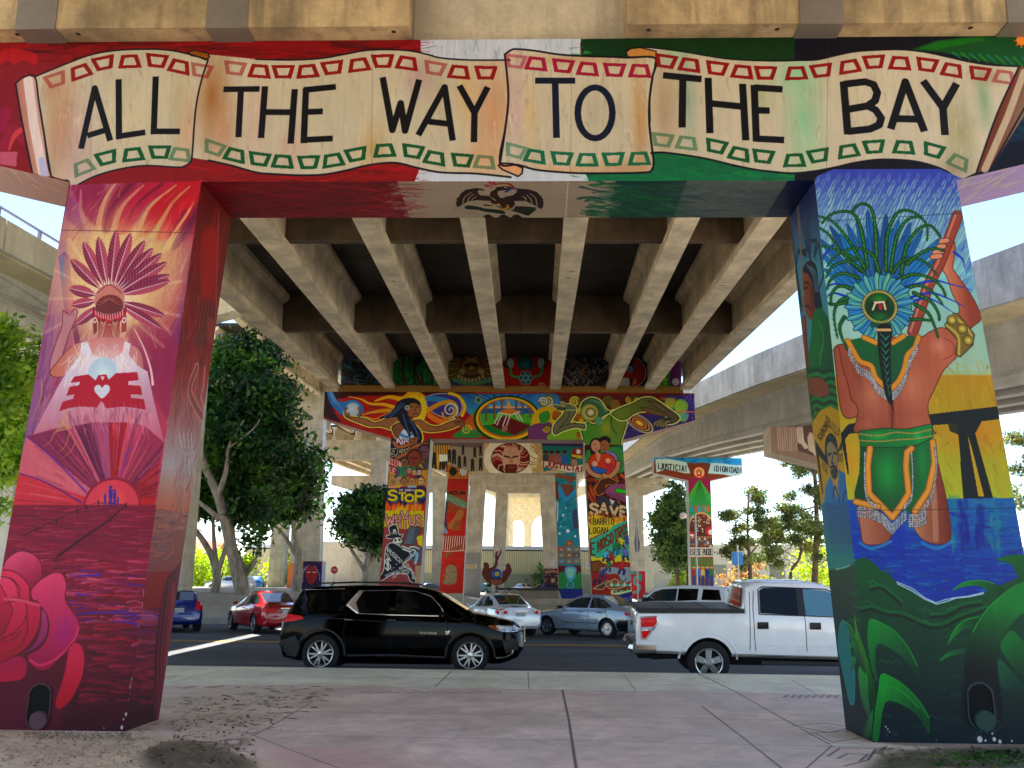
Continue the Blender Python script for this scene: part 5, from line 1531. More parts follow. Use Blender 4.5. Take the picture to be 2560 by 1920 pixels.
d.poly([(1270,970),(1300,860),(1330,920)],'#d8500c')
d.poly([(1590,850),(1970,560),(1970,1030),(1590,1030)],'#126a1c')
d.poly([(1760,830),(1850,640),(1950,700),(1950,880),(1900,1010),(1790,1010)],'#3a0c34',sm=True)
d.disc((1838,920),44,'#c8c8cc')
for k in range(5):
 d.disc((1838+24*math.cos(k*1.256),920+24*math.sin(k*1.256)),9,'#101010')
d.text('THE',(1670,875),(1730,875),(0,32),'#c8d818',6)
d.text('TO',(1680,925),(1720,925),(0,32),'#c8d818',6)
d.text('THE BAY',(1612,968),(1735,968),(0,32),'#c8d818',6)
d.T=None
# ------------------------------------------------------------------ third bent: face, crowd, JUSTICIA
c=C_B3
c.T=(780,930,S4)
c.poly([(1300,780),(3100,780),(3100,1115),(1300,1115)],'#b89c70')
c.poly([(1320,800),(1900,800),(1900,1100),(1320,1100)],'#8a7c68')
c.poly([(1300,770),(1900,770),(1900,840),(1300,810)],'#5a4a48')
c.poly([(1320,810),(1520,810),(1520,1060),(1320,1060)],'#c08c2c')
for k in range(7):
 c.line([(1345+k*26,800),(1345+k*26,900)],'#2a1c14',8)
for x,y,h_ in ((1350,920,150),(1430,930,140),(1475,930,130),(1520,880,110),(1570,880,130),(1670,830,80),(1630,950,110),(1690,950,90),(1800,850,90),(1865,830,90),(1775,980,110),(1865,970,110)):
 c.disc((x,y-h_*.1),h_*.12,'#1c1410')
 c.line([(x,y),(x,y+h_*.5)],R.choice(['#1c1814','#e0dcd0','#2a2420']) if x<1500 else '#1c1814',h_*.34)
 c.line([(x-h_*.08,y+h_*.5),(x-h_*.1,y+h_)],'#181410',h_*.16)
 c.line([(x+h_*.08,y+h_*.5),(x+h_*.12,y+h_)],'#181410',h_*.16)
c.streaks((1900,800,2060,1110),30,['#c8b48c','#a88858'],60,20,90,20,.6)
c.disc((2200,950),300,'#e8dcc0',260)
c.streaks((2440,800,2580,1110),60,['#a8741c','#c89a48','#8a5c14'],90,14,20,30,.8)
c.disc((2195,955),215,'#180c0c',172)
for k in range(60):
 a=k/60*6.2832
 c.line([(2195+90*math.cos(a),960+90*math.sin(a)),(2195+150*math.cos(a+.2),955+125*math.sin(a+.2)),(2195+205*math.cos(a),955+160*math.sin(a))],R.choice(['#8a1414','#b86a5c','#5a0c0c','#d0a890']),11,sm=True)
c.poly([(2110,900),(2150,830),(2250,830),(2300,900),(2290,1020),(2240,1100),(2160,1100),(2110,1020)],'#c09078',sm=True)
c.streaks((2130,840,2280,960),60,['#d8b49c','#8a3a30','#a86450'],40,6,90,20,.6)
for q in ([(2130,930),(2185,945)],[(2220,945),(2275,930)]):
 c.line(q,'#2a0c0c',18)
c.poly([(2190,940),(2215,940),(2225,1010),(2180,1010)],'#a86c54')
c.poly([(2140,1030),(2200,1020),(2270,1030),(2250,1110),(2150,1110)],'#4a1410',sm=True)
c.line([(2170,1055),(2235,1055)],'#8a3a30',8)
c.poly([(2540,770),(3000,780),(3000,1020),(2560,1100)],'#0c5c58')
c.poly([(2530,770),(3000,770),(3000,830),(2540,815)],'#2a1c48')
for x,sh in ((2585,'#2a3038'),(2650,'#8a3a2c'),(2720,'#7a4a4c'),(2795,'#1c4a9c'),(2900,'#a06a5c')):
 c.disc((x,900+(x>2850)*60),26,'#8a5a3c',32)
 c.disc((x,885+(x>2850)*60),26,'#2a1810',20)
 c.line([(x,940+(x>2850)*60),(x,1010)],sh,66)
c.poly([(2885,850),(2990,840),(2990,930),(2870,920)],'#7a1014')
c.poly([(2870,910),(2990,925),(2990,960),(2880,940)],'#c8a81c')
c.disc((2945,880),26,'#d8d4cc')
# red leg
c.clip_poly([(1490,1020),(1745,1100),(1700,1700),(1690,2450),(1380,2450),(1440,1700)])
c.poly([(1300,1000),(1800,1000),(1800,2600),(1300,2600)],'#9a140c')
c.poly([(1490,1030),(1750,1030),(1750,1180),(1490,1180)],'#b86a20')
for k in range(7):
 c.line([(1500+k*36,1035),(1500+k*36,1240)],'#5a1c0c',7)
 c.line([(1490,1040+k*30),(1740,1040+k*30)],'#5a1c0c',6)
c.disc((1560,1100),42,'#14100c',50)
c.disc((1675,1090),40,'#a8b0a4',56)
c.poly([(1480,1300),(1740,1300),(1720,1560),(1470,1560)],'#8a2c10',soft=14)
c.text('AZTLAN',(1515,1318),(1690,1322),(0,32),'#14100c',10,.25)
c.line([(1520,1390),(1600,1430),(1680,1470)],'#5a7a5c',76,sm=True)
c.streaks((1510,1370,1690,1490),50,['#2a4a34','#8aa088','#3a5a44'],34,8,40,30,.9)
c.line([(1640,1560),(1600,1640),(1540,1700)],'#9a5428',80,sm=True)
for k in range(4):
 c.line([(1600+k*14,1640),(1560+k*22,1740)],'#8a4820',24)
 c.line([(1590+k*18,1650),(1560+k*22,1740)],'#4a1c0c',5)
c.line([(1470,1450),(1450,1600),(1460,1760)],'#24283c',70)
c.line([(1440,1700),(1480,1770)],'#6a7a90',40)
for k in range(10):
 c.line([(1460+k*25,1815),(1445+k*25,1970)],'#d8c0b0',8)
 c.line([(1472+k*25,1815),(1457+k*25,1970)],'#3a0c0c',8)
c.line([(1470,2040),(1560,1970),(1650,1930)],'#7a3c24',44,sm=True)
c.line([(1450,1985),(1690,1975)],'#d8c0b0',8)
c.streaks((1400,2060,1690,2180),40,['#6a0808','#c02010','#b01410'],80,26,0,20,.6)
c.poly([(1480,2170),(1540,2130),(1600,2180),(1590,2330),(1500,2350),(1450,2330),(1480,2250)],'#7a6446',sm=True)
c.streaks((1450,2150,1600,2350),60,['#a08a60','#4a3a24','#8a7450'],26,9,0,60,.9)
c.clip=None
# teal leg
c.T=(1320,1180,S4)
c.clip_poly([(260,12),(540,12),(528,200),(610,1400),(335,1400),(300,600)])
c.poly([(200,-80),(700,-80),(700,1400),(200,1400)],'#126a80')
c.streaks((280,-40,560,700),110,['#1c88a0','#0c4a60','#2a98a8','#0a5a70','#0c6068'],90,30,60,60,.7)
c.line([(320,40),(440,60),(500,70)],'#6a3c24',50,sm=True)
c.disc((465,90),36,'#6a3c28')
c.poly([(280,110),(330,100),(340,300),(290,310)],'#5a2018')
c.poly([(350,150),(500,150),(500,270),(450,310)],'#5a3428',sm=True)
c.line([(350,180),(420,300),(540,200)],'#1c78b8',44,sm=True)
c.line([(310,330),(300,540)],'#d8d8d0',10)
c.line([(330,330),(325,540)],'#d8d8d0',10)
c.line([(520,440),(530,600)],'#2a2c50',60,sm=True)
for x,y,r in ((388,478,13),(440,652,20),(350,680,13),(522,710,13),(362,600,8),(418,396,7)):
 c.disc((x,y),r,'#c8d8d8')
for j in range(4):
 for i in range(3):
  x,y=330+i*84,760+j*66
  if j==0 and i !=1:
   continue
  c.poly([(x,y),(x+78,y),(x+78,y+54),(x,y+54)],R.choice(['#2a3c50','#6a4a34','#4a6a70','#7a3c34']),edge='#7a4a2c',ew=8)
  c.blob((x+40,y+30),30,20,R.choice(['#a8b8b0','#c8a040','#8a9ab0','#d0c8b8']),.9)
c.poly([(330,1035),(600,1035),(610,1400),(330,1400)],'#4a0c14')
c.poly([(340,1130),(400,1110),(470,1200),(560,1110),(600,1140),(590,1290),(350,1290)],'#1c6a34',sm=True)
c.poly([(410,1060),(530,1060),(510,1180),(440,1200)],'#3a98b8',sm=True)
c.poly([(430,1075),(510,1075),(495,1160),(450,1170)],'#7ab8a0',sm=True)
c.disc((468,1250),46,'#2a8a88')
c.disc((468,1250),22,'#0c3440')
c.disc((468,1250),9,'#d08a98')
c.poly([(340,1290),(610,1290),(610,1400),(340,1400)],'#141c60')
c.clip=None
c.T=(780,930,S4)
c.poly([(2530,980),(2620,990),(2760,1030),(2880,1040),(3000,1020),(3000,1090),(2860,1115),(2700,1085),(2530,1040)],'#cfc6b4',edge='#4a3a2c',ew=4)
c.text('^JUSTICIA!',(2545,990),(3000,1050),(-6,52),'#7a1014',15,.3)
c.T=None
# ------------------------------------------------------------------ ramp pier with JUSTICIA and DIGNIDAD
c=C_J
c.T=(1560,900,3.95)
c.poly([(280,940),(1190,940),(1190,1230),(280,1230)],'#6a2c18')
c.poly([(280,930),(1190,960),(1190,1060),(860,1050),(620,1040),(280,1000)],'#1a80c0')
c.streaks((290,950,1180,1010),60,['#0c4a8a','#4aa8d8','#123a70'],60,14,2,8,.8)
c.poly([(620,1010),(700,1020),(780,1010),(860,1025),(840,1090),(820,1150),(660,1150),(650,1080)],'#5a2814')
c.poly([(310,980),(420,975),(520,990),(615,1010),(655,1118),(600,1118),(500,1095),(400,1085),(320,1110)],'#b8d0c8',sm=False)
c.poly([(860,1015),(960,1020),(1060,1035),(1175,1040),(1172,1150),(1100,1155),(980,1130),(830,1120)],'#a8ccd4')
c.text('^JUSTICIA!',(330,1020),(622,1045),(0,56),'#10141c',10,.32)
c.text('^DIGNIDAD!',(885,1045),(1165,1068),(0,50),'#10141c',9,.32)
c.disc((742,1112),62,'#a01c18')
c.disc((742,1110),50,'#d8b078')
c.disc((742,1105),32,'#b06a28')
c.poly([(715,1150),(770,1150),(760,1115),(725,1115)],'#c01c18')
c.disc((742,1120),9,'#e8e0d0')
c.poly([(600,1170),(900,1170),(900,2300),(600,2300)],'#7a1438')
c.poly([(745,1175),(880,1370),(880,1600),(620,1600),(635,1340)],grad=((745,1180),(745,1520),'#4a9a1c','#1c8a4c'))
for k in range(15):
 c.line([(745,1180),(630+k*18,1560)],'#0a5a24',4,alpha=.7)
for k,x in enumerate((665,705,735,770,800,830)):
 c.line([(x,1450),(x+8,1490)],['#2a78b8','#b84a20','#3a88b8','#6a6a60','#8a7a70','#c85a18'][k],22)
 c.disc((x,1440),9,'#8a5a38')
c.disc((765,1640),128,'#c89058',140)
c.disc((765,1650),116,'#5a2a1c',130)
c.poly([(640,1640),(890,1640),(890,1900),(640,1900)],'#4a2218')
for _ in range(40):
 c.disc((R.uniform(670,860),R.uniform(1540,1700)),6,R.choice(['#d8c090','#c8a878','#e8d8b8']))
c.disc((660,1740),48,'#b01c20')
c.disc((668,1745),26,'#e0dcd8')
c.disc((850,1690),48,'#b01c20')
c.disc((858,1700),26,'#e0dcd8')
for j in range(3):
 for i in range(8):
  c.disc((660+i*28,1750+j*36),12,R.choice(['#8a5a3c','#a06c48','#6a4028']))
  c.line([(660+i*28,1768+j*36),(660+i*28,1800+j*36)],R.choice(['#2a3c70','#8a2c24','#c8c0b0','#3a3a38']),24)
c.poly([(645,1850),(895,1850),(895,1945),(645,1945)],'#c8bca4')
c.text('^SI SE PUEDE!',(652,1868),(885,1868),(0,56),'#14141c',7,.25)
c.poly([(650,1945),(900,1945),(910,2300),(650,2300)],'#7a4420')
for j in range(3):
 for i in range(7):
  c.disc((670+i*32,1975+j*32),13,'#2a7a38')
for i,cc in enumerate(('#8a2c30','#1c5ac0','#c8a858','#1c2c60','#2a6a4a')):
 x=690+i*44
 c.disc((x,2062),15,'#9a6438')
 c.disc((x,2048),20,'#c89858',8)
 c.line([(x,2085),(x,2140)],cc,40)
 c.line([(x,2140),(x,2230)],'#2a3468',30)
c.T=None
# sepia relief on the nearer ramp pier
c=C_BR
c.T=(1560,900,3.95)
c.poly([(1400,500),(2300,500),(2300,1300),(1400,1300)],'#5a3a2c')
for k in range(9):
 x=1505+k*22
 c.poly([(x,590),(x+11,590),(x+30,900),(x+19,900)],'#8a6450')
c.poly([(1690,600),(1900,620),(1900,960),(1720,900)],'#2a1812')
for x,y in ((1735,680),(1845,760)):
 c.disc((x,y-20),22,'#a0806c')
 c.line([(x,y+10),(x+10,y+120)],'#b09078',66,sm=True)
 c.line([(x+10,y+110),(x+60,y+180)],'#c0a088',44,sm=True)
c.line([(1760,640),(1765,800)],'#c8b09c',7)
c.T=None
# purple face at the foot of the left portal, scroll on the right ramp pier
c=C_PF
c.T=(440,1300,4.608)
c.poly([(1400,470),(1700,470),(1700,900),(1400,900)],'#4a0a34')
c.poly([(1430,520),(1500,480),(1640,500),(1690,620),(1680,900),(1420,900),(1440,700)],'#1c0c2c',sm=True)
c.blob((1460,560),60,60,'#7a2c8a',.7)
c.poly([(1495,600),(1520,550),(1570,530),(1620,570),(1630,640),(1590,720),(1550,740),(1510,700)],'#8a1014',sm=True)
for q in ([(1510,600),(1545,600)],[(1575,600),(1615,602)]):
 c.line(q,'#d8b0a0',10)
 c.line([(q[0][0],588),(q[1][0],586)],'#1c0408',9)
c.line([(1555,610),(1548,655)],'#4a0608',8)
c.line([(1530,685),(1580,685)],'#4a0608',10)
for q in ([(1500,540),(1450,620),(1440,740)],[(1600,530),(1650,620),(1655,700)],[(1530,520),(1470,600),(1460,720)]):
 c.line(q,'#c8a0c0',5,sm=True)
c.T=None
c=C_RT
c.T=(1320,1180,S4)
c.poly([(1100,1080),(1320,1080),(1320,1500),(1100,1500)],'#b01c2c')
c.poly([(1100,1090),(1230,1090),(1180,1130),(1100,1130)],'#2a8a78')
c.line([(1240,1180),(1190,1160),(1180,1230),(1230,1260),(1220,1320),(1170,1330)],'#4a9a88',30,sm=True)
c.line([(1200,1110),(1250,1150),(1240,1200)],'#2a8a78',24,sm=True)
c.T=None
# ------------------------------------------------------------------ plaza concrete: pigment, joints, dirt
c=C_PLAZA
c.rng=np.random.default_rng(9)
def pz(*p):
 return list(p)
c.poly([(-600,1719),(720,1712),(1280,1722),(2100,1737),(3400,1765),(3400,1600),(-600,1600)],'#a0a79d')
c.streaks((380,1665,2150,1725),120,['#8f978c','#b0b5ab','#7f867c'],90,8,1,6,.35)
c.streaks((300,1725,2300,1920),260,['#a89a9c','#8e7e80','#ab9496','#8a8280','#9a8488'],160,22,1,14,.4)
c.poly([(650,1920),(700,1870),(950,1880),(1060,1930)],'#a07478',sm=True,alpha=.6,soft=20)
c.poly([(1500,1740),(1700,1735),(1740,1790),(1580,1800)],'#948c8c',sm=True,alpha=.5,soft=14)
JC='#4c4440'
c.xonly=True
for q,w in (([(750,1778),(1400,1789),(2076,1803),(2700,1818)],2.2),([(734,1838),(1400,1850),(2076,1866),(2700,1884)],2.6),([(1767,1768),(2115,1773),(2400,1779)],2),([(380,1690),(1280,1697),(2120,1712)],1.6),([(380,1722),(1280,1724),(2120,1738)],2),([(300,1732),(1280,1733),(2120,1747)],1.5),
             ([(1406,1725),(1422,1800),(1441,1925)],4.5),([(1747,1685),(1840,1730),(1960,1798),(2080,1864)],3),([(2080,1864),(2010,1925)],4),([(1128,1679),(1088,1717)],2.5),([(1755,1766),(1850,1838),(1960,1925)],4),([(782,1754),(636,1839)],3),([(636,1839),(740,1880),(860,1925)],3),([(560,1674),(430,1706)],1.5),([(1320,1680),(1322,1722)],1.5),([(1560,1688),(1590,1726)],1.5),([(1980,1700),(2040,1735)],1.5),([(660,1740),(560,1800)],2.2),([(500,1760),(430,1810)],2)):
 c.line(q,JC,w*1.0)
c.xonly=False
IN='#b7adae'
for q in ([(1985,1815),(2075,1832),(2130,1818),(2060,1808)],[(2035,1833),(2130,1828),(2150,1846),(2080,1856)]):
 c.line(q+[q[0]],'#544a4c',2)
 c.line([(x,y+2) for x,y in q+[q[0]]],IN,2,alpha=.6)
for q in ([(2070,1890),(2100,1870),(2190,1872),(2170,1900),(2110,1915)],[(2095,1896),(2120,1884),(2170,1886),(2150,1902)]):
 c.line(q,'#544a4c',2)
c.line([(2080,1862),(2140,1862)],IN,5,alpha=.7)
for x in range(1960,2100,18):
 c.line([(x,1744),(x+9,1738)],'#6a6062',2)
for x in range(900,1240,36):
 c.line([(x,1728),(x+18,1732),(x+30,1728)],'#6e6466',1.5,alpha=.7)
# dirt patches
c.poly([(-600,1825),(60,1822),(200,1838),(330,1830),(460,1850),(560,1880),(660,1940),(-600,1960)],'#968a70',sm=True,soft=6)
c.streaks((-100,1835,380,1930),260,['#a2967c','#7c715a','#8c8068','#6c614c'],26,5,0,20,.6)
c.poly([(380,1868),(470,1850),(560,1872),(640,1920),(420,1930),(360,1895)],'#4a4232',sm=True,soft=5)
c.streaks((380,1850,640,1930),110,['#38301f','#5c5640','#4a5030','#6a5f48'],24,5,0,40,.7)
c.poly([(480,1730),(760,1720),(720,1770),(560,1850),(440,1870),(430,1790)],'#8a8068',sm=True,alpha=.35,soft=16)
for _ in range(240):
 x,y=R.uniform(430,820),R.uniform(1715,1880)
 if (x-430)*.45+(y-1720)>210:
  continue
 c.line([(x,y),(x+R.uniform(4,16),y+R.uniform(-3,3))],R.choice(['#4c4432','#5c5638','#6a6048','#3e3628','#7c7250']),R.uniform(1.5,4),alpha=.75)
c.poly([(2200,1895),(2280,1875),(2420,1868),(2600,1870),(2800,1990),(2190,1990)],'#4a4434',sm=True,soft=6)
c.streaks((2200,1868,2700,1935),160,['#5c5640','#38321f','#4c6020','#6a6048','#3a4a1c'],26,6,0,40,.7)
c.poly([(2150,1835),(2230,1848),(2600,1860),(2600,1868),(2300,1866),(2180,1852)],'#6a5f50',sm=True,alpha=.8,soft=4)
c.streaks((300,1790,460,1830),40,['#5c5448','#7a6a6a'],30,4,0,20,.6)
for cv,sa,co,gm in ((C_B1,1.17,1.14,1.0),(C_L1,1.12,1.1,.97),(C_R1,1.1,1.05,.9),(C_B1S,1.1,1.05,1),(C_B2,1.18,1.1,.76),(C_B3,1.12,1.05,.8),(C_J,1.12,1.08,.82),(C_D2,1.15,1.05,.6),(C_PF,1.1,1,.85),(C_BR,1,1.1,.45)):
 cv.grade(sa,co,gm)
for cv in (C_B1,C_L1,C_R1,C_B1S):
 cv.img*=.86
C_PLAZA.grade(.5,1.0)
C_PLAZA.img=np.clip(C_PLAZA.img*np.array([1.6,1.5,1.36],np.float32),0,1)
# ------------------------------------------------------------------ materials of the place
M={}
M['conc']=concrete('weathered_concrete','#b8ab92',.66,.4)
M['conc_soffit']=concrete('girder_concrete','#f2e2c2',.6,.5,(1.2,.5,4))
M['conc_dark']=concrete('form_board_concrete','#6c5a44',.5,.6,boards=1.0)  # diaphragm colour darkened to deepen the shade contrast overhead
M['conc_deck']=concrete('shade_darkened_deck_concrete','#3a342c',.45,.5,boards=.6)  # slab colour darkened to carry the shade of the underside
M['conc_face']=concrete('board_marked_concrete','#c4b9a4',.68,.6,(3,3,.12),boards=.45)
M['conc_pale']=concrete('pale_concrete','#dcdcd2',.75,.4,boards=.4)
M['conc_blue']=concrete('grey_parapet_concrete','#bcc2cc',.6,.7,(3,3,.2))  # blue cast in the colour stands for sky-lit shade
M['conc_web']=concrete('grey_girder_concrete','#c4c2bc',.75,.3)
M['conc_buff']=concrete('bounce_toned_concrete','#e8d8b0',.75,.35)  # pale warm colour stands for sunlight bounced onto far portals and ramp soffits
M['conc_block']=concrete('stained_block_concrete','#b8a078',.42,.85,(2.5,2.5,.3))
M['sheet']=plain('grey_sheet_metal','#6e675f',.5,.2,.1)
M['gold']=plain('golden_ledge_paint','#8a6212',.55,0,.12)
M['steel']=plain('galvanised_steel','#9a9ca0',.4,.8)
M['black']=plain('black_rubber','#141414',.8)
M['pit']=plain('unlit_hollow','#030303',.95)  # near-black colour stands for the shade inside the drain holes
M['kerb']=concrete('kerb_concrete','#a9a99f',.75,.3)
# ------------------------------------------------------------------ ground, road, pavements
def flat(name,pts,z,mat,kind='structure',uvf=None,thick=0):
 b=MB()
 b.face([(x,y,z) for x,y in pts])
 o=b.build(name,mat,None,uvf)
 return tag(o,kind=kind)
m,nt,b=new_mat('dry_park_ground')
n1,n2=noise(nt,.25,8),noise(nt,3,6,.7)
k=mix(nt,ramp(nt,n1,[(.35,rgb('#9a8e78')),(.65,rgb('#b5ab96'))]),ramp(nt,n2,[(.3,g3(.75)),(.7,g3(1.1))]),.8,'MULTIPLY')
nt.links.new(k,b.inputs['Base Color'])
b.inputs['Roughness'].default_value=.95
bump(nt,b,n2,.5,.05)
M['ground']=m
m,nt,b=new_mat('worn_asphalt')
n1,n2,n3=noise(nt,.35,6,.6,(.15,1.6,1)),noise(nt,40,3,.7),noise(nt,1.2,5)
k=ramp(nt,n1,[(.3,rgb('#34373c')),(.7,rgb('#5c5e62'))])
k=mix(nt,k,ramp(nt,n3,[(.35,g3(.8)),(.65,g3(1.08))]),1,'MULTIPLY')
k=mix(nt,k,ramp(nt,n2,[(.3,g3(.7)),(.7,g3(1.25))]),.8,'MULTIPLY')
nt.links.new(k,b.inputs['Base Color'])
b.inputs['Roughness'].default_value=.8
bump(nt,b,n2,.3,.01)
M['asphalt']=m
def kerb_y(x):           # front kerb line, a little skewed
 return 18.43-.026*x
XL,XR=-160,160
flat('ground',[(-900,-300),(900,-300),(900,1500),(-900,1500)],-.42,M['ground'])
flat('road',[(XL,kerb_y(XL)+.16),(XR,kerb_y(XR)+.16),(XR,41.2),(XL,41.2)],-.24,M['asphalt'])
b=MB()
rr=random.Random(3)
for k in range(16):
 x,y,w,h=rr.uniform(-16,14),rr.uniform(20,39),rr.uniform(.8,4),rr.uniform(.4,1.3)
 b.face([(x+w*math.cos(a)*rr.uniform(.8,1),y+h*math.sin(a)*rr.uniform(.8,1),-.2375+k*.0002) for a in np.linspace(0,6,12)])
tag(b.build('road_patches',plain('dark_asphalt_patch','#34363a',.75,0,.3,12)),kind='structure')
M['yellow']=plain('yellow_road_paint','#e8b23c',.7,0,.2,9)
M['white_paint']=plain('white_road_paint','#c9c9c4',.7,0,.25,9)
b=MB()
for y0 in (29.45,29.95):
 b.face([(XL,y0,-.232),(XR,y0,-.232),(XR,y0+.16,-.232),(XL,y0+.16,-.232)])
tag(b.build('centre_line',M['yellow']),kind='structure')
# plaza image: pigmented concrete, joints, dirt
PX0,PX1,PY0,PY1=-11.0,11.0,3.0,19.2
m,nt,bs=new_mat('pink_plaza_concrete')
t=nt.nodes.new('ShaderNodeTexImage')
t.image=C_PLAZA.image('plaza_pavement')
t.extension='EXTEND'
n1,n2,n3=noise(nt,.7,8,.65),noise(nt,30,3,.7),noise(nt,4,6,.7)
k=mix(nt,t.outputs[0],ramp(nt,n1,[(.3,g3(.78)),(.68,g3(1.1))]),1,'MULTIPLY')
k=mix(nt,k,ramp(nt,n2,[(.3,g3(.85)),(.7,g3(1.1))]),.8,'MULTIPLY')
k=mix(nt,k,ramp(nt,n3,[(.3,g3(.86)),(.6,g3(1.05))]),.9,'MULTIPLY')
nt.links.new(k,bs.inputs['Base Color'])
nt.links.new(ramp(nt,n1,[(.35,g3(.42)),(.7,g3(.75))]),bs.inputs['Roughness'])
bump(nt,bs,n2,.2,.006)
M['plaza']=m
b=MB()
b.face([(PX0,PY0,0),(PX1,PY0,0),(PX1,kerb_y(PX1),0),(PX0,kerb_y(PX0),0)])
tag(b.build('plaza_pavement',M['plaza'],None,lambda p:C_PLAZA.uvw(p)),kind='structure')
flat('pavement',[(XL,-60),(XR,-60),(XR,PY0-.002),(XL,PY0-.002)],-.004,M['conc'])
flat('pavement',[(XL,PY0),(PX0-.002,PY0),(PX0-.002,kerb_y(PX0)),(XL,kerb_y(XL))],-.004,M['conc'])
flat('pavement',[(PX1+.002,PY0),(XR,PY0),(XR,kerb_y(XR)),(PX1+.002,kerb_y(PX1))],-.004,M['conc'])
b=MB()
b.hexa([(XL,kerb_y(XL)+.002,-.41),(XR,kerb_y(XR)+.002,-.41),(XR,kerb_y(XR)+.16,-.41),(XL,kerb_y(XL)+.16,-.41),
  (XL,kerb_y(XL)+.002,.003),(XR,kerb_y(XR)+.002,.003),(XR,kerb_y(XR)+.15,-.004),(XL,kerb_y(XL)+.15,-.004)])
b.box(XL,XR,41.2,41.36,-.41,.005)
tag(b.build('kerb',M['kerb']),kind='structure')
# park ground beyond the road with a low bank on the left
b=MB()
xs=[XL,-60,-40,-30,-24,-20,-17,-14,-11,-9,-6,0,6,12,20,40,XR]
ys=[41.36,43,45,47.5,50,54,60,75,100,140,200,300]
def park_z(x,y):
 s=max(0,min(1,(-7-x)/4))*max(0,min(1,(y-41.5)/7))
 return .0+.85*s*s*(3-2*s)
for i in range(len(xs)-1):
 for j in range(len(ys)-1):
  q=[(xs[i],ys[j]),(xs[i+1],ys[j]),(xs[i+1],ys[j+1]),(xs[i],ys[j+1])]
  b.face([(x,y,park_z(x,y)) for x,y in q])
o=b.build('park_ground',M['ground'],None,None,True)
merge(o,1e-3)
tag(o,kind='structure')
# ------------------------------------------------------------------ painted bridge bents
def leg_mesh(name,parent,y0,y1,zt,top,bot,mats,uvf,zb=0.0,yb1=None,nseg=1):
 """tapered pier leg; top = (x0, x1) at zt, bot = (x0, x1) at zb"""
 b=MB()
 yb1=yb1 or y1
 b.hexa([(bot[0],y0,zb),(bot[1],y0,zb),(bot[1],yb1,zb),(bot[0],yb1,zb),(top[0],y0,zt),(top[1],y0,zt),(top[1],y1,zt),(top[0],y1,zt)],(0,1,2,3,2,2))
 return b.build(name,mats,parent,uvf)
def cap_mesh(name,parent,y0,y1,zb,zt,xl,xr,leg_l,leg_r,ze,mats,uvf,ze2=None):
 """cap beam with cantilever ends that taper upward; leg_l = outer x of the left leg, leg_r = outer x of the right one"""
 b=MB()
 prof=[(xl,ze),(leg_l,zb),(leg_r,zb),(xr,ze2 or ze),(xr,zt),(xl,zt)]
 f=[(x,y0,z) for x,z in prof]
 k=[(x,y1,z) for x,z in prof]
 b.face(f,0)
 b.face(list(reversed(k)),2)
 for i in range(6):
  j=(i+1)%6
  mi=1 if i in (0,1,2) else 2
  b.face([f[j],f[i],k[i],k[j]],mi)
 return b.build(name,mats,parent,uvf)
# first bent
B1Y,B1Y2=10.69,11.86
bent1=thing('bridge_bent','nearest concrete bridge portal painted with the ALL THE WAY TO THE BAY banner','bridge pier',(-.42,B1Y,0))
def local(o,root):
 o.matrix_parent_inverse=Matrix.Translation(-Vector(root.location))
 return o
mB1,mB1s=painted('banner_and_dancers_mural',C_B1),painted('flag_soffit_mural',C_B1S)
mL1,mR1=painted('red_hair_mural',C_L1,.45),painted('blue_elder_mural',C_R1,.45)
u1=lambda p:C_B1.uvw(p)
local(cap_mesh('cap_beam',bent1,B1Y,B1Y2,6.35,8.24,-7.97,7.13,-5.745,4.95,6.89,[mB1,mB1s,M['conc']],{0:u1,1:lambda p:C_B1S.uvw((p[0],p[1],6.35)),2:u1}),bent1)
M['red_dull']=plain('dark_red_wall_paint','#5a1018',.6)
M['teal_dull']=plain('teal_wall_paint','#1c5a66',.6)
l=leg_mesh('leg',bent1,B1Y,B1Y2,6.35,(-5.745,-4.12),(-6.12,-4.46),[mB1,mL1,M['red_dull'],M['red_dull']],{0:u1,1:lambda p:C_L1.uvw(p),2:None,3:None},0,11.62)
local(l,bent1)['label']='crimson pier leg painted with a feathered dancer and a rose'
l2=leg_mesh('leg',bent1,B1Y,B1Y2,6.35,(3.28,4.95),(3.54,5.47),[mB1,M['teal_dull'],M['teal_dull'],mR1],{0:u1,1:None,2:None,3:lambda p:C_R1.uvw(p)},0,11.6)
local(l2,bent1)['label']='blue and green pier leg painted with a plumed dancer in water'
def drain(parent,root,px,py,w,h,mat,stub):
 c=at_y(px,py,B1Y)
 b=MB()
 n=20
 o=[(c[0]+w/2*math.cos(t) ,B1Y-.012,c[2]+(h-w)/2*(1 if math.sin(t)>0 else-1)+w/2*math.sin(t)) for t in [6.2832*k/n for k in range(n)]]
 i_=[(c[0]+(x-c[0])*.86,y,c[2]+(z-c[2])*.9) for x,y,z in o]
 k=[(x,B1Y+.004,z) for x,y,z in o]
 d=[(c[0]+(x-c[0])*.86,B1Y-.002,c[2]+(z-c[2])*.9) for x,y,z in o]
 b.loft([k,o,i_,d],0,False)
 b.face(list(reversed(d)),1)
 b.lathe((c[0]+.02,B1Y-.05,c[2]-h*.3),(0,1,.12),[(0,.001),(0,w*.33),(.01,w*.36),(.12,w*.36)],16,2)
 b.build('drain_hole',[mat,M['pit'],stub],parent)
drain(l,bent1,98,1765,.27,.5,plain('maroon_rim_paint','#3a0a20',.6),plain('dusty_pipe_cap','#5a3a44',.8))
drain(l2,bent1,2452,1765,.3,.5,plain('deep_teal_rim_paint','#06252c',.6),plain('mossy_pipe_cap','#27423e',.8))
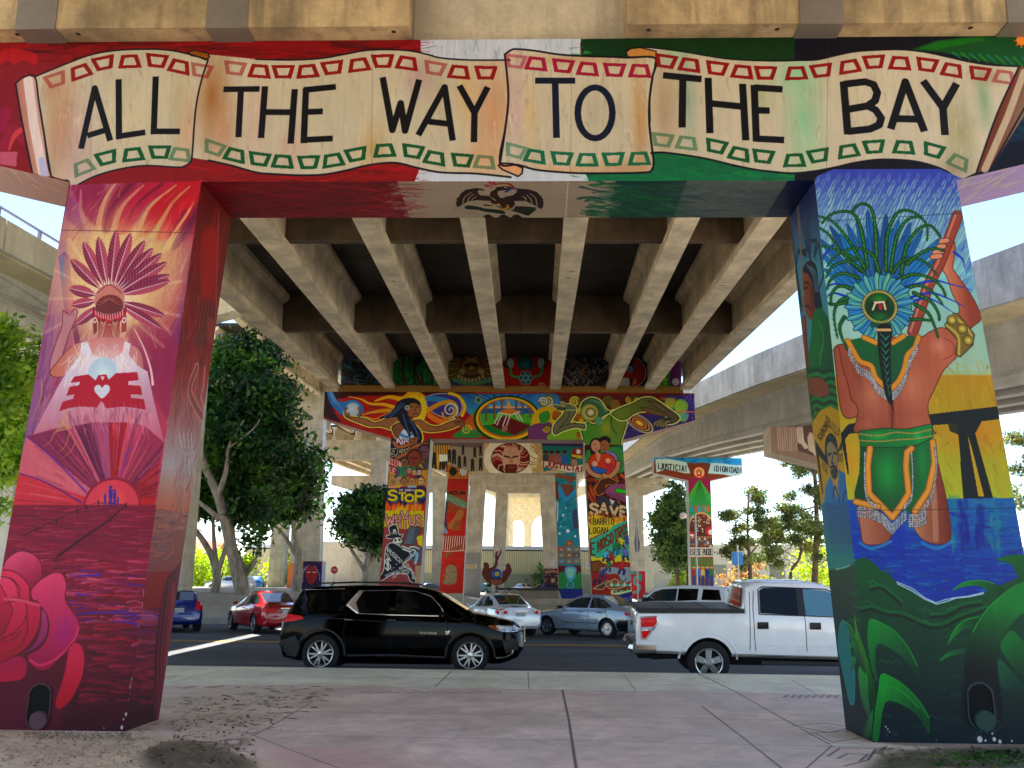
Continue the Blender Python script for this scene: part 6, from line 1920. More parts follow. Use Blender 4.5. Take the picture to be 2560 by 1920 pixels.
# second bent
B2Y,B2Y2=41.9,43.1
bent2=thing('bridge_bent','second concrete portal painted with outstretched green and brown figures and a golden oval','bridge pier',(-1.4,B2Y,0))
K2=B2Y/41.0
mB2=painted('figures_and_oval_mural',C_B2)
u2=lambda p:C_B2.uvw(p)
def sc2(x):
 return x*K2
def z2(z):
 return 1.62+(z-1.62)*K2
M['leg_side']=concrete('skylight_toned_leg_side','#c2c6c8',.85,.2)  # pale colour carries the sky light falling on leg sides
M['pink_soffit']=concrete('pale_pink_soffit','#a98f86',.8,.2)
local(cap_mesh('cap_beam',bent2,B2Y,B2Y2,z2(7.72),z2(9.8),sc2(-9.5),sc2(6.8),sc2(-6.47),sc2(3.64),z2(8.6),[mB2,M['pink_soffit'],M['conc']],{0:u2,1:None,2:None}),bent2)
for a,c_,lab in (((-6.47,-4.74),(-6.81,-5.08),'pier leg painted with STOP and WHY US lettering'),((1.97,3.64),(2.31,3.99),'pier leg painted with SAVE BARRIO LOGAN lettering')):
 g=leg_mesh('leg',bent2,B2Y,B2Y2,z2(7.72),tuple(map(sc2,a)),tuple(map(sc2,c_)),[mB2,M['leg_side'],M['conc'],M['conc']],{0:u2,1:None,2:None,3:None})
 local(g,bent2)['label']=lab
b=MB()
b.box(sc2(-8.88),sc2(6.3),B2Y-.12,B2Y+.5,z2(9.8),z2(10.08))
local(b.build('ledge',M['gold'],bent2),bent2)
b=MB()
b.box(sc2(-8.88),sc2(6.3),B2Y+.35,B2Y+.6,z2(10.08),z2(11.75))
local(b.build('end_diaphragm',[painted('jungle_and_emblems_mural',C_D2,.6)],bent2,lambda p:C_D2.uvw(p)),bent2)
# third bent
B3Y=71.0
bent3=thing('bridge_bent','third concrete portal painted with a round face between a red leg and a teal leg','bridge pier',(-2.2,B3Y,0))
mB3=painted('face_and_justicia_mural',C_B3)
u3=lambda p:C_B3.uvw(p)
local(cap_mesh('cap_beam',bent3,B3Y,B3Y+1.2,9.62,11.9,-9.8,5.6,-6.81,2.8,10.5,[mB3,M['conc'],M['conc']],{0:u3,1:None,2:None}),bent3)
for a,c_,lab in (((-6.81,-5.25),(-7.33,-5.55),'red painted pier leg'),((1.2,2.8),(1.52,3.33),'teal painted pier leg')):
 g=leg_mesh('leg',bent3,B3Y,B3Y+1.2,9.62,a,c_,[mB3,M['leg_side'],M['conc'],M['conc']],{0:u3,1:None,2:None,3:None})
 local(g,bent3)['label']=lab
# bare concrete bents further along
def bare_bent(Y,zs,h,lt,lb,rt,rb,over,mat,label,base=None,group='bare concrete portals in a row'):
 t=thing('bridge_bent',label,'bridge pier',((lt[0]+rt[1])/2,Y,0),0,group)
 w=1.3
 local(cap_mesh('cap_beam',t,Y,Y+w,zs,zs+h,lt[0]-over,rt[1]+over,lt[0],rt[1],zs+.8,[mat,mat,mat],None),t)
 for a,c_ in ((lt,lb),(rt,rb)):
  local(leg_mesh('leg',t,Y,Y+w,zs,a,c_,[mat]*4,None),t)
 return t
b4=bare_bent(101,11.7,2.0,(-7.35,-5.70),(-7.93,-6.2),(.08,1.54),(.72,2.15),2.5,M['conc_face'],'bare concrete portal framed inside the painted face portal')
b5=bare_bent(131,13.72,1.9,(-5.92,-4.23),(-6.4,-4.8),(1.3,3.0),(1.6,3.4),2.5,M['conc_face'],'bare concrete portal with one leg seen inside the nearer bare portal')
for Y,zs,xi,lab in ((165,16.07,-5.13,'pale concrete portal, nearest of those nested beyond the metal shed'),(200,18.6,-5.91,'pale concrete portal, second of those nested beyond the metal shed'),
                       (235,20.87,-6.49,'pale concrete portal, third of those nested beyond the metal shed'),(270,23.12,-7.04,'pale concrete portal, farthest of those nested beyond the metal shed')):
 bare_bent(Y,zs,2.0,(xi-1.8,xi),(xi-2.0,xi-.3),(4.5,6.3),(4.8,6.6),2.5,M['conc_buff'],lab,group='pale portals beyond the metal shed')
# arched pier that closes the view
t=thing('arched_pier','far pale bridge pier pierced by two tall round arches','bridge pier',(-2,300,0))
b=MB()
def arch(xc,hw,zsp,n=12):
 return [(xc-hw*math.cos(math.pi*k/n),zsp+1.15*hw*math.sin(math.pi*k/n)) for k in range(n+1)]
A1,A2=arch(-6.6,2.05,18.4),arch(1.6,3.8,18.0)
X0,X1,ZT=-13.5,9.5,27.0
for pts,xa,xb in ((A1,X0,-3.4),(A2,-3.4,X1)):
 x0,x1=pts[0][0],pts[-1][0]
 b.box(xa,x0,300,303,0,ZT) if xa==X0 else b.box(xa+.002,x0,300,303,0,ZT)
 b.box(x1,xb,300,303,0,ZT)
 for i in range(len(pts)-1):
  (ax,az),(bx,bz)=pts[i],pts[i+1]
  b.hexa([(ax,300,az),(bx,300,bz),(bx,303,bz),(ax,303,az),(ax,300,ZT),(bx,300,ZT),(bx,303,ZT),(ax,303,ZT)])
local(b.build('pier_wall',M['conc_buff'],t),t)
# ------------------------------------------------------------------ decks
def bulb(w,h,u0=0):
 """half I-girder section as a closed outline (u, z) with the bottom flange at z = 0"""
 s=[(-.23*w,0),(.23*w,0),(.25*w,.03),(.25*w,.2),(.1*w,.36),(.1*w,h-.3),(.28*w,h-.12),(.28*w,h)]
 s=[(.24,0),(.24,.2),(.1,.38),(.1,h-.32),(.3,h-.16),(.3,h)]
 return [(u0+x,z) for x,z in s]+[(u0-x,z) for x,z in reversed(s)]
def sweep(b,sec,path,mi=0):
 """section (u across to the right, z) along a path of (x, y, z)"""
 rings=[]
 for i,p in enumerate(path):
  a,c=path[max(i-1,0)],path[min(i+1,len(path)-1)]
  dx,dy=c[0]-a[0],c[1]-a[1]
  L=math.hypot(dx,dy)
  rx,ry=dy/L,-dx/L
  rings.append([(p[0]+rx*u,p[1]+ry*u,p[2]+z) for u,z in sec])
 b.loft(rings,mi)
def rect(u0,u1,z0,z1):
 return [(u0,z0),(u1,z0),(u1,z1),(u0,z1)]
G41=[-9.19,-6.7,-4.19,-1.77,.72,3.22,4.95,6.54]
G17=[-8.05,-5.74,-3.49,-1.34,.73,2.92,4.62,6.35]
def gz(y):
 return 8.36+(10.07-8.36)*(y-11.9)/29.1
YA,YB=11.9,42.3
deck=thing('bridge_deck','concrete girder deck overhead between the banner portal and the second painted portal','bridge deck',(-1,26,9))
GX=[]
rgm=random.Random(8)
M['patch']=concrete('dark_form_patch','#8a7a60',.6,.4)
for x41,x17 in zip(G41,G17):
 s=(x41-x17)/24.1
 GX.append((x41,s))
 b=MB()
 sweep(b,bulb(1,1.55),[(x41+s*(y-41),y,gz(y)) for y in (YA,B2Y-.02)])
 for k in range(14):
  y=13+27*rgm.random()
  xg,zg,w_,l_=x41+s*(y-41),gz(y)-.003,rgm.uniform(.03,.11),rgm.uniform(.03,.1) if k>4 else .09
  xg+=rgm.uniform(-.12,.12)
  b.face([(xg-w_,y-l_,zg),(xg-w_,y+l_,zg+l_*.059*2),(xg+w_,y+l_,zg+l_*.059*2),(xg+w_,y-l_,zg)],1)
 local(b.build('girder',[M['conc_soffit'],M['patch']],deck),deck)
def gx(k,y):
 return GX[k][0]+GX[k][1]*(y-41)
for y in (20.2,30.4):
 b=MB()
 for k in range(7):
  xa,xb=gx(k,y)+.103,gx(k+1,y)-.103
  b.box(xa,xb,y,y+.25,gz(y)+.3,gz(y)+1.545)
 local(b.build('diaphragm',M['conc_dark'],deck),deck)
b=MB()
for i in range(2):
 ya,yb=(YA,27.0) if i==0 else (27.0,YB)
 e,el=1.0,1.72
 b.hexa([(gx(0,ya)-el,ya,gz(ya)+1.552),(gx(7,ya)+e,ya,gz(ya)+1.552),(gx(7,yb)+e,yb,gz(yb)+1.552),(gx(0,yb)-el,yb,gz(yb)+1.552),
   (gx(0,ya)-el,ya,gz(ya)+1.8),(gx(7,ya)+e,ya,gz(ya)+1.8),(gx(7,yb)+e,yb,gz(yb)+1.8),(gx(0,yb)-el,yb,gz(yb)+1.8)])
local(b.build('deck_slab',M['conc_deck'],deck),deck)
for k,sgn in ((0,-1),(7,1)):
 b=MB()
 path=[(gx(k,y)+(.98 if k else-1.7),y,gz(y)+1.3) for y in (YA,YB)]
 sweep(b,rect(-.12,.12,0,1.5),path)
 local(b.build('parapet',M['conc_blue'],deck),deck)
# deck over the camera and the decks beyond, same make
def plain_deck(y0,y1,label,z0,z1,x0a,x1a,x0b,x1b,n=7,mat='conc_soffit',group=None):
 t=thing('bridge_deck',label,'bridge deck',((x0a+x1a)/2,(y0+y1)/2,z0),0,group)
 for k in range(n):
  f=(k+.5)/n
  b=MB()
  sweep(b,bulb(1,1.5),[(x0a+(x1a-x0a)*f,y0,z0),(x0b+(x1b-x0b)*f,y1,z1)])
  local(b.build('girder',M[mat],t),t)
 b=MB()
 b.hexa([(x0a,y0,z0+1.502),(x1a,y0,z0+1.502),(x1b,y1,z1+1.502),(x0b,y1,z1+1.502),(x0a,y0,z0+1.75),(x1a,y0,z0+1.75),(x1b,y1,z1+1.75),(x0b,y1,z1+1.75)])
 local(b.build('deck_slab',M['conc_deck'],t),t)
 for sgn,xa,xb in ((-1,x0a,x0b),(1,x1a,x1b)):
  b=MB()
  sweep(b,rect(-.13,.13,0,1.5),[(xa-sgn*.0,y0,z0+1.3),(xb,y1,z1+1.3)])
  local(b.build('parapet',M['conc_blue'],t),t)
 return t
plain_deck(-14,9.6,'concrete girder deck above the near end of the plaza',7.45,8.75,-7.8,7.2,-8.0,7.4)
# end blocks of that deck over the cap of the first bent
t=thing('end_diaphragm','weathered concrete blocks with grey sheet metal covers on top of the banner beam','bridge deck end',(-.4,10.3,8.24))
zt=8.245
def blk(xa,xb,yf,mat,name='end_block',zt2=10.1,dz=0):
 b=MB()
 b.hexa([(xa,yf,zt+dz),(xb,yf,zt+dz),(xb,11.0,zt+dz),(xa,11.0,zt+dz),(xa,yf,zt2),(xb,yf,zt2),(xb,11.0,zt2),(xa,11.0,zt2)])
 return local(b.build(name,mat,t),t)
yf=at_z(600,68,zt)[1]
xa,xb=at_y(1022,60,yf)[0],at_y(1568,60,yf)[0]
blk(-8.6,xa,yf,M['conc_block'])
blk(xb,7.6,yf,M['conc_block'])
blk(xa+.003,xb-.003,B1Y+.1,M['conc'],'recess_wall')
for pa,pb in ((40,140),(515,618),(2000,2110),(2520,2640)):
 blk(at_y(pa,60,yf)[0],at_y(pb,60,yf)[0],yf-.02,M['sheet'],'sheet_metal_cover',10.1,-.02)
for px in (30,183,520,980,1625,1950,2440):
 p=at_y(px,80,yf)
 b=MB()
 b.lathe((p[0],yf+.12,zt-.004),(0,0,1),[(0,.001),(0,.03),(.02,.03)],10)
 local(b.build('bolt_hole',M['black'],t),t)
for (ya,yb,xa0,xb0,xa1,xb1,za,zb,lab) in ((B2Y2,B3Y+.5,-9.9,7.2,-9.9,5.8,10.25,12.15,'concrete deck between the second and third painted portals'),
  (B3Y+.7,101.5,-9.9,5.8,-9.9,4.2,12.15,13.95,'concrete deck between the face portal and the bare portal behind it'),
  (102,131.5,-9.9,4.2,-8.5,5.5,13.95,15.85,'concrete deck between the first two bare portals')):
 plain_deck(ya,yb,lab,za,zb,xa0,xb0,xa1,xb1)
plain_deck(132,298,'long pale deck running on to the arched pier',15.9,27.1,-9.0,7.5,-10,8)
# left ramp beside the near deck
def viaduct(label,path,width,mat,gm,sgn=1,h=1.5,par=1.15,ng=4,ov=.55):
 t=thing('viaduct',label,'viaduct',path[0])
 for k in range(ng):
  b=MB()
  sweep(b,bulb(1,h,sgn*(.45+(width-.9)*k/(ng-1))),path)
  local(b.build('girder',gm,t),t)
 b=MB()
 sweep(b,rect(min(-sgn*ov,sgn*(width+ov)),max(-sgn*ov,sgn*(width+ov)),h+.002,h+.24),path)
 local(b.build('deck_slab',M['conc_buff'],t),t)
 for u in (-ov,width+ov):
  for i in range(len(path)-1):
   P0,P1=np.array(path[i],float),np.array(path[i+1],float)
   e=.02/np.linalg.norm(P1-P0)
   seg_=[]
   for j,f in ((i,e),(i+1,-e)):
    a_,c_=np.array(path[max(j-1,0)],float),np.array(path[min(j+1,len(path)-1)],float)
    dx,dy=(c_-a_)[:2]/np.linalg.norm((c_-a_)[:2])
    q=np.array(path[j],float)+(P1-P0)*f
    seg_.append([(q[0]+dy*v,q[1]-dx*v,q[2]+z) for v,z in rect(sgn*u-.13,sgn*u+.13,h+.04,h+.24+par)])
   b=MB()
   b.loft(seg_)
   local(b.build('parapet',mat,t),t)
 return t
lp=[(-10.3,6,6.1),(-10.6,16.4,6.72),(-10.75,24,7.2),(-11.5,29,7.5),(-14.2,37,8.1),(-19,47,8.9),(-28,61,9.8),(-38,76,11)]
vl=viaduct('curving ramp with a pale parapet and a blue handrail left of the crimson pier',lp,7.0,M['conc_pale'],M['conc_pale'],-1,.78,.4)
b=MB()
rp=[]
for i,p in enumerate(lp):
 a,c=lp[max(i-1,0)],lp[min(i+1,len(lp)-1)]
 L=math.hypot(c[0]-a[0],c[1]-a[1])
 rp.append((p[0]+.5*(c[1]-a[1])/L,p[1]-.5*(c[0]-a[0])/L,p[2]+1.68))
b.tube(rp,.035,8)
for i in range(len(rp)-1):
 for s in range(5):
  f=s/5
  q=[rp[i][k]+(rp[i+1][k]-rp[i][k])*f for k in range(3)]
  b.box(q[0]-.03,q[0]+.03,q[1]-.03,q[1]+.03,q[2]-.3,q[2])
local(b.build('handrail',plain('blue_grey_rail_paint','#6a72a0',.5),vl),vl)
# its pillar at the frame edge
def tpier(name,label,Y,xc,wl,wr,pw,zc,hc,hp,mats,uvf,yaw=0,depth=1.2,zt=None,cat='bridge pier'):
 """single-column pier: pillar xc +- pw/2, cap from wl to wr"""
 t=thing(name,label,cat,(xc,Y,0))
 b=MB()
 prof=[(wl,zc+hc-hp),(xc-pw/2,zc),(xc+pw/2,zc),(wr,zc+hc-hp),(wr,zc+hc),(wl,zc+hc)]
 f=[(x,Y,z) for x,z in prof]
 k=[(x,Y+depth,z) for x,z in prof]
 b.face(f,0)
 b.face(list(reversed(k)),1)
 for i in range(6):
  j=(i+1)%6
  b.face([f[j],f[i],k[i],k[j]],1)
 local(b.build('cap_beam',mats,t,uvf),t)
 b=MB()
 b.hexa([(xc-pw/2,Y,0),(xc+pw/2,Y,0),(xc+pw/2,Y+depth,0),(xc-pw/2,Y+depth,0),(xc-pw/2,Y,zc),(xc+pw/2,Y,zc),(xc+pw/2,Y+depth,zc),(xc-pw/2,Y+depth,zc)],(0,1,1,1,1,1))
 local(b.build('pillar',mats,t,uvf),t)
 return t
tpier('ramp_pier','pale concrete pillar under the curving left ramp at the picture edge',20.6,-12.3,-17.0,-10.9,1.5,6.35,.6,.4,[M['conc_pale'],M['conc_pale']],None)
tpier('ramp_pier','concrete pillar under the far end of the left ramp behind the trees',50.5,-23.6,-28,-20,1.7,7.6,1.4,.8,[M['conc_pale'],M['conc_pale']],None)
# left main bridge: three bents of which the right legs show
mPF=painted('purple_face_mural',C_PF)
for Y,xr,w,zs,lab in ((80,-20.3,1.75,15.4,'tall bare concrete portal whose right leg carries a purple face mural at its foot'),(105,-18.75,1.7,14.85,'bare concrete portal seen between the purple face leg and the STOP leg'),
                       (130,-14.6,1.75,13.6,'bare concrete portal just right of the STOP leg, far off')):
 t=thing('bridge_bent',lab,'bridge pier',(xr,Y,0),0,'bents of the bridge on the left')
 local(cap_mesh('cap_beam',t,Y,Y+1.3,zs,zs+2.2,xr-14,xr+4.6,xr-10.5,xr+w,zs+.0 if Y==80 else zs+.9,[M['conc_face']]*3,None,zs+.9),t)
 for a in (xr-10.5,xr):
  local(leg_mesh('leg',t,Y,Y+1.3,zs,(a,a+w),(a+.35,a+w+.35) if a==xr else (a-.35,a+w-.35),[M['conc_face'],M['leg_side'],M['conc_face'],M['conc_face']],None),t)
 if Y==80:
  b=MB()
  x0,x1=at_y(748,1430,Y-.02)[0],at_y(804,1430,Y-.02)[0]
  b.box(x0,x1+.03,Y-.02,Y+1.32,.5,at_y(770,1403,Y)[2])
  b.m=[0,1,2,2,2,2]
  local(b.build('painted_base',[mPF,plain('pale_blue_wall_paint','#9db0cc',.6),M['conc_face']],t,{0:lambda p:C_PF.uvw(p),1:None,2:None}),t)
plain_deck(32,62,'narrow high deck added out of view to shade the left side of the road',15.5,16.8,-17.3,-11.9,-19,-13.4,3)  # invented deck, kept from sight, blocks sun over the road
tpier('ramp_pier','tall pillar added to carry the shading deck, hidden behind the crimson pier',44,-17.0,-18,-12.8,1.5,14.0,1.9,.9,[M['conc_face'],M['conc_face']],None)  # unseen support invented along with the shading deck
plain_deck(62,104.5,'high concrete deck of the bridge on the left',17.0,17.8,-34,-15.6,-32,-14.8,7)
plain_deck(106,150,'far stretch of the high deck on the left',17.2,16.5,-32,-14.5,-24,-8.5,7)
# right ramp
rpth=[(15.0,8,5.35),(11.75,22.7,6.55),(9.85,38,7.88),(8.75,50,8.85),(8.75,67,10.42),(9.0,105,13.0),(12,150,15)]
viaduct('long ramp with a grey streaked parapet passing behind the blue pier on the right',rpth,5.2,M['conc_blue'],M['conc_web'],1,1.6,1.05,4,1.0)
mJ=painted('justicia_dignidad_mural',C_J)
tpier('ramp_pier','single pillar ramp pier with a JUSTICIA and DIGNIDAD banner on its cap',67.0,11.28,8.12,14.3,1.56,8.74,1.6,1.1,[mJ,M['leg_side']],{0:lambda p:C_J.uvw(p),1:None})
mBr=painted('sepia_relief_mural',C_BR)
tpier('ramp_pier','ramp pier with a sepia mural on its cap end, behind the blue pier',38.0,12.9,9.3,16.5,1.7,6.1,1.75,1.05,[mBr,concrete('sepia_soffit_concrete','#ecd8bc',.8,.2)],{0:lambda p:C_BR.uvw(p),1:None},0,1.3)  # side and soffit colour lifted to stand for ground bounce
rp3=tpier('ramp_pier','bare ramp pier with a red and teal painted foot, right of the SAVE leg',105.0,10.7,7.2,14.4,1.55,11.1,1.9,.9,[M['conc_face'],M['conc_face']],None)
b=MB()
p0,p1=at_y(1583,1421,104.97),at_y(1609,1480,104.97)
b.box(9.85,11.52,104.96,106.2,0,2.9)
b.m=[0,1,1,1,1,1]
mRT=painted('red_teal_scroll_mural',C_RT)
local(b.build('painted_base',[mRT,plain('crimson_wall_paint','#9c2030',.6)],rp3,{0:lambda p:C_RT.uvw(p),1:None}),rp3)
# ------------------------------------------------------------------ vehicles
def paint(name,c,rough=.22,metal=0.0,coat=1.0):
 m=plain(name,c,rough,metal,.05,3,coat)
 return m
M['tyre']=plain('tyre_rubber','#16171a',.85,0,.2,20)
M['well']=plain('wheel_well_black','#060607',.9)
M['rim']=plain('bright_alloy','#b4b6ba',.24,.85,.06)
M['hub']=plain('dark_brake_metal','#0c0c0d',.6,.3)
M['chrome']=plain('chrome_trim','#d6d8dc',.12,.9,.03)
M['trim']=plain('black_plastic_trim','#1a1b1e',.55)
M['redlens']=plain('red_tail_lens','#e01018',.2,0,.15,9,0,.2)
M['amber']=plain('amber_lens','#d0601a',.15,0,.1,9,1)
M['clearlens']=plain('clear_lamp_lens','#c4ccd4',.08,.3,.15,14,1)
M['plate']=plain('white_number_plate','#c8ccd0',.5)
M['ink']=plain('dark_plate_lettering','#20283c',.6)
def glass(name,c,rough=.04,alpha=1.0,spec=.6):
 m,nt,b=new_mat(name)
 b.inputs['Base Color'].default_value=rgb(c)
 b.inputs['Roughness'].default_value=rough
 b.inputs['Specular IOR Level'].default_value=spec
 b.inputs['Coat Weight'].default_value=.6 if spec>.5 else 0
 b.inputs['Coat Roughness'].default_value=.02
 if alpha<1:
  b.inputs['Alpha'].default_value=alpha
 return m
M['glass_dark']=glass('dark_tinted_glass','#08090b',.04,1.0,.25)
M['glass']=glass('tinted_glass','#1c2a30')
M['glass_open']=glass('see_through_car_glass','#3a5560',.03,.45)
class Car:
 def __init__(self,top,belt,bot,wid,wtop,wheels,wr,ends=.03):
  self.t={k:np.array(v,float) for k,v in (('top',top),('belt',belt),('bot',bot),('wid',wid),('wt',wtop))}
  self.wheels,self.wr=wheels,wr
  self.x0,self.x1=top[0][0],top[-1][0]
 def val(self,k,x):
  a=self.t[k]
  return float(np.interp(x,a[:,0],a[:,1]))
 def section(self,x):
  zt,zs,zb,w,wt=(self.val(k,x) for k in ('top','belt','bot','wid','wt'))
  zs=min(zs,zt-.02)
  wt=min(wt,w-.02)
  z6=max(zt-.07,zs+.35*(zt-zs))
  return [(0,zb),(w-.14,zb),(w-.035,zb+.07),(w,zb+.42*(zs-zb)),(w-.004,zs-.13),(w-.03,zs),(wt,z6),(wt-.07,zt-.014),(0,zt)]
 def yy(self,x,z):
  s=self.section(x)[1:8]
  zs=[p[1] for p in s]
  ys=[p[0] for p in s]
  return float(np.interp(z,zs,ys))
 def body(self,mat,parent,name='body',extra=()):
  xs=set(np.linspace(self.x0,self.x1,44)) | {p[0] for p in self.t['top']} | set(extra)
  xs=sorted(x for x in xs if self.x0<=x<=self.x1)
  rings=[]
  for x in xs:
   s=self.section(x)
   rings.append([(x,-y,z) for y,z in s]+[(x,y,z) for y,z in s[-2:0:-1]])
  b=MB()
  b.loft(rings)
  o=b.build(name,[mat,M['well']],None)
  c=MB()
  for wx in self.wheels:
   w=self.val('wid',wx)
   for sg in (-1,1):
    c.lathe((wx,sg*(w+.06),self.wr),(0,-sg,0),[(0,self.wr*1.17),(.36,self.wr*1.17)],28,1)
  k=c.build('cut',[mat,M['well']],None)
  import bmesh
  for q in (o,k):
   bm=bmesh.new()
   bm.from_mesh(q.data)
   bmesh.ops.remove_doubles(bm,verts=bm.verts,dist=1e-5)
   bmesh.ops.recalc_face_normals(bm,faces=bm.faces)
   bm.to_mesh(q.data)
   bm.free()
  md=o.modifiers.new('b','BOOLEAN')
  md.object,md.operation,md.solver=k,'DIFFERENCE','EXACT'
  dg=bpy.context.evaluated_depsgraph_get()
  me=bpy.data.meshes.new_from_object(o.evaluated_get(dg))
  o.modifiers.clear()
  o.data=me
  bpy.data.objects.remove(k)
  o.parent=parent
  sharp(o,40)
  return o
 def patch(self,name,poly,mat,parent,off=.006,rings=3,smooth=True):
  """panel that follows the body side; poly in (x, z)"""
  p=np.array(poly,float)
  cx=p.mean(0)
  dense=[]
  for i in range(len(p)):
   for t in (0,.25,.5,.75):
    dense.append(p[i]*(1-t)+p[(i+1)%len(p)]*t)
  for sg in (-1,1):
   R_=[]
   for r in np.linspace(1,.02,rings+1):
    R_.append([(q[0],sg*(self.yy(q[0],q[1])+off),q[1]) for q in (cx+(d-cx)*r for d in dense)])
   b=MB()
   b.loft(R_,0,True)
   o=sharp(b.build(name,mat,parent),50)
  return o
 def line(self,name,pts,mat,parent,rad=.006,off=.002,closed=False):
  P=[np.array(p,float) for p in pts]
  if closed:
   P.append(P[0])
  d=[]
  for a,c_ in zip(P,P[1:]):
   n=max(2,int(np.linalg.norm(c_-a)/.12))
   d+=[a+(c_-a)*t for t in np.linspace(0,1,n,endpoint=False)]
  d.append(P[-1])
  for sg in (-1,1):
   b=MB()
   b.tube([(q[0],sg*(self.yy(q[0],q[1])+off),q[1]) for q in d],rad,5)
   o=b.build(name,mat,parent)
  return o
 def screen(self,name,xa,xb,mat,parent,inset=.1,off=.012,n=7):
  """windscreen or rear window on the top line between xa and xb"""
  b=MB()
  rows=[]
  for x in np.linspace(xa,xb,n):
   s=self.section(x)
   zt,w7=s[8][1],s[7][0]
   rows.append([(x,w7*f*(1-inset*.5),zt-.014*abs(f)+off) for f in np.linspace(-1,1,7)])
  b.loft(rows,0,False,False)
  o=b.build(name,mat,parent)
  o.data.polygons.foreach_set('use_smooth',[True]*len(o.data.polygons))
  return o
def spokes(b,n,r0,r1,w0,w1,y,th,split=0.0,ph=0):
 for k in range(n):
  for s in ((-1,1) if split else (0,)):
   a0=ph+6.2832*k/n+s*split*.45
   a1=ph+6.2832*k/n+s*split
   c0,s0,c1,s1=math.cos(a0),math.sin(a0),math.cos(a1),math.sin(a1)
   P=[(c0*r0+s0*w0,s0*r0-c0*w0),(c0*r0-s0*w0,s0*r0+c0*w0),(c1*r1-s1*w1,s1*r1+c1*w1),(c1*r1+s1*w1,s1*r1-c1*w1)]
   b.hexa([(x,y-th,z) for x,z in P]+[(x,y,z) for x,z in P])
def add_wheels(root,car,kind,rim_r):
 """four wheels; outer face of the prototype looks to -y"""
 first=None
 for wx in car.wheels:
  for sg in (-1,1):
   pos=(wx,sg*(car.val('wid',wx)-.13),car.wr)
   if first is None:
    b=MB()
    b.lathe((0,.06,0),(0,-1,0),[(0,.02),(0,rim_r*.8),(.03,rim_r*.8),(.04,.1)],20)
    w=b.build('wheel',M['hub'],root)
    b=MB()
    r=car.wr
    b.lathe((0,.12,0),(0,-1,0),[(0,rim_r),(0,r-.03),(.02,r-.005),(.05,r),(.19,r),(.215,r-.006),(.235,r-.04),(.238,rim_r+.03),(.23,rim_r),(0,rim_r)],32,0,False)
    t=sharp(b.build('tyre',M['tyre'],w),40)
    b=MB()
    b.lathe((0,.0,0),(0,-1,0),[(0,rim_r-.005),(.105,rim_r-.008),(.112,rim_r+.004),(.118,rim_r-.004),(.112,rim_r-.022),(.02,rim_r-.04),(.0,rim_r-.005)],32,0,False)
    if kind=='split':
     spokes(b,6,.05,rim_r-.015,.02,.015,-.088,-.03,.2,.2)
    elif kind=='five':
     spokes(b,5,.05,rim_r-.02,.05,.062,-.085,-.035,0,.31)
     b.lathe((0,-.08,0),(0,-1,0),[(0,.09),(.05,.085),(.06,.07),(.062,.001)],16)
    else:
     spokes(b,8 if kind=='eight' else 12,.06,rim_r-.02,.018,.02,-.085,-.02,.1,.2)
    b.lathe((0,-.06,0),(0,-1,0),[(0,.06),(.06,.055),(.065,.001)],14)
    sharp(b.build('rim',M['rim'],w),30)
    first=w
   else:
    w=copy_tree(first,root)
   w.location=pos
   w.rotation_euler=(0,0,0 if sg<0 else math.pi)
def rear_box(name,x,pts,mat,parent,th=.02):
 """plate on the rear end; pts in (y, z)"""
 b=MB()
 b.loft([[(x,y,z) for y,z in pts],[(x-th,y,z) for y,z in pts]])
 return b.build(name,mat,parent)
def plate_text(root_part,s,x,y0,z0,h,w):
 cu=bpy.data.curves.new('txt','FONT')
 cu.body=s
 cu.size=h
 cu.align_x='CENTER'
 o=bpy.data.objects.new('txt',cu)
 col.objects.link(o)
 dg=bpy.context.evaluated_depsgraph_get()
 me=bpy.data.meshes.new_from_object(o.evaluated_get(dg))
 bpy.data.objects.remove(o)
 me.materials.clear()
 me.materials.append(M['ink'])
 t=bpy.data.objects.new('lettering',me)
 col.objects.link(t)
 t.parent=root_part
 t.location=(x,y0,z0)
 t.rotation_euler=(math.pi/2,0,-math.pi/2)
 return t
# black SUV
suv=Car(top=[(-.9,.72),(-.86,1.0),(-.8,1.22),(-.62,1.5),(-.5,1.69),(-.3,1.735),(.6,1.77),(1.6,1.765),(2.1,1.72),(2.35,1.64),(3.0,1.27),(3.12,1.2),(3.6,1.12),(3.95,1.04),(4.08,.95),(4.14,.8),(4.15,.62)],
          belt=[(-.9,.7),(-.86,.98),(-.7,1.2),(0,1.2),(2.9,1.14),(3.3,1.06),(3.9,.94),(4.15,.6)],bot=[(-.9,.5),(-.8,.3),(-.5,.24),(.5,.19),(2.6,.19),(3.7,.22),(4.05,.34),(4.15,.5)],
          wid=[(-.9,.8),(-.8,.93),(-.4,.985),(3.3,.985),(3.8,.93),(4.0,.82),(4.15,.62)],wtop=[(-.9,.7),(-.6,.68),(0,.72),(2.2,.7),(3.0,.78),(3.8,.72),(4.15,.5)],wheels=(0,3.07),wr=.385)
bk=paint('black_car_paint','#010102',.06,0,0)
bk.node_tree.nodes['Principled BSDF'].inputs['Specular IOR Level'].default_value=.14
t=thing('parked_car','large black SUV with chrome window trim parked at the near kerb','car',(-4.47,21.0,-.24),math.radians(.6))
suv.body(bk,t)
suv.patch('cladding',[(-.82,.36),(-.5,.32),(-.42,.5),(-.52,.75),(-.88,.62)],M['trim'],t,.008)
suv.line('wheel_arch_trim',[(.5*math.cos(a),.385+.5*math.sin(a)) for a in np.linspace(-.05,3.2,16)],M['trim'],t,.028,-.012)
suv.line('wheel_arch_trim',[(3.07+.5*math.cos(a),.385+.5*math.sin(a)) for a in np.linspace(-.05,3.2,16)],M['trim'],t,.028,-.012)
suv.line('sill_trim',[(.55,.36),(1.5,.38),(2.55,.34)],plain('satin_grey_trim','#3a3d44',.4),t,.022,-.01)
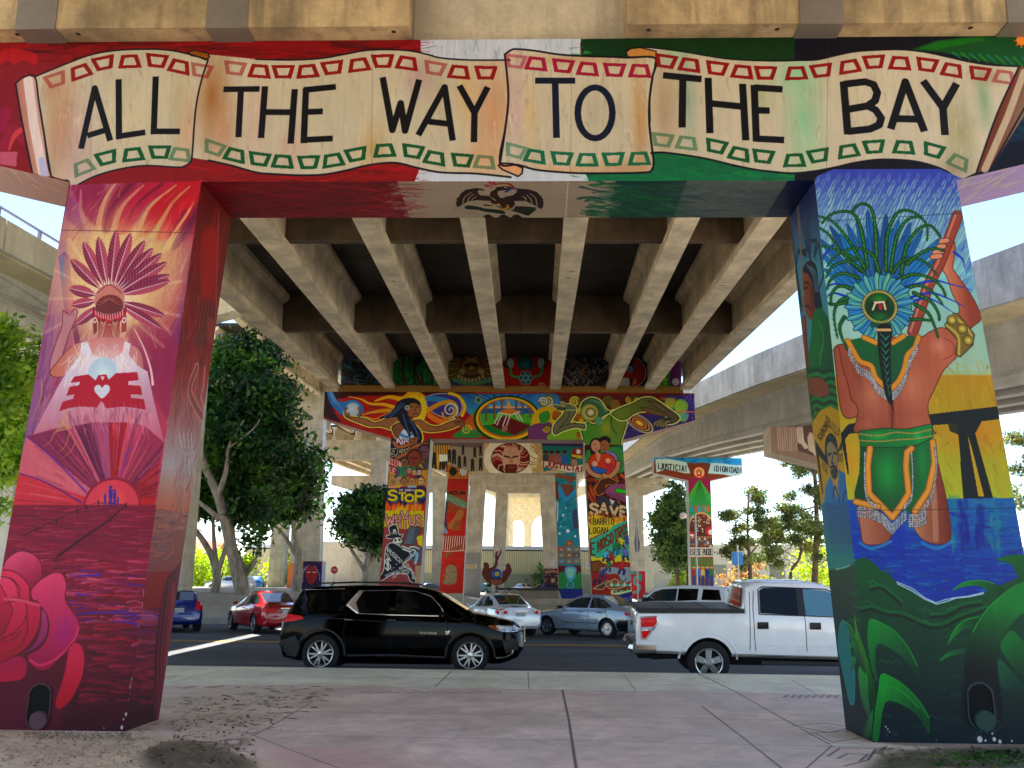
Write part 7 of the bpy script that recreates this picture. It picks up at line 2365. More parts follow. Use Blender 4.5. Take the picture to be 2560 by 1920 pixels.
suv.patch('window',[(-.62,1.26),(-.42,1.62),(.4,1.66),(.42,1.24)],M['glass_dark'],t)
suv.patch('window',[(.56,1.36),(.78,1.63),(1.37,1.645),(1.37,1.2),(.75,1.22)],M['glass_dark'],t)
suv.patch('window',[(1.5,1.645),(1.85,1.63),(2.2,1.53),(2.55,1.2),(1.5,1.2)],M['glass_dark'],t)
suv.line('chrome_trim',[(.5,1.36),(.74,1.655),(1.5,1.67),(1.88,1.655),(2.22,1.555),(2.42,1.36),(2.56,1.16),(1.4,1.175),(.74,1.2)],M['chrome'],t,.011,.006,closed=True)
suv.patch('chrome_trim',[(.47,1.36),(.71,1.67),(.8,1.66),(.56,1.38),(.76,1.21),(.72,1.19)],M['chrome'],t,.012,rings=1)
suv.line('chrome_trim',[(-.45,1.66),(.4,1.69)],M['chrome'],t,.008,.004)
suv.line('body_crease',[(-.4,1.12),(.3,1.09),(1.6,1.02),(2.4,.99)],plain('grey_highlight_edge','#4a4e58',.2,.4),t,.006,.001)  # lighter grey line paints the highlight along the crease
for pts in ([(.52,.4),(.46,.85),(.5,1.2)],[(1.43,.36),(1.43,1.2)],[(2.62,.4),(2.6,.9),(2.56,1.14)],[(.52,.36),(2.6,.33)]):
 suv.line('door_gap',pts,M['well'],t,.006,.0005)
for x in (.42,1.3):
 suv.line('door_handle',[(x+.35-.3,1.07),(x+.22,1.07)],M['chrome'],t,.014,.03)
suv.patch('tail_light',[(-.83,1.08),(-.78,1.18),(-.42,1.14),(-.36,1.08),(-.6,1.03),(-.82,1.0)],M['redlens'],t,.02)
suv.patch('headlight',[(3.5,.93),(3.62,.99),(3.98,.97),(4.1,.9),(4.02,.85),(3.72,.86)],M['clearlens'],t,.012)
suv.patch('side_marker',[(3.42,.98),(3.56,.99),(3.66,.9),(3.56,.9)],M['amber'],t,.016)
suv.line('chrome_trim',[(3.6,.335),(3.8,.36),(3.92,.42),(3.95,.5)],M['chrome'],t,.018,.0)
suv.patch('lamp_recess',[(3.72,.7),(4.02,.72),(4.04,.5),(3.8,.42)],M['trim'],t,.004)
for k in range(5):
 z=.62+k*.065
 b=MB()
 b.tube([(4.06,-.6,z),(4.17,-.4,z),(4.185,0,z),(4.17,.4,z),(4.06,.6,z)],.02 if k in (0,4) else .013,6)
 b.build('grille_bar',M['chrome'],t)
suv.screen('windscreen',2.42,2.98,M['glass'],t)
suv.screen('rear_window',-.78,-.55,M['glass_dark'],t,.1,.014,5)
for sg in (-1,1):
 b=MB()
 b.tube([(-.2,sg*.66,1.735),(-.1,sg*.66,1.8),(.6,sg*.66,1.83),(1.5,sg*.66,1.82),(1.85,sg*.66,1.79),(1.95,sg*.66,1.74)],.018,6)
 b.build('roof_rail',M['trim'],t)
 b=MB()
 b.loft([[(2.42,sg*(.95+a),1.13+c_) for a,c_ in ((0,0),(.16,.01),(.18,.1),(.02,.13))],[(2.62,sg*(.97+a),1.15+c_) for a,c_ in ((0,0),(.13,.01),(.14,.08),(.02,.09))]])
 sharp(b.build('side_mirror',bk,t))
 b=MB()
 b.tube([(2.42,sg*.97,1.19),(2.5,sg*1.125,1.17)],.008,5)
 b.build('chrome_trim',M['chrome'],t)
# raised badge lettering on the front door
cu=bpy.data.curves.new('txt','FONT')
cu.body='TRAVERSE'
cu.size,cu.space_character,cu.extrude=.062,1.35,.004
o=bpy.data.objects.new('txt',cu)
col.objects.link(o)
me=bpy.data.meshes.new_from_object(o.evaluated_get(bpy.context.evaluated_depsgraph_get()))
bpy.data.objects.remove(o)
me.materials.clear()
me.materials.append(M['chrome'])
o=bpy.data.objects.new('badge',me)
col.objects.link(o)
o.parent=t
o.location=(2.02,-.992,.8)
o.rotation_euler=(math.pi/2,0,0)
suv.patch('badge',[(2.55,.86),(2.66,.88),(2.62,.8),(2.58,.79)],M['chrome'],t,.01,rings=1)
add_wheels(t,suv,'split',.265)
# white pickup
pk=Car(top=[(-1.38,1.0),(-1.36,1.28),(-1.33,1.33),(.66,1.36),(.7,1.4),(.76,1.82),(.84,1.88),(1.1,1.92),(1.9,1.93),(2.3,1.88),(2.5,1.8),(3.1,1.36),(3.2,1.3),(4.1,1.2),(4.3,1.1),(4.42,.8)],
         belt=[(-1.38,.98),(-1.33,1.3),(.68,1.31),(.8,1.3),(2.2,1.27),(3.1,1.2),(4.2,1.05),(4.42,.76)],bot=[(-1.38,.62),(-1.2,.55),(.6,.5),(3.4,.46),(4.2,.4),(4.42,.5)],
         wid=[(-1.38,.96),(-1.25,1.0),(4.0,1.0),(4.25,.93),(4.42,.8)],wtop=[(-1.38,.93),(.66,.95),(.72,.9),(.8,.8),(2.4,.78),(3.1,.86),(4.42,.7)],wheels=(0,3.68),wr=.4)
wh=paint('white_truck_paint','#f0f2f6',.25)
t=thing('parked_car','white crew cab pickup truck with a black bed cover parked behind the blue pier','pickup truck',(3.27,19.9,-.2),math.radians(-.6))
t.rotation_euler.x=math.radians(2.8)
pk.body(wh,t,'body',(.655,.705))
b=MB()
b.box(-1.36,.69,-.95,.95,1.335,1.385)
for k in (0,1,2):
 b.box(-1.3+k*.66,-1.3+k*.66+.62,-.88,.88,1.387,1.405)
sharp(b.build('bed_cover',plain('charcoal_vinyl','#2a3136',.45),t))
b=MB()
for x in (-.66,.0):
 b.box(x-.02,x+.02,-.88,.88,1.387,1.412)
for sg in (-1,1):
 b.box(-1.37,.69,sg*.955-.03,sg*.955+.03,1.33,1.4)
b.build('bed_rail',M['trim'],t)
pk.patch('window',[(1.0,1.33),(1.02,1.75),(1.1,1.8),(1.72,1.8),(1.72,1.3)],M['glass_dark'],t)
pk.patch('window',[(1.86,1.3),(1.86,1.79),(2.3,1.76),(2.52,1.66),(2.82,1.4),(2.86,1.24),(2.5,1.24),(2.4,1.29)],glass('driver_window_glass','#4a7a90',.03),t)
pk.patch('pillar_trim',[(1.72,1.29),(1.72,1.8),(1.86,1.8),(1.86,1.28)],M['trim'],t,.004)
pk.line('window_seal',[(.98,1.31),(1.0,1.77),(1.08,1.82),(2.3,1.785),(2.54,1.68),(2.86,1.4),(2.9,1.22),(2.5,1.22),(2.38,1.275)],M['trim'],t,.012,.003,closed=True)
for pts in ([(.78,.55),(.8,1.3),(.84,1.85)],[(.9,.52),(.87,.9),(.87,1.4),(.92,1.84)],[(1.86,.52),(1.84,1.29)],[(2.95,.5),(2.98,1.22)],[(.9,.53),(2.95,.5)]):
 pk.line('door_gap',pts,M['well'],t,.008,.0)
pk.line('body_crease',[(-1.3,.8),(-.55,.78)],plain('pale_highlight_edge','#e2e6ee',.3),t,.006,.001)
pk.line('body_crease',[(.5,.75),(2.9,.72)],wh,t,.008,.002)
for x in (.93,1.92):
 pk.patch('door_handle',[(x,1.04),(x,1.17),(x+.21,1.17),(x+.21,1.04)],M['trim'],t,.025,rings=1)
pk.patch('tail_light',[(-1.27,.84),(-1.29,1.22),(-.99,1.24),(-.98,1.14),(-1.2,.84)],M['redlens'],t,.015)
pk.patch('reversing_lamp',[(-1.28,.98),(-1.28,1.05),(-1.0,1.06),(-1.04,.99)],M['clearlens'],t,.022,rings=1)
pk.line('lamp_surround',[(-1.285,.82),(-1.3,1.235),(-.975,1.255),(-.965,1.13),(-1.19,.82)],M['chrome'],t,.009,.015,closed=True)
pk.line('fender_flare',[(.56*math.cos(a),.4+.56*math.sin(a)) for a in np.linspace(.1,3.04,18)],wh,t,.022,-.006)
for sg in (-1,1):
 b=MB()
 b.tube([(-1.3,sg*.5,.62),(-1.42,sg*.7,.62),(-1.4,sg*.95,.64),(-1.0,sg*.985,.64)],[.09,.1,.1,.08],8)
 sharp(b.build('bumper',M['chrome'],t))
 b=MB()
 b.loft([[(2.78,sg*(1.0+a),1.2+c_) for a,c_ in ((0,0),(.2,.0),(.22,.22),(.02,.24))],[(2.98,sg*(1.0+a),1.22+c_) for a,c_ in ((0,0),(.17,.01),(.18,.18),(.02,.19))]])
 sharp(b.build('side_mirror',M['trim'],t))
b=MB()
b.box(-1.46,-1.34,-.6,.6,.52,.7)
b.build('bumper',M['trim'],t)
b=MB()
b.tube([(-1.05,-.62,.44),(-.6,-.62,.46),(.5,-.62,.46)],.04,8)
b.build('exhaust_pipe',M['hub'],t)
b=MB()
b.box(.0,3.7,-.62,.62,.32,.5)
b.box(-1.3,0,-.45,.45,.4,.55)
b.build('chassis',M['well'],t)
for sg in (-1,1):
 b=MB()
 b.box(1.0,2.85,sg*.9575-.0275,sg*.9575+.0275,.38,.44)
 b.build('running_board',M['trim'],t)
pk.screen('windscreen',2.54,3.06,M['glass'],t)
b=MB()
b.hexa([(.668,-.62,1.42),(.668,.62,1.42),(.69,.62,1.42),(.69,-.62,1.42),(.728,-.58,1.78),(.728,.58,1.78),(.75,.58,1.78),(.75,-.58,1.78)])
b.build('rear_window',glass('reddish_rear_glass','#3a1414'),t)
b=MB()
b.box(.72,.8,-.12,.12,1.85,1.885)
b.build('brake_light',M['clearlens'],t)
rear_box('badge',-1.385,[(.0+.11*math.cos(a),1.05+.05*math.sin(a)) for a in np.linspace(0,6.2,14)],M['ink'],t,.012)
add_wheels(t,pk,'five',.265)
# generic saloon / hatch shapes
def saloon(hatch=False,h=1.45,L=4.75):
 r=-(L-2.75)/2-.08
 f=2.75+(L-2.75)/2+.02
 if hatch:
  top=[(r,.62),(r+.03,.95),(r+.12,1.08),(r+.5,h-.06),(r+.75,h),(1.0,h+.02),(1.5,h-.03),(2.45,.98),(2.6,.94),(3.2,.84),(f-.08,.7),(f,.5)]
 else:
  top=[(r,.66),(r+.02,.9),(r+.06,1.0),(-.42,1.05),(-.3,1.06),(.42,h-.05),(.7,h),(1.1,h+.01),(1.5,h-.05),(2.4,1.0),(2.55,.96),(3.2,.86),(f-.08,.7),(f,.5)]
 belt=[(r,.64),(r+.06,.9),(0,.96),(1.5,.93),(2.5,.88),(3.2,.78),(f,.46)]
 bot=[(r,.38),(r+.15,.26),(.5,.2),(2.3,.2),(3.4,.22),(f,.34)]
 return Car(top,belt,bot,[(r,.72),(r+.15,.84),(0,.89),(2.75,.89),(f-.3,.8),(f,.55)],[(r,.6),(-.2,.62),(.6,.6),(1.5,.58),(2.4,.7),(f,.45)],(0,2.72),.325),r,f
def make_saloon(label,rgbc,loc,rz,hatch=False,h=1.45,L=4.7,rimk='eight',two_tone=None,plate='',glassm='glass',group=None,detail=True,cat='car',lights='wide'):
 c_,r,f=saloon(hatch,h,L)
 t=thing('parked_car',label,cat,(loc[0],loc[1],loc[2]),rz,group)
 mat=paint('paint_'+str(len(bpy.data.materials)),rgbc,.2,.15)
 off=1.35                                   # wheel base centre is the origin of the thing
 c_.body(mat,t)
 if not detail:
  (c_.patch('window',[(r+.75,1.0),(.55,h-.1),(1.45,h-.12),(2.1,.98)],M[glassm],t))
  (c_.screen('windscreen',1.6,2.35,M[glassm],t))
 else:
  if hatch:
   (c_.patch('window',[(r+.5,1.05),(r+.72,h-.12),(.55,h-.1),(.6,1.0)],M[glassm],t))
   (c_.patch('window',[(.66,1.0),(.62,h-.1),(1.4,h-.1),(1.62,h-.18),(2.2,.98)],M[glassm],t))
   (c_.screen('rear_window',r+.16,r+.5,M[glassm],t,.25))
  else:
   (c_.patch('window',[(-.1,1.05),(.38,h-.12),(.78,h-.09),(.78,1.0),(.1,1.01)],M[glassm],t))
   (c_.patch('window',[(.86,1.0),(.86,h-.09),(1.3,h-.1),(1.58,h-.18),(2.15,.99)],M[glassm],t))
   (c_.screen('rear_window',-.24,.4,M[glassm],t,.12))
  (c_.screen('windscreen',1.6,2.35,M[glassm],t))
  for pts in ([(.82,.3),(.8,.95)],[(1.95,.3),(2.0,.9)],[(-.02,.7),(.06,.96)],[(.35,.3),(2.0,.27)]):
   (c_.line('door_gap',pts,M['well'],t,.006,.0))
  for x in (.2,1.05):
   (c_.line('door_handle',[(x,.86),(x+.2,.86)],M['trim'] if two_tone else mat,t,.016,.02))
  if two_tone:
   (c_.patch('bumper',[(r+.03,.4),(r+.2,.27),(-.42,.24),(-.4,.5),(-.5,.62),(r+.02,.66)],two_tone,t,.012))
   (c_.patch('bumper',[(f-.5,.3),(f-.1,.35),(f-.06,.5),(f-.45,.55)],two_tone,t,.012))
   (rear_box('bumper',r-.0,[(-.72,.38),(.72,.38),(.74,.66),(-.74,.66)],two_tone,t,.03))
   (c_.line('side_strip',[(.4,.5),(1.9,.49)],M['trim'],t,.014,.002))
  zl=.78
  if lights=='wide':
   for sg in (-1,1):
    (rear_box('tail_light',r+.012,[(sg*.34,zl),(sg*.7,zl-.04),(sg*.71,zl+.1),(sg*.36,zl+.1)],M['redlens'],t,.03))
   (c_.patch('tail_light',[(r+.06,zl-.04),(r+.3,zl+.02),(r+.34,zl+.1),(r+.06,zl+.12)],M['redlens'],t,.012))
  elif lights=='tall':
   for sg in (-1,1):
    (rear_box('tail_light',r+.06,[(sg*.54,.8),(sg*.74,.78),(sg*.7,1.08),(sg*.6,1.1)],M['redlens'],t,.05))
   (c_.patch('tail_light',[(r+.08,.78),(r+.28,.92),(r+.24,1.04),(r+.14,1.06)],M['redlens'],t,.012))
  else:
   for sg in (-1,1):
    (rear_box('tail_light',r+.02,[(sg*.46,.8),(sg*.7,.74),(sg*.73,.9),(sg*.5,.95)],M['clearlens'],t,.035))
    (rear_box('brake_light',r-.01,[(sg*.58+.07*math.cos(a),.84+.06*math.sin(a)) for a in np.linspace(0,6,12)],M['redlens'],t,.02))
   (c_.patch('tail_light',[(r+.08,.74),(r+.32,.86),(r+.26,.95),(r+.08,.94)],M['redlens'],t,.012))
  pl=rear_box('number_plate',r-.002,[(-.16,.7),(.16,.7),(.16,.84),(-.16,.84)],M['plate'],t,.02)
  (pl)
  if plate:
   tx=plate_text(pl,plate,r-.024,0,.735,.085,.3)
  if not two_tone:
   (rear_box('chrome_trim',r-.0,[(-.24,.87),(.24,.87),(.22,.9),(-.22,.9)],M['chrome'],t,.03))
  for sg in (-1,1):
   b=MB()
   b.loft([[(1.98,sg*(.86+a),.96+q) for a,q in ((0,0),(.15,0),(.16,.1),(0,.11))],[(2.12,sg*(.88+a),.97+q) for a,q in ((0,0),(.12,0),(.12,.08),(0,.08))]])
   (b.build('side_mirror',M['trim'] if two_tone else mat,t))
 (c_.patch('headlight',[(f-.5,.62),(f-.35,.72),(f-.12,.66),(f-.1,.56),(f-.4,.55)],M['clearlens'],t,.01))
 add_wheels(t,c_,rimk,.215)
 for ch in t.children:
  ch.location.x-=off
 return t
make_saloon('white saloon parked with its clear tail lamps and number plate to the street','#e6ecf4',(-1.5,36.0,-.24),math.radians(112),plate='6KTT042',lights='round',rimk='eight')
make_saloon('silver saloon with black bumpers parked at an angle below the SAVE leg','#93a5b8',(1.9,35.2,-.24),math.radians(139),two_tone=paint('black_bumper_paint','#08090b',.15),rimk='twelve',plate='5GVD731')
make_saloon('red saloon parked at an angle left of the black SUV','#a80c18',(-10.15,36.0,-.24),math.radians(124),L=4.6,rimk='eight')
make_saloon('dark blue hatchback with a white number plate beside the crimson pier','#102c8c',(-13.75,36.2,-.24),math.radians(118),hatch=True,L=4.1,h=1.46,lights='tall',plate='8ZRP321')
# white SUV behind the pickup
wsuv=Car(top=[(-1.0,.7),(-.97,1.1),(-.9,1.3),(-.72,1.72),(-.5,1.78),(.8,1.82),(1.7,1.78),(2.0,1.7),(2.7,1.24),(2.85,1.18),(3.6,1.1),(3.85,.95),(3.92,.6)],
           belt=[(-1.0,.68),(-.9,1.2),(0,1.24),(2.6,1.16),(3.6,1.0),(3.92,.56)],bot=[(-1.0,.5),(-.8,.36),(3.4,.34),(3.92,.45)],
           wid=[(-1.0,.85),(-.8,.95),(3.2,.96),(3.6,.88),(3.92,.65)],wtop=[(-1.0,.75),(-.6,.72),(1.8,.72),(2.7,.8),(3.92,.5)],wheels=(0,2.95),wr=.38)
t=thing('parked_car','white SUV with dark windows parked behind the pickup truck','car',(5.2,36.3,-.24),math.radians(148))
ws=paint('white_suv_paint','#e8ecf2',.25)
wsuv.body(ws,t)
wsuv.patch('window',[(-.62,1.3),(-.5,1.66),(.1,1.68),(.12,1.3)],M['glass_dark'],t)
wsuv.patch('window',[(.28,1.29),(.28,1.69),(1.05,1.69),(1.05,1.25)],M['glass_dark'],t)
wsuv.patch('window',[(1.1,1.25),(1.1,1.69),(1.7,1.66),(2.02,1.56),(2.42,1.22)],M['glass'],t)
wsuv.screen('windscreen',2.06,2.64,M['glass'],t)
wsuv.screen('rear_window',-.9,-.74,M['glass_dark'],t,.1,.014,4)
for pts in ([(1.08,.5),(1.08,1.25)],[(.2,.6),(.22,1.25)],[(2.2,.5),(2.3,1.2)]):
 wsuv.line('door_gap',pts,M['well'],t,.007,0)
for sg in (-1,1):
 b=MB()
 b.box(2.2,2.36,sg*1.03-.1,sg*1.03+.1,1.2,1.36)
 b.build('side_mirror',M['trim'],t)
add_wheels(t,wsuv,'five',.25)
for ch in t.children:
 ch.location.x-=1.4
# far cars
G='cars parked far off beyond the portals'
for lab,cc,loc,rz,hat in (('dark navy saloon in front of the metal shed','#10141c',(1.0,137,0),15,False),('small white saloon in front of the shed, left of the navy saloon','#d0d4da',(-2.0,135,0),-60,False),('pale teal hatchback low behind the sculpture','#6a9aa0',(-5.9,133,0),5,True),
                              ('white hatchback in the sun beyond the ficus trunks on the left','#d8dade',(-29.5,92,.5),170,True),('blue hatchback parked behind the pale ficus trunks','#2a6ab0',(-29.0,99,.5),100,True),
                              ('red hatchback parked in the sun far right by the pines','#b01224',(33.0,106,0),178,True),('white saloon beside the far red hatchback','#d4d6da',(31.2,112,0),178,False),('silver hatchback seen left of the purple face foot','#a8aeb6',(-26.2,112,.3),60,True),
                              ('white hatchback between the STOP leg and the red leg','#ccd0d8',(-12.4,100,0),40,True),('dark blue saloon between the STOP leg and the red leg','#1c2c50',(-10.8,98,0),30,False)):
 make_saloon(lab,cc,loc,math.radians(rz),hatch=hat,detail=False,group=G,rimk='eight')
# far red pickup: shares the white pickup's shape
rp=paint('red_truck_paint','#8c0e14',.25)
t=thing('parked_car','red pickup truck in front of the metal shed','pickup truck',(1.9,143,0),math.radians(183),G)
pk.body(rp,t)
pk.patch('window',[(1.0,1.33),(1.02,1.75),(2.3,1.76),(2.82,1.4),(2.86,1.26)],M['glass_dark'],t)
pk.screen('windscreen',2.54,3.06,M['glass'],t)
add_wheels(t,pk,'five',.265)
for ch in t.children:
 ch.location.x-=1.8
# ------------------------------------------------------------------ trees and shrubs
def leaf_mat(name,c0,c1,c2,trans=.35,scale=.55):
 m,nt,b=new_mat(name)
 n=noise(nt,scale,3,.6)
 n2=noise(nt,6,2,.6)
 k=ramp(nt,n,[(.32,rgb(c0)),(.5,rgb(c1)),(.68,rgb(c2))])
 k=mix(nt,k,ramp(nt,n2,[(.3,g3(.7)),(.7,g3(1.25))]),.8,'MULTIPLY')
 nt.links.new(k,b.inputs['Base Color'])
 b.inputs['Roughness'].default_value=.45
 b.inputs['Specular IOR Level'].default_value=.4
 tr=nt.nodes.new('ShaderNodeBsdfTranslucent')
 kk=mix(nt,k,(1.35,1.5,.6,1),1,'MULTIPLY')
 nt.links.new(kk,tr.inputs[0])
 ms=nt.nodes.new('ShaderNodeMixShader')
 ms.inputs[0].default_value=trans
 out=[x for x in nt.nodes if x.type=='OUTPUT_MATERIAL'][0]
 nt.links.new(b.outputs[0],ms.inputs[1])
 nt.links.new(tr.outputs[0],ms.inputs[2])
 nt.links.new(ms.outputs[0],out.inputs[0])
 return m
M['ficus']=leaf_mat('ficus_leaves','#0d280a','#1c4413','#558624',.2)
M['ficus2']=leaf_mat('ficus_leaves_sun_toned','#3c6a1c','#86ac34','#c8dc58',.38,1.6)  # leaf colour brightened to stand for sun on the crown
M['pine']=leaf_mat('pine_needles','#3a4c2c','#5c6a38','#8a8a4c',.3,.8)
M['pine2']=leaf_mat('leafy_conifer','#2c4a2c','#4c6c3c','#8a9a50',.35,.8)
M['hedge']=leaf_mat('hedge_leaves','#6c8a18','#98ac1c','#c0c828',.5,1.2)
def bark(name,c,d):
 m,nt,b=new_mat(name)
 k=ramp(nt,noise(nt,3.5,6,.65,(1,1,.35)),[(.35,rgb(d)),(.6,rgb(c))])
 nt.links.new(k,b.inputs['Base Color'])
 b.inputs['Roughness'].default_value=.85
 bump(nt,b,noise(nt,9,5,.7,(1,1,.3)),.5,.03)
 return m
M['bark']=bark('pale_ficus_bark','#a39a8a','#6e655a')
M['bark_pine']=bark('brown_pine_bark','#6a5040','#3c2c24')
def crown_mesh(name,blobs,n,size,mat,parent,seed,flat=0.0,root=None):
 """leaf clumps: blobs = (x, y, z, rx, ry, rz); leaves gather towards the shell of each blob"""
 rg=np.random.default_rng(seed)
 w=np.array([b[3]*b[4]*b[5] for b in blobs])**.72
 cnt=(n*w/w.sum()).astype(int)
 V,Fc=[],[]
 for bl,k in zip(blobs,cnt):
  nc=max(3,k//26)
  d=rg.normal(size=(nc,3))
  d/=np.linalg.norm(d,axis=1)[:,None]
  r=rg.uniform(.35,1.0,nc)**.6*rg.uniform(.8,1.15,nc)
  cen=np.array(bl[:3])+d*r[:,None]*np.array(bl[3:])
  spread=size*1.9
  idx=rg.integers(0,nc,k)
  pos=cen[idx]+rg.normal(size=(k,3))*spread*np.array([1,1,.6])
  u=rg.normal(size=(k,3))
  u[:,2]*=1-flat
  u/=np.linalg.norm(u,axis=1)[:,None]
  v=np.cross(u,rg.normal(size=(k,3)))
  v/=np.linalg.norm(v,axis=1)[:,None]
  s=size*rg.uniform(.6,1.25,k)[:,None]
  q=np.stack([pos-u*s,pos+v*s*.42,pos+u*s,pos-v*s*.42],1)
  V.append(q.reshape(-1,3))
 V=np.concatenate(V)
 nf=len(V)//4
 me=bpy.data.meshes.new(name)
 me.from_pydata(V.tolist(),[],np.arange(nf*4).reshape(-1,4).tolist())
 me.materials.append(mat)
 o=bpy.data.objects.new(name,me)
 col.objects.link(o)
 o.parent=parent
 if root is not None:
  local(o,root)
 return o
def tree(label,base,trunks,blobs,n,size,leafm,barkm,seed,cat='tree',group=None,name='tree',flat=0.0):
 if name=='pine_tree':
  q=random.Random(seed)
  nb=[]
  for x,y,z,a,b_,c_ in blobs:
   for _ in range(4):
    nb.append((x+q.gauss(0,a*.62),y+q.gauss(0,b_*.6),z+q.gauss(0,c_*.55),a*.42,b_*.45,c_*.34))
  blobs,size,n=nb,size*.72,int(n*1.3)
  for x,y,z,a,b_,c_ in nb[::3]:
   tx=np.interp(z-a*.8,[p[2] for p in trunks[0][0]],[p[0] for p in trunks[0][0]])
   trunks=trunks+[([(tx,base[1],z-abs(x-tx)*.35),((tx+x)/2,(base[1]+y)/2,z-.1),(x,y,z)],.05,.015)]
 t=thing(name,label,cat,base,0,group)
 b=MB()
 for pts,r0,r1 in trunks:
  q=catmull(np.array(pts,float),False,5) if len(pts)>2 else np.array(pts,float)
  m_=len(q)
  b.tube(q,[r0+(r1-r0)*(i/(m_-1))**.8 for i in range(m_)],10)
 o=b.build('trunk',barkm,t,None,True)
 local(o,t)
 crown_mesh('crown',blobs,n,size,leafm,t,seed,flat,t)
 return t
rt=random.Random(21)
def fill_blobs(cx,cy,cz,rx,ry,rz,k,s,seed):
 q=random.Random(seed)
 out=[(cx,cy,cz,rx*.7,ry*.7,rz*.7)]
 for _ in range(k):
  a,e=q.uniform(0,6.283),q.uniform(-1,1)
  c_=math.sqrt(1-e*e)
  f=q.uniform(.6,.9)
  out.append((cx+rx*f*c_*math.cos(a),cy+ry*f*c_*math.sin(a),cz+rz*f*e,s*q.uniform(.7,1.3),s*q.uniform(.7,1.3),s*q.uniform(.5,.9)))
 return out
# big leaning ficus behind the crimson pier
tree('big ficus with a leaning pale trunk and dense dark crown behind the crimson pier',(-15.27,50,.8),
     [([(-15.27,50,.6),(-15.9,50,2.6),(-16.6,50,4.89),(-17.1,50,6.15),(-17.9,50.2,7.6),(-18.6,50.5,9.4)],.36,.16),([(-17.0,50,5.9),(-16.6,49.8,7.2),(-16.5,49.8,8.6),(-15.9,50,10)],.17,.06),([(-16.75,50,4.7),(-17.9,49.7,5.6),(-19.2,49.5,6.5)],.17,.07),([(-16.5,49.8,8.5),(-15.3,49.6,9.4),(-14.9,49.6,10)],.07,.03)],
     fill_blobs(-17.2,52.2,11.2,3.3,3.0,5.0,40,1.2,4)+fill_blobs(-15.0,51.5,6.4,1.1,2.0,3.4,14,.7,6)+fill_blobs(-19.6,53.4,10.5,2.0,2.0,4.2,16,1.1,8),30000,.2,M['ficus'],M['bark'],1)
tree('ficus with forked pale trunk left of the leaning ficus',(-18.2,54,.85),[([(-18.2,54,.6),(-18.1,54,2.0),(-18.9,54,3.6),(-20.3,54,5.2)],.3,.12),([(-18.1,54,1.9),(-17.7,54,3.4),(-17.6,54,5)],.18,.08),([(-18.1,54,2.0),(-18.4,54,3.8),(-18.6,54,5.5)],.16,.08)],
     fill_blobs(-19.5,55,7.2,4.0,3.2,2.8,24,1.2,14),7000,.26,M['ficus'],M['bark'],2)
tree('ficus with twisted trunk close behind the leaning ficus',(-17.3,56.5,.85),[([(-17.3,56.5,.6),(-17.5,56.5,2.2),(-18.1,56.5,3.6),(-18.3,56.5,5.4)],.4,.15),([(-17.3,56.5,1.9),(-16.6,56.5,3.0),(-16.4,56.5,5)],.22,.1)],
     fill_blobs(-17,57.5,8.0,4.2,3.2,3.2,24,1.3,15),7000,.28,M['ficus'],M['bark'],3)
tree('ficus standing just left of the purple face pillar',(-16.6,66,.8),[([(-16.6,66,.6),(-16.5,66,3),(-16.9,66,5),(-17.2,66,6.5)],.38,.16),([(-16.5,66,3.0),(-17.6,66,4.6),(-18.4,66,5.4)],.2,.08)],
     fill_blobs(-18.2,66.5,8.2,2.0,2.4,2.6,18,1.0,16),6000,.3,M['ficus'],M['bark'],4)
tree('round ficus seen between the purple face pillar and the STOP leg',(-16.2,90,0),[([(-16.2,90,0),(-16.1,90,2.4),(-15.9,90,4.2),(-15.6,90,6.5)],.4,.14),([(-16.1,90,2.4),(-17.6,90,4.5),(-18.2,90,6)],.24,.08),([(-16,90,3),(-14.6,90,4.6),(-14.0,90,6)],.22,.08)],
     fill_blobs(-16.0,90.5,7.2,2.5,2.6,3.5,26,1.1,17),9000,.3,M['ficus'],M['bark'],5)
tree('street tree with a crown coloured yellow green as if sunlit at the left picture edge',(-9.4,14.4,0),[([(-9.4,14.4,0),(-9.3,14.5,1.8),(-9.1,14.8,3.4)],.11,.05),([(-9.3,14.5,1.8),(-9.8,14.8,3.0)],.06,.03)],
     fill_blobs(-9.1,15.0,4.2,1.1,1.1,1.75,26,.42,18),17000,.072,M['ficus2'],M['bark'],6)
tree('dark bushy tree behind the street tree at the left picture edge',(-25.5,50,.9),[([(-25.5,50,.7),(-25.4,50,3.5),(-25,50,6)],.35,.15)],
     fill_blobs(-25.0,51,7.2,3.6,3,4.4,26,1.3,19),8000,.28,M['ficus'],M['bark'],7)
# conifers on the right
tree('broad dark green conifer left of the JUSTICIA pier',(11.2,78,0),[([(11.2,78,0),(11.1,78,4),(11.0,78,10)],.24,.05),([(12.0,78.6,0),(12.1,78.6,3)],.16,.1)],
     fill_blobs(11.0,78.3,5.6,1.5,1.5,3.6,34,.62,31)+fill_blobs(11.2,78,8.6,.6,.6,1.6,10,.4,32)+fill_blobs(9.9,78,6.6,.5,.6,.9,5,.35,44),11000,.2,M['pine2'],M['bark_pine'],11,name='conifer_tree')
tree('open crowned pine just right of the JUSTICIA pier',(17.3,80,0),[([(17.3,80,0),(17.4,80,3.4),(17.3,80,5.5),(17.5,80,9)],.22,.06),([(17.4,80,4),(18.6,80,5.4)],.08,.03),([(17.3,80,4.4),(16.0,80,5.6)],.08,.03)],
     [(16.4,80,7.4,1.0,.9,.8),(17.6,80,8.8,.9,.9,.8),(18.9,80,6.6,1.2,1,.7),(17.0,80,6.0,1.1,1,.6),(15.9,80,5.2,.9,.8,.7),(18.4,80,4.8,.9,.8,.5),(16.6,80,3.6,.8,.8,.5),(18.0,80,7.6,.9,.8,.6),(16.0,80,4.0,.7,.7,.6)],7000,.2,M['pine'],M['bark_pine'],12,name='pine_tree')
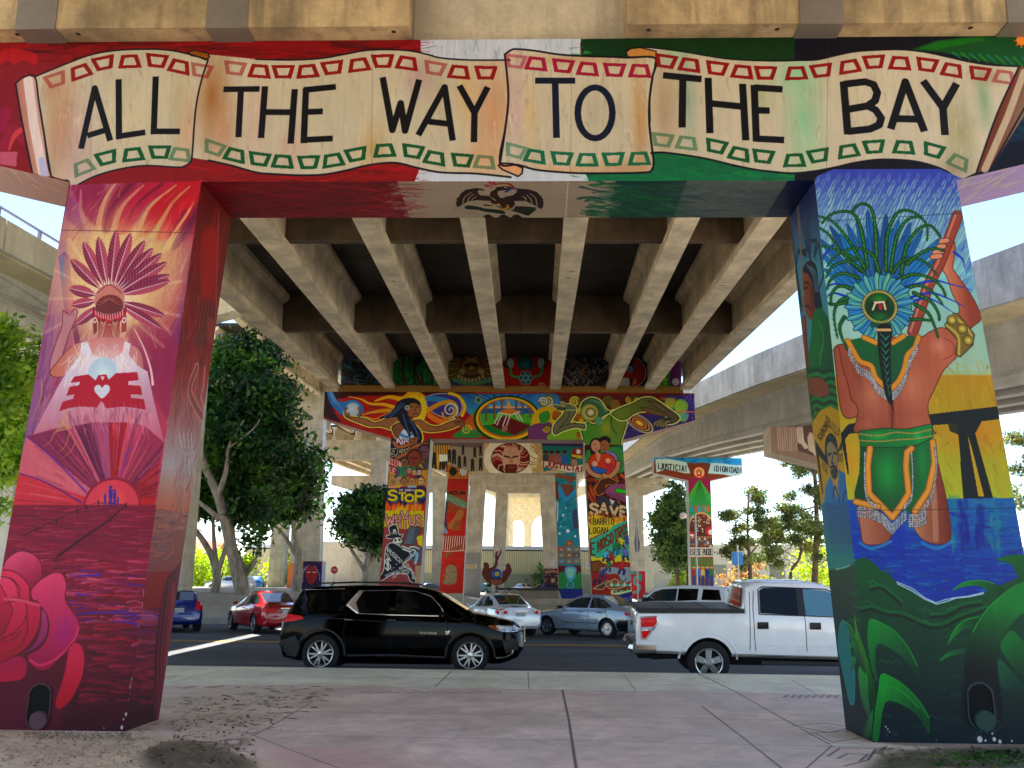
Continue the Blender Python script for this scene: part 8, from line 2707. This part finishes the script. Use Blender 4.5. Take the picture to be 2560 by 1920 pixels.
tree('tall pine with a straight brown trunk left of the blue pier',(22.5,80,0),[([(22.4,80,0),(22.9,80,5),(23.1,80,9),(23.0,80,15)],.3,.12),([(22.9,80,8),(20.9,80,7.4)],.08,.03),([(23,80,10),(24.6,80,10.4)],.07,.03),([(23,80,9),(24.8,80,8.4)],.07,.03)],
     [(22.0,80,11.4,1.0,.9,1.1),(24.1,80,11.8,.9,.8,.8),(21.8,80,9.2,1.2,.9,.8),(23.4,80,8.8,.9,.9,1.0),(20.9,80,7.6,1.3,1,.8),(22.2,80,6.6,1.0,1,1.1),(24.2,80,7.6,.8,.8,.6),(22.6,80,12.8,1.4,1,.9),(24.8,80,9.4,.5,.6,.7),(24.4,80,4.4,1.0,.9,.8),(23.0,80,5.4,.8,.8,.6)],9500,.2,M['pine'],M['bark_pine'],13,name='pine_tree')
tree('small pine with a crooked trunk beside the tall straight pine',(21.3,82,0),[([(21.3,82,0),(21.2,82,2.6),(22.0,82,3.8),(22.3,82,5.4)],.2,.1)],
     [(21.8,82,5.6,1.5,1.2,1.1),(20.2,82,5.0,1.2,1.0,.8),(19.4,82,4.0,1.0,.9,.8),(22.0,82,6.6,.9,.8,.8)],5000,.22,M['pine'],M['bark_pine'],14,name='pine_tree')
tree('pine with drooping branches at the right picture edge',(37.2,72,0),[([(37.2,72,0),(37.0,72,6),(36.7,72,13)],.3,.1)],
     [(36.6,72,12.6,1.8,1.2,1.2),(37.6,72,10.4,1.6,1.2,1.3),(36.0,72,8.4,1.0,1,1.4),(37.9,72,6.2,1.2,1,1.4),(36.6,72,4.2,1.0,1,1.1),(38.4,72,8.6,1.4,1.1,1.2),(38.8,72,12,1.6,1,1.4)],7000,.22,M['pine'],M['bark_pine'],15,name='pine_tree')
tree('dark pine far right behind the blue pier',(31,90,0),[([(31,90,0),(31,90,9)],.3,.1)],fill_blobs(31,90,7,2.4,2,3.5,18,1.0,40),5000,.26,M['pine'],M['bark_pine'],16,name='pine_tree')
def shrub(label,x,y,z,rx,ry,rz,n,size,mat,seed,name='shrub'):
 t=thing(name,label,'shrub',(x,y,z))
 crown_mesh('foliage',fill_blobs(x,y,z+rz*.9,rx,ry,rz,14,min(rx,rz)*.45,seed),n,size,mat,t,seed,0,t)
 b=MB()
 b.tube([(x,y,z),(x+.1,y,z+rz*.8)],.08,6)
 local(b.build('stem',M['bark_pine'],t),t)
 return t
shrub('low yellow green hedge beyond the pickup truck',23.0,100,0,2.6,1.2,1.2,2600,.22,M['hedge'],51)
shrub('bright yellow green bush by the tall pine trunk',30.2,98,0,2.0,1.4,1.7,3000,.22,M['hedge'],52)
shrub('thin yellow flowering shrub behind the tall pine',29.4,104,1.4,2.2,1.4,3.0,1300,.24,M['hedge'],53)
shrub('pinkish flowering bush beyond the JUSTICIA pier',20.4,96,0,2.2,1.2,2.0,1800,.2,leaf_mat('pink_blossom','#8a5a40','#b07a5a','#a8a050',.4,1),54)
shrub('yellow green bush at the foot of the dark conifer',13.3,90,0,1.3,1.0,1.6,1600,.2,M['hedge'],55)
shrub('dark spiky palm sapling against the shed wall',2.0,147,0,1.3,1.0,2.2,900,.5,M['pine2'],56)
shrub('yellow green hedge in the sun behind the ficus trunks',-33,100,.4,3.6,1.6,2.6,3000,.26,M['hedge'],57)
shrub('bush in the sun left of the orange painted pillar',-28.0,108,.4,3.0,1.4,2.4,2200,.26,M['hedge'],58)
# ------------------------------------------------------------------ buildings, street furniture, sculpture
def shed():
 t=thing('metal_shed','pale corrugated metal shed with a light fascia behind the bare portals','building',(-8,150,0))
 m,nt,b_=new_mat('corrugated_cream_metal')
 tc=nt.nodes.new('ShaderNodeTexCoord')
 w=nt.nodes.new('ShaderNodeTexWave')
 w.inputs['Scale'].default_value=1.1
 nt.links.new(tc.outputs['Object'],w.inputs['Vector'])
 k=ramp(nt,w.outputs['Fac'],[(.2,rgb('#8f8c6c')),(.6,rgb('#b8b48c'))])
 nt.links.new(k,b_.inputs['Base Color'])
 b_.inputs['Roughness'].default_value=.6
 bump(nt,b_,w.outputs['Fac'],.5,.05)
 zt=6.55
 b=MB()
 b.box(-46,14,150,160,0,zt)
 local(b.build('wall',m,t),t)
 b=MB()
 b.box(-46.2,14.2,149.9,160,zt+.005,zt+.55)
 local(b.build('fascia',plain('pale_blue_fascia','#b0b8c4',.5),t),t)
 b=MB()
 b.box(-46.1,14.1,149.93,150.0,zt-.18,zt)
 local(b.build('eaves_strip',plain('dark_eaves','#1c2430',.6),t),t)
 b=MB()
 b.box(-46,14,149.9,149.99,0,2.9)
 local(b.build('wainscot',plain('grey_green_wainscot','#7f8874',.7),t),t)
shed()
t=thing('building','low pale rendered building behind the pines on the right','building',(40,118,0))
b=MB()
b.box(14,75,118,135,0,6.0)
local(b.build('wall',concrete('pale_render','#c2bfae',.85,.2),t),t)
b=MB()
b.box(13.8,75.2,117.8,135.2,6.003,6.4)
local(b.build('parapet',M['conc_pale'],t),t)
for x in (17,21,28,34):
 b=MB()
 b.box(x,x+1.8,117.94,118.1,2.4,3.9)
 local(b.build('window',M['glass'],t),t)
t=thing('building','pale building with a terracotta roof edge far left behind the trees','building',(-60,110,0))
b=MB()
b.box(-85,-38,112,125,0,4.6)
local(b.build('wall',concrete('cream_render','#c9bda4',.85,.2),t),t)
b=MB()
b.hexa([(-85.6,111.2,4.603),(-37.4,111.2,4.603),(-37.4,118,4.603),(-85.6,118,4.603),(-85.6,113.5,6),(-37.4,113.5,6),(-37.4,118,6.6),(-85.6,118,6.6)])
local(b.build('roof',plain('terracotta_tiles','#b0583c',.8,0,.2,5),t),t)
for k in range(6):
 b=MB()
 b.box(-80+k*7,-77.5+k*7,111.94,112.1,1.2,3.2)
 local(b.build('window',M['glass'],t),t)
t=thing('building','cream rendered building glimpsed behind the ficus trunks','building',(-26,132,0))
b=MB()
b.box(-36,-20,132,140,0,6.5)
local(b.build('wall',concrete('pale_render_wall','#d4ccb8',.85,.2),t),t)
b=MB()
b.box(-36.2,-19.8,131.8,140.2,6.503,6.9)
local(b.build('parapet',M['conc_pale'],t),t)
# pillars with painted feet far left
for x,Y,lab,cc,h_ in ((-24.6,98,'bare pillar with an orange painted foot behind the ficus trunks','#c86a24',3.3),(-36.5,70,'bare pillar half hidden by the crimson pier and trees','#7a7a78',2.0)):
 t=thing('bridge_pillar',lab,'bridge pier',(x,Y,0))
 b=MB()
 b.box(x-.85,x+.85,Y,Y+1.3,0,16.0)
 local(b.build('shaft',M['conc_face'],t),t)
 b=MB()
 b.hexa([(x-1.05,Y-.03,0),(x+1.0,Y-.03,0),(x+1.0,Y+1.33,0),(x-1.05,Y+1.33,0),(x-.9,Y-.03,h_),(x+.9,Y-.03,h_),(x+.9,Y+1.33,h_),(x-.9,Y+1.33,h_)])
 local(b.build('painted_foot',plain('foot_paint',cc,.6),t),t)
# painted feet of the first bare portal
c=Canvas((.55,100.95,0),(1,0,0),(0,0,1),1.75,3.2,50,'#2a1420')
c.rng=np.random.default_rng(5)
c.T=(1140,1200,5.53)
c.streaks((1200,1180,1440,1530),150,['#8a2c20','#c07a40','#d8b090','#2a4a6a','#6a1c3c','#3a6a50','#c85a30'],44,12,0,70,.9)
c.disc((1340,1390),38,'#2a5a6a')
c.disc((1340,1390),26,'#c8843c')
for k in range(5):
 c.spiral((1250+k*36,1270),18,'#d89060',7,1.5,k)
c.poly([(1215,1440),(1440,1460),(1440,1540),(1215,1540)],'#1c1c48',alpha=.8)
c.T=None
b=MB()
b.box(.6,2.2,100.94,102.34,0,3.05)
b.m=[0,1,1,1,1,1]
local(b.build('painted_base',[painted('scroll_foot_mural',c),M['teal_dull']],b4,{0:lambda p:c.uvw(p),1:None}),b4)
b=MB()
b.hexa([(-8.0,100.95,0),(-6.1,100.95,0),(-6.1,102.33,0),(-8.0,102.33,0),(-7.9,100.95,4.6),(-6.05,100.95,4.6),(-6.05,102.33,4.6),(-7.9,102.33,4.6)])
local(b.build('painted_base',plain('grey_graffiti_cover','#807c7a',.7),b4),b4)
# notices
for lab,px,py,w,h_,Y,cc in (('cream plaque on the grey painted foot of the first bare portal',1179,1416,1.1,.42,100.9,'#b8a478'),('white paper notice on the right leg of the first bare portal',1380,1408,.4,.52,100.9,'#c8c8d0'),('small white notice on the dark side of the SAVE leg',1471,1413,.3,.5,70.9,'#c0c4d0')):
 p=at_y(px,py,Y)
 t=thing('notice',lab,'notice',(p[0],Y,p[2]))
 b=MB()
 b.box(-w/2,w/2,0,.04,-h_/2,h_/2)
 b.build('board',plain('notice_board',cc,.7),t)
 b=MB()
 for k in range(4):
  b.box(-w*.38,w*.3,-.006,.0,h_*(.3-k*.18),h_*(.3-k*.18)+h_*.05)
 b.build('printed_line',M['ink'],t)
# low terrace wall and steps between the second portal's legs
t=thing('low_wall','low sloped concrete wall behind the white saloon and the silver saloon','wall',(0,50,0))
b=MB()
b.hexa([(-1.6,50,0),(1.3,50,0),(1.5,52,0),(-2,52,0),(-1.6,50.35,1.22),(1.0,50.35,1.22),(1.1,52,1.22),(-2,52,1.22)])
local(b.build('wall_block',concrete('terrace_concrete','#8f8270',.7,.4),t),t)
b=MB()
b.box(-2.2,1.2,50.3,52.2,1.223,1.32)
local(b.build('coping',M['trim'],t),t)
for k,(y0,z1) in enumerate(((46.2,.3),(47.6,.55),(48.9,.8))):
 t2=thing('step','wide concrete step %s the parked saloons'%('close behind','midway up behind','at the top of the flight behind')[k],'step',(.5,y0,0),0,'concrete steps behind the saloons')
 b=MB()
 b.box(-2.6,4.4,y0,y0+1.4,0,z1)
 local(b.build('tread',M['conc'],t2),t2)
# red figure sculpture with a blue globe
t=thing('sculpture','red sheet metal figure with a raised hand holding a blue globe','sculpture',(-1.7,62,0))
red=plain('rust_red_metal','#5a1610',.5,.2)
def plate_poly(parent,pts,Y,th,mat,name,root):
 P=[at_y(1140+x/5.53,1200+y/5.53,Y) for x,y in pts]
 b=MB()
 b.loft([[(p[0],Y,p[2]) for p in P],[(p[0],Y+th,p[2]) for p in P]])
 o=b.build(name,mat,parent)
 return local(o,root)
def sm(pts):
 return [tuple(p) for p in catmull(np.array(pts,float),True,4)]
bd=plate_poly(t,sm([(380,1150),(430,1140),(460,1190),(450,1215),(520,1190),(545,1100),(560,1090),(580,1100),(565,1190),(530,1240),(500,1270),(520,1340),(630,1350),(640,1270),(690,1230),(690,1170),(730,1150),(755,1190),(770,1260),(720,1350),(690,1400),(600,1450),(480,1440),(410,1390),(360,1310),(365,1240),(385,1200)]),62,.35,red,'body',t)
plate_poly(t,sm([(545,1105),(540,1040),(560,990),(585,980),(570,1020),(575,1050),(600,1010),(622,952),(622,1010),(600,1060),(580,1105)]),62.02,.3,red,'raised_hand',t)
b=MB()
p=at_y(1140+565/5.53,1200+1300/5.53,62)
b.lathe((p[0],61.98,p[2]),(0,-1,0),[(0,.33),(.08,.33),(.16,.27),(.22,.15),(.24,.001)],24)
g=b.build('globe',plain('globe_blue','#0e4a9c',.4),t)
local(g,t)
b=MB()
b.lathe((p[0]+.02,61.75,p[2]),(0,-1,0),[(0,.16),(.02,.14),(.025,.001)],10)
local(b.build('emblem',plain('emblem_yellow','#a89a40',.5),t),t)
plate_poly(t,[(480,1380),(640,1380),(640,1440),(480,1440)],61.9,.06,plain('orange_scroll_metal','#8a3a1c',.5),'scroll_band',t)
b=MB()
b.tube([(p[0],62.15,0),(p[0],62.15,1.4)],.12,10)
local(b.build('post',red,t),t)
# white hoops
t=thing('bike_rack','white tube bike rack with three hoops behind the white saloon','bike rack',(-1.6,46.0,0))
for k in range(3):
 b=MB()
 c0=-2.0+k*.42
 b.tube([(c0-.28,45.6,.0),(c0-.28,45.6,.9)]+[(c0-.28*math.cos(a),45.6,.9+.35*math.sin(a)) for a in np.linspace(.2,2.94,9)]+[(c0+.28,45.6,.9),(c0+.28,45.6,.0)],.022,6)
 local(b.build('hoop',plain('white_tube_paint','#b8b8b4',.5),t),t)
# feather spear pole
p=at_y(1593,1400,48)
t=thing('feather_pole','tall thin metal pole with a feather blade right of the SAVE leg','sculpture',(p[0],48,0))
z0,z1,z2_=0,at_y(1592,1381,48)[2],at_y(1591,1298,48)[2]
b=MB()
b.tube([(0,0,z0),(0,0,z2_-.2)],.03,8)
b.build('pole',M['steel'],t)
b=MB()
pr=[(0,z2_),(.06,z2_-.6),(.1,z2_-1.0),(.16,z1+.5),(.12,z1+.1),(.05,z1),(-.05,z1),(-.1,z1+.1),(-.13,z1+.6),(-.08,z2_-.8)]
b.loft([[(x,-.02,z) for x,z in pr],[(x,.02,z) for x,z in pr]])
b.build('feather',plain('grey_weathered_steel','#6a6f70',.5,.4),t)
# bin / kiosk
p=at_y(1617,1480,60)
t=thing('litter_bin','grey concrete litter bin with a red band right of the feather pole','bin',(p[0],60,0))
b=MB()
b.box(-.22,.22,-.22,.22,0,.95)
sharp(b.build('body',M['conc_pale'],t))
b=MB()
b.box(-.235,.235,-.235,.235,.953,1.06)
b.build('lid',plain('bin_red','#8a2420',.5),t)
# post with blue sign and bare post by the JUSTICIA pier
p=at_y(1847,1450,70)
t=thing('street_sign','white post with a small blue sign beyond the white SUV','sign',(p[0],70,0))
b=MB()
b.tube([(0,0,0),(0,0,4.4)],.06,8)
b.build('post',plain('white_post_paint','#c8ccd0',.5),t)
b=MB()
b.box(-.45,.35,-.05,-.02,3.0,3.9)
b.build('sign_plate',plain('sign_blue','#2a78c0',.5),t)
p=at_y(836,1425,75)
t=thing('stop_sign','red octagonal stop sign right of the purple face pillar','sign',(p[0],75,0))
b=MB()
b.tube([(0,0,0),(0,0,p[2]+.3)],.04,8)
b.build('post',M['steel'],t)
b=MB()
o8=[(.3*math.cos(a),p[2]+.3*math.sin(a)) for a in [math.pi/8+k*math.pi/4 for k in range(8)]]
b.loft([[(x,-.06,z) for x,z in o8],[(x,-.03,z) for x,z in o8]])
b.build('sign_plate',plain('stop_red','#a8121c',.5),t)
b=MB()
for gi,ch in enumerate('STOP'):
 for pl in GLYPH[ch]:
  b.tube([(-.22+gi*.118+x*.08,-.066,p[2]+.085-y*.17) for x,y in pl],.01,4)
b.build('lettering',plain('sign_white','#d8d8d8',.5),t)
# street lamp by the JUSTICIA pier
p=at_y(1708,1288,64)
t=thing('street_lamp','small globe lamp on a thin arm beside the JUSTICIA pier','lamp',(p[0]+.8,64,0))
b=MB()
b.tube([(0,0,0),(0,0,p[2]+.1)],.06,8)
b.tube([(0,0,p[2]),(-.6,0,p[2])],.03,6)
b.build('pole',M['steel'],t)
b=MB()
b.lathe((-.8,0,p[2]-.25),(0,0,1),[(0,.05),(.08,.2),(.22,.25),(.36,.2),(.46,.05)],14)
sharp(b.build('globe',plain('milky_globe','#d8c8c4',.3),t))
# fallen leaves and grit on the plaza
rg=np.random.default_rng(77)
def litter(name,n,boxes,size,mat,zs=.004):
 V=[]
 for k in range(n):
  px0,px1,py0,py1=boxes[rg.integers(len(boxes))]
  p=at_z(rg.uniform(px0,px1),rg.uniform(py0,py1),0)
  a=rg.uniform(0,6.28)
  s=size*rg.uniform(.4,1.4)
  u=np.array([math.cos(a)*s,math.sin(a)*s,s*.25*rg.normal()])
  v=np.array([-math.sin(a)*s*.45,math.cos(a)*s*.45,s*.25*abs(rg.normal())])
  c_=np.array([p[0],p[1],zs+s*.3])
  V+=[c_-u,c_+v,c_+u,c_-v]
 me=bpy.data.meshes.new(name)
 me.from_pydata([tuple(v) for v in V],[],np.arange(len(V)).reshape(-1,4).tolist())
 me.materials.append(mat)
 o=bpy.data.objects.new(name,me)
 col.objects.link(o)
 return tag(o,kind='stuff')
litter('leaf_litter',560,[(430,720,1735,1830),(380,640,1850,1915),(2200,2560,1870,1918),(430,620,1800,1880)],.022,plain('dry_brown_leaves','#5c4c30',.9,0,.3,30))
litter('ground_cover',380,[(2330,2560,1885,1918),(2420,2560,1880,1900)],.03,M['ficus'])
litter('gravel',1200,[(0,420,1840,1918),(60,330,1832,1850)],.016,plain('pale_grit','#8a7f68',.95,0,.3,40))
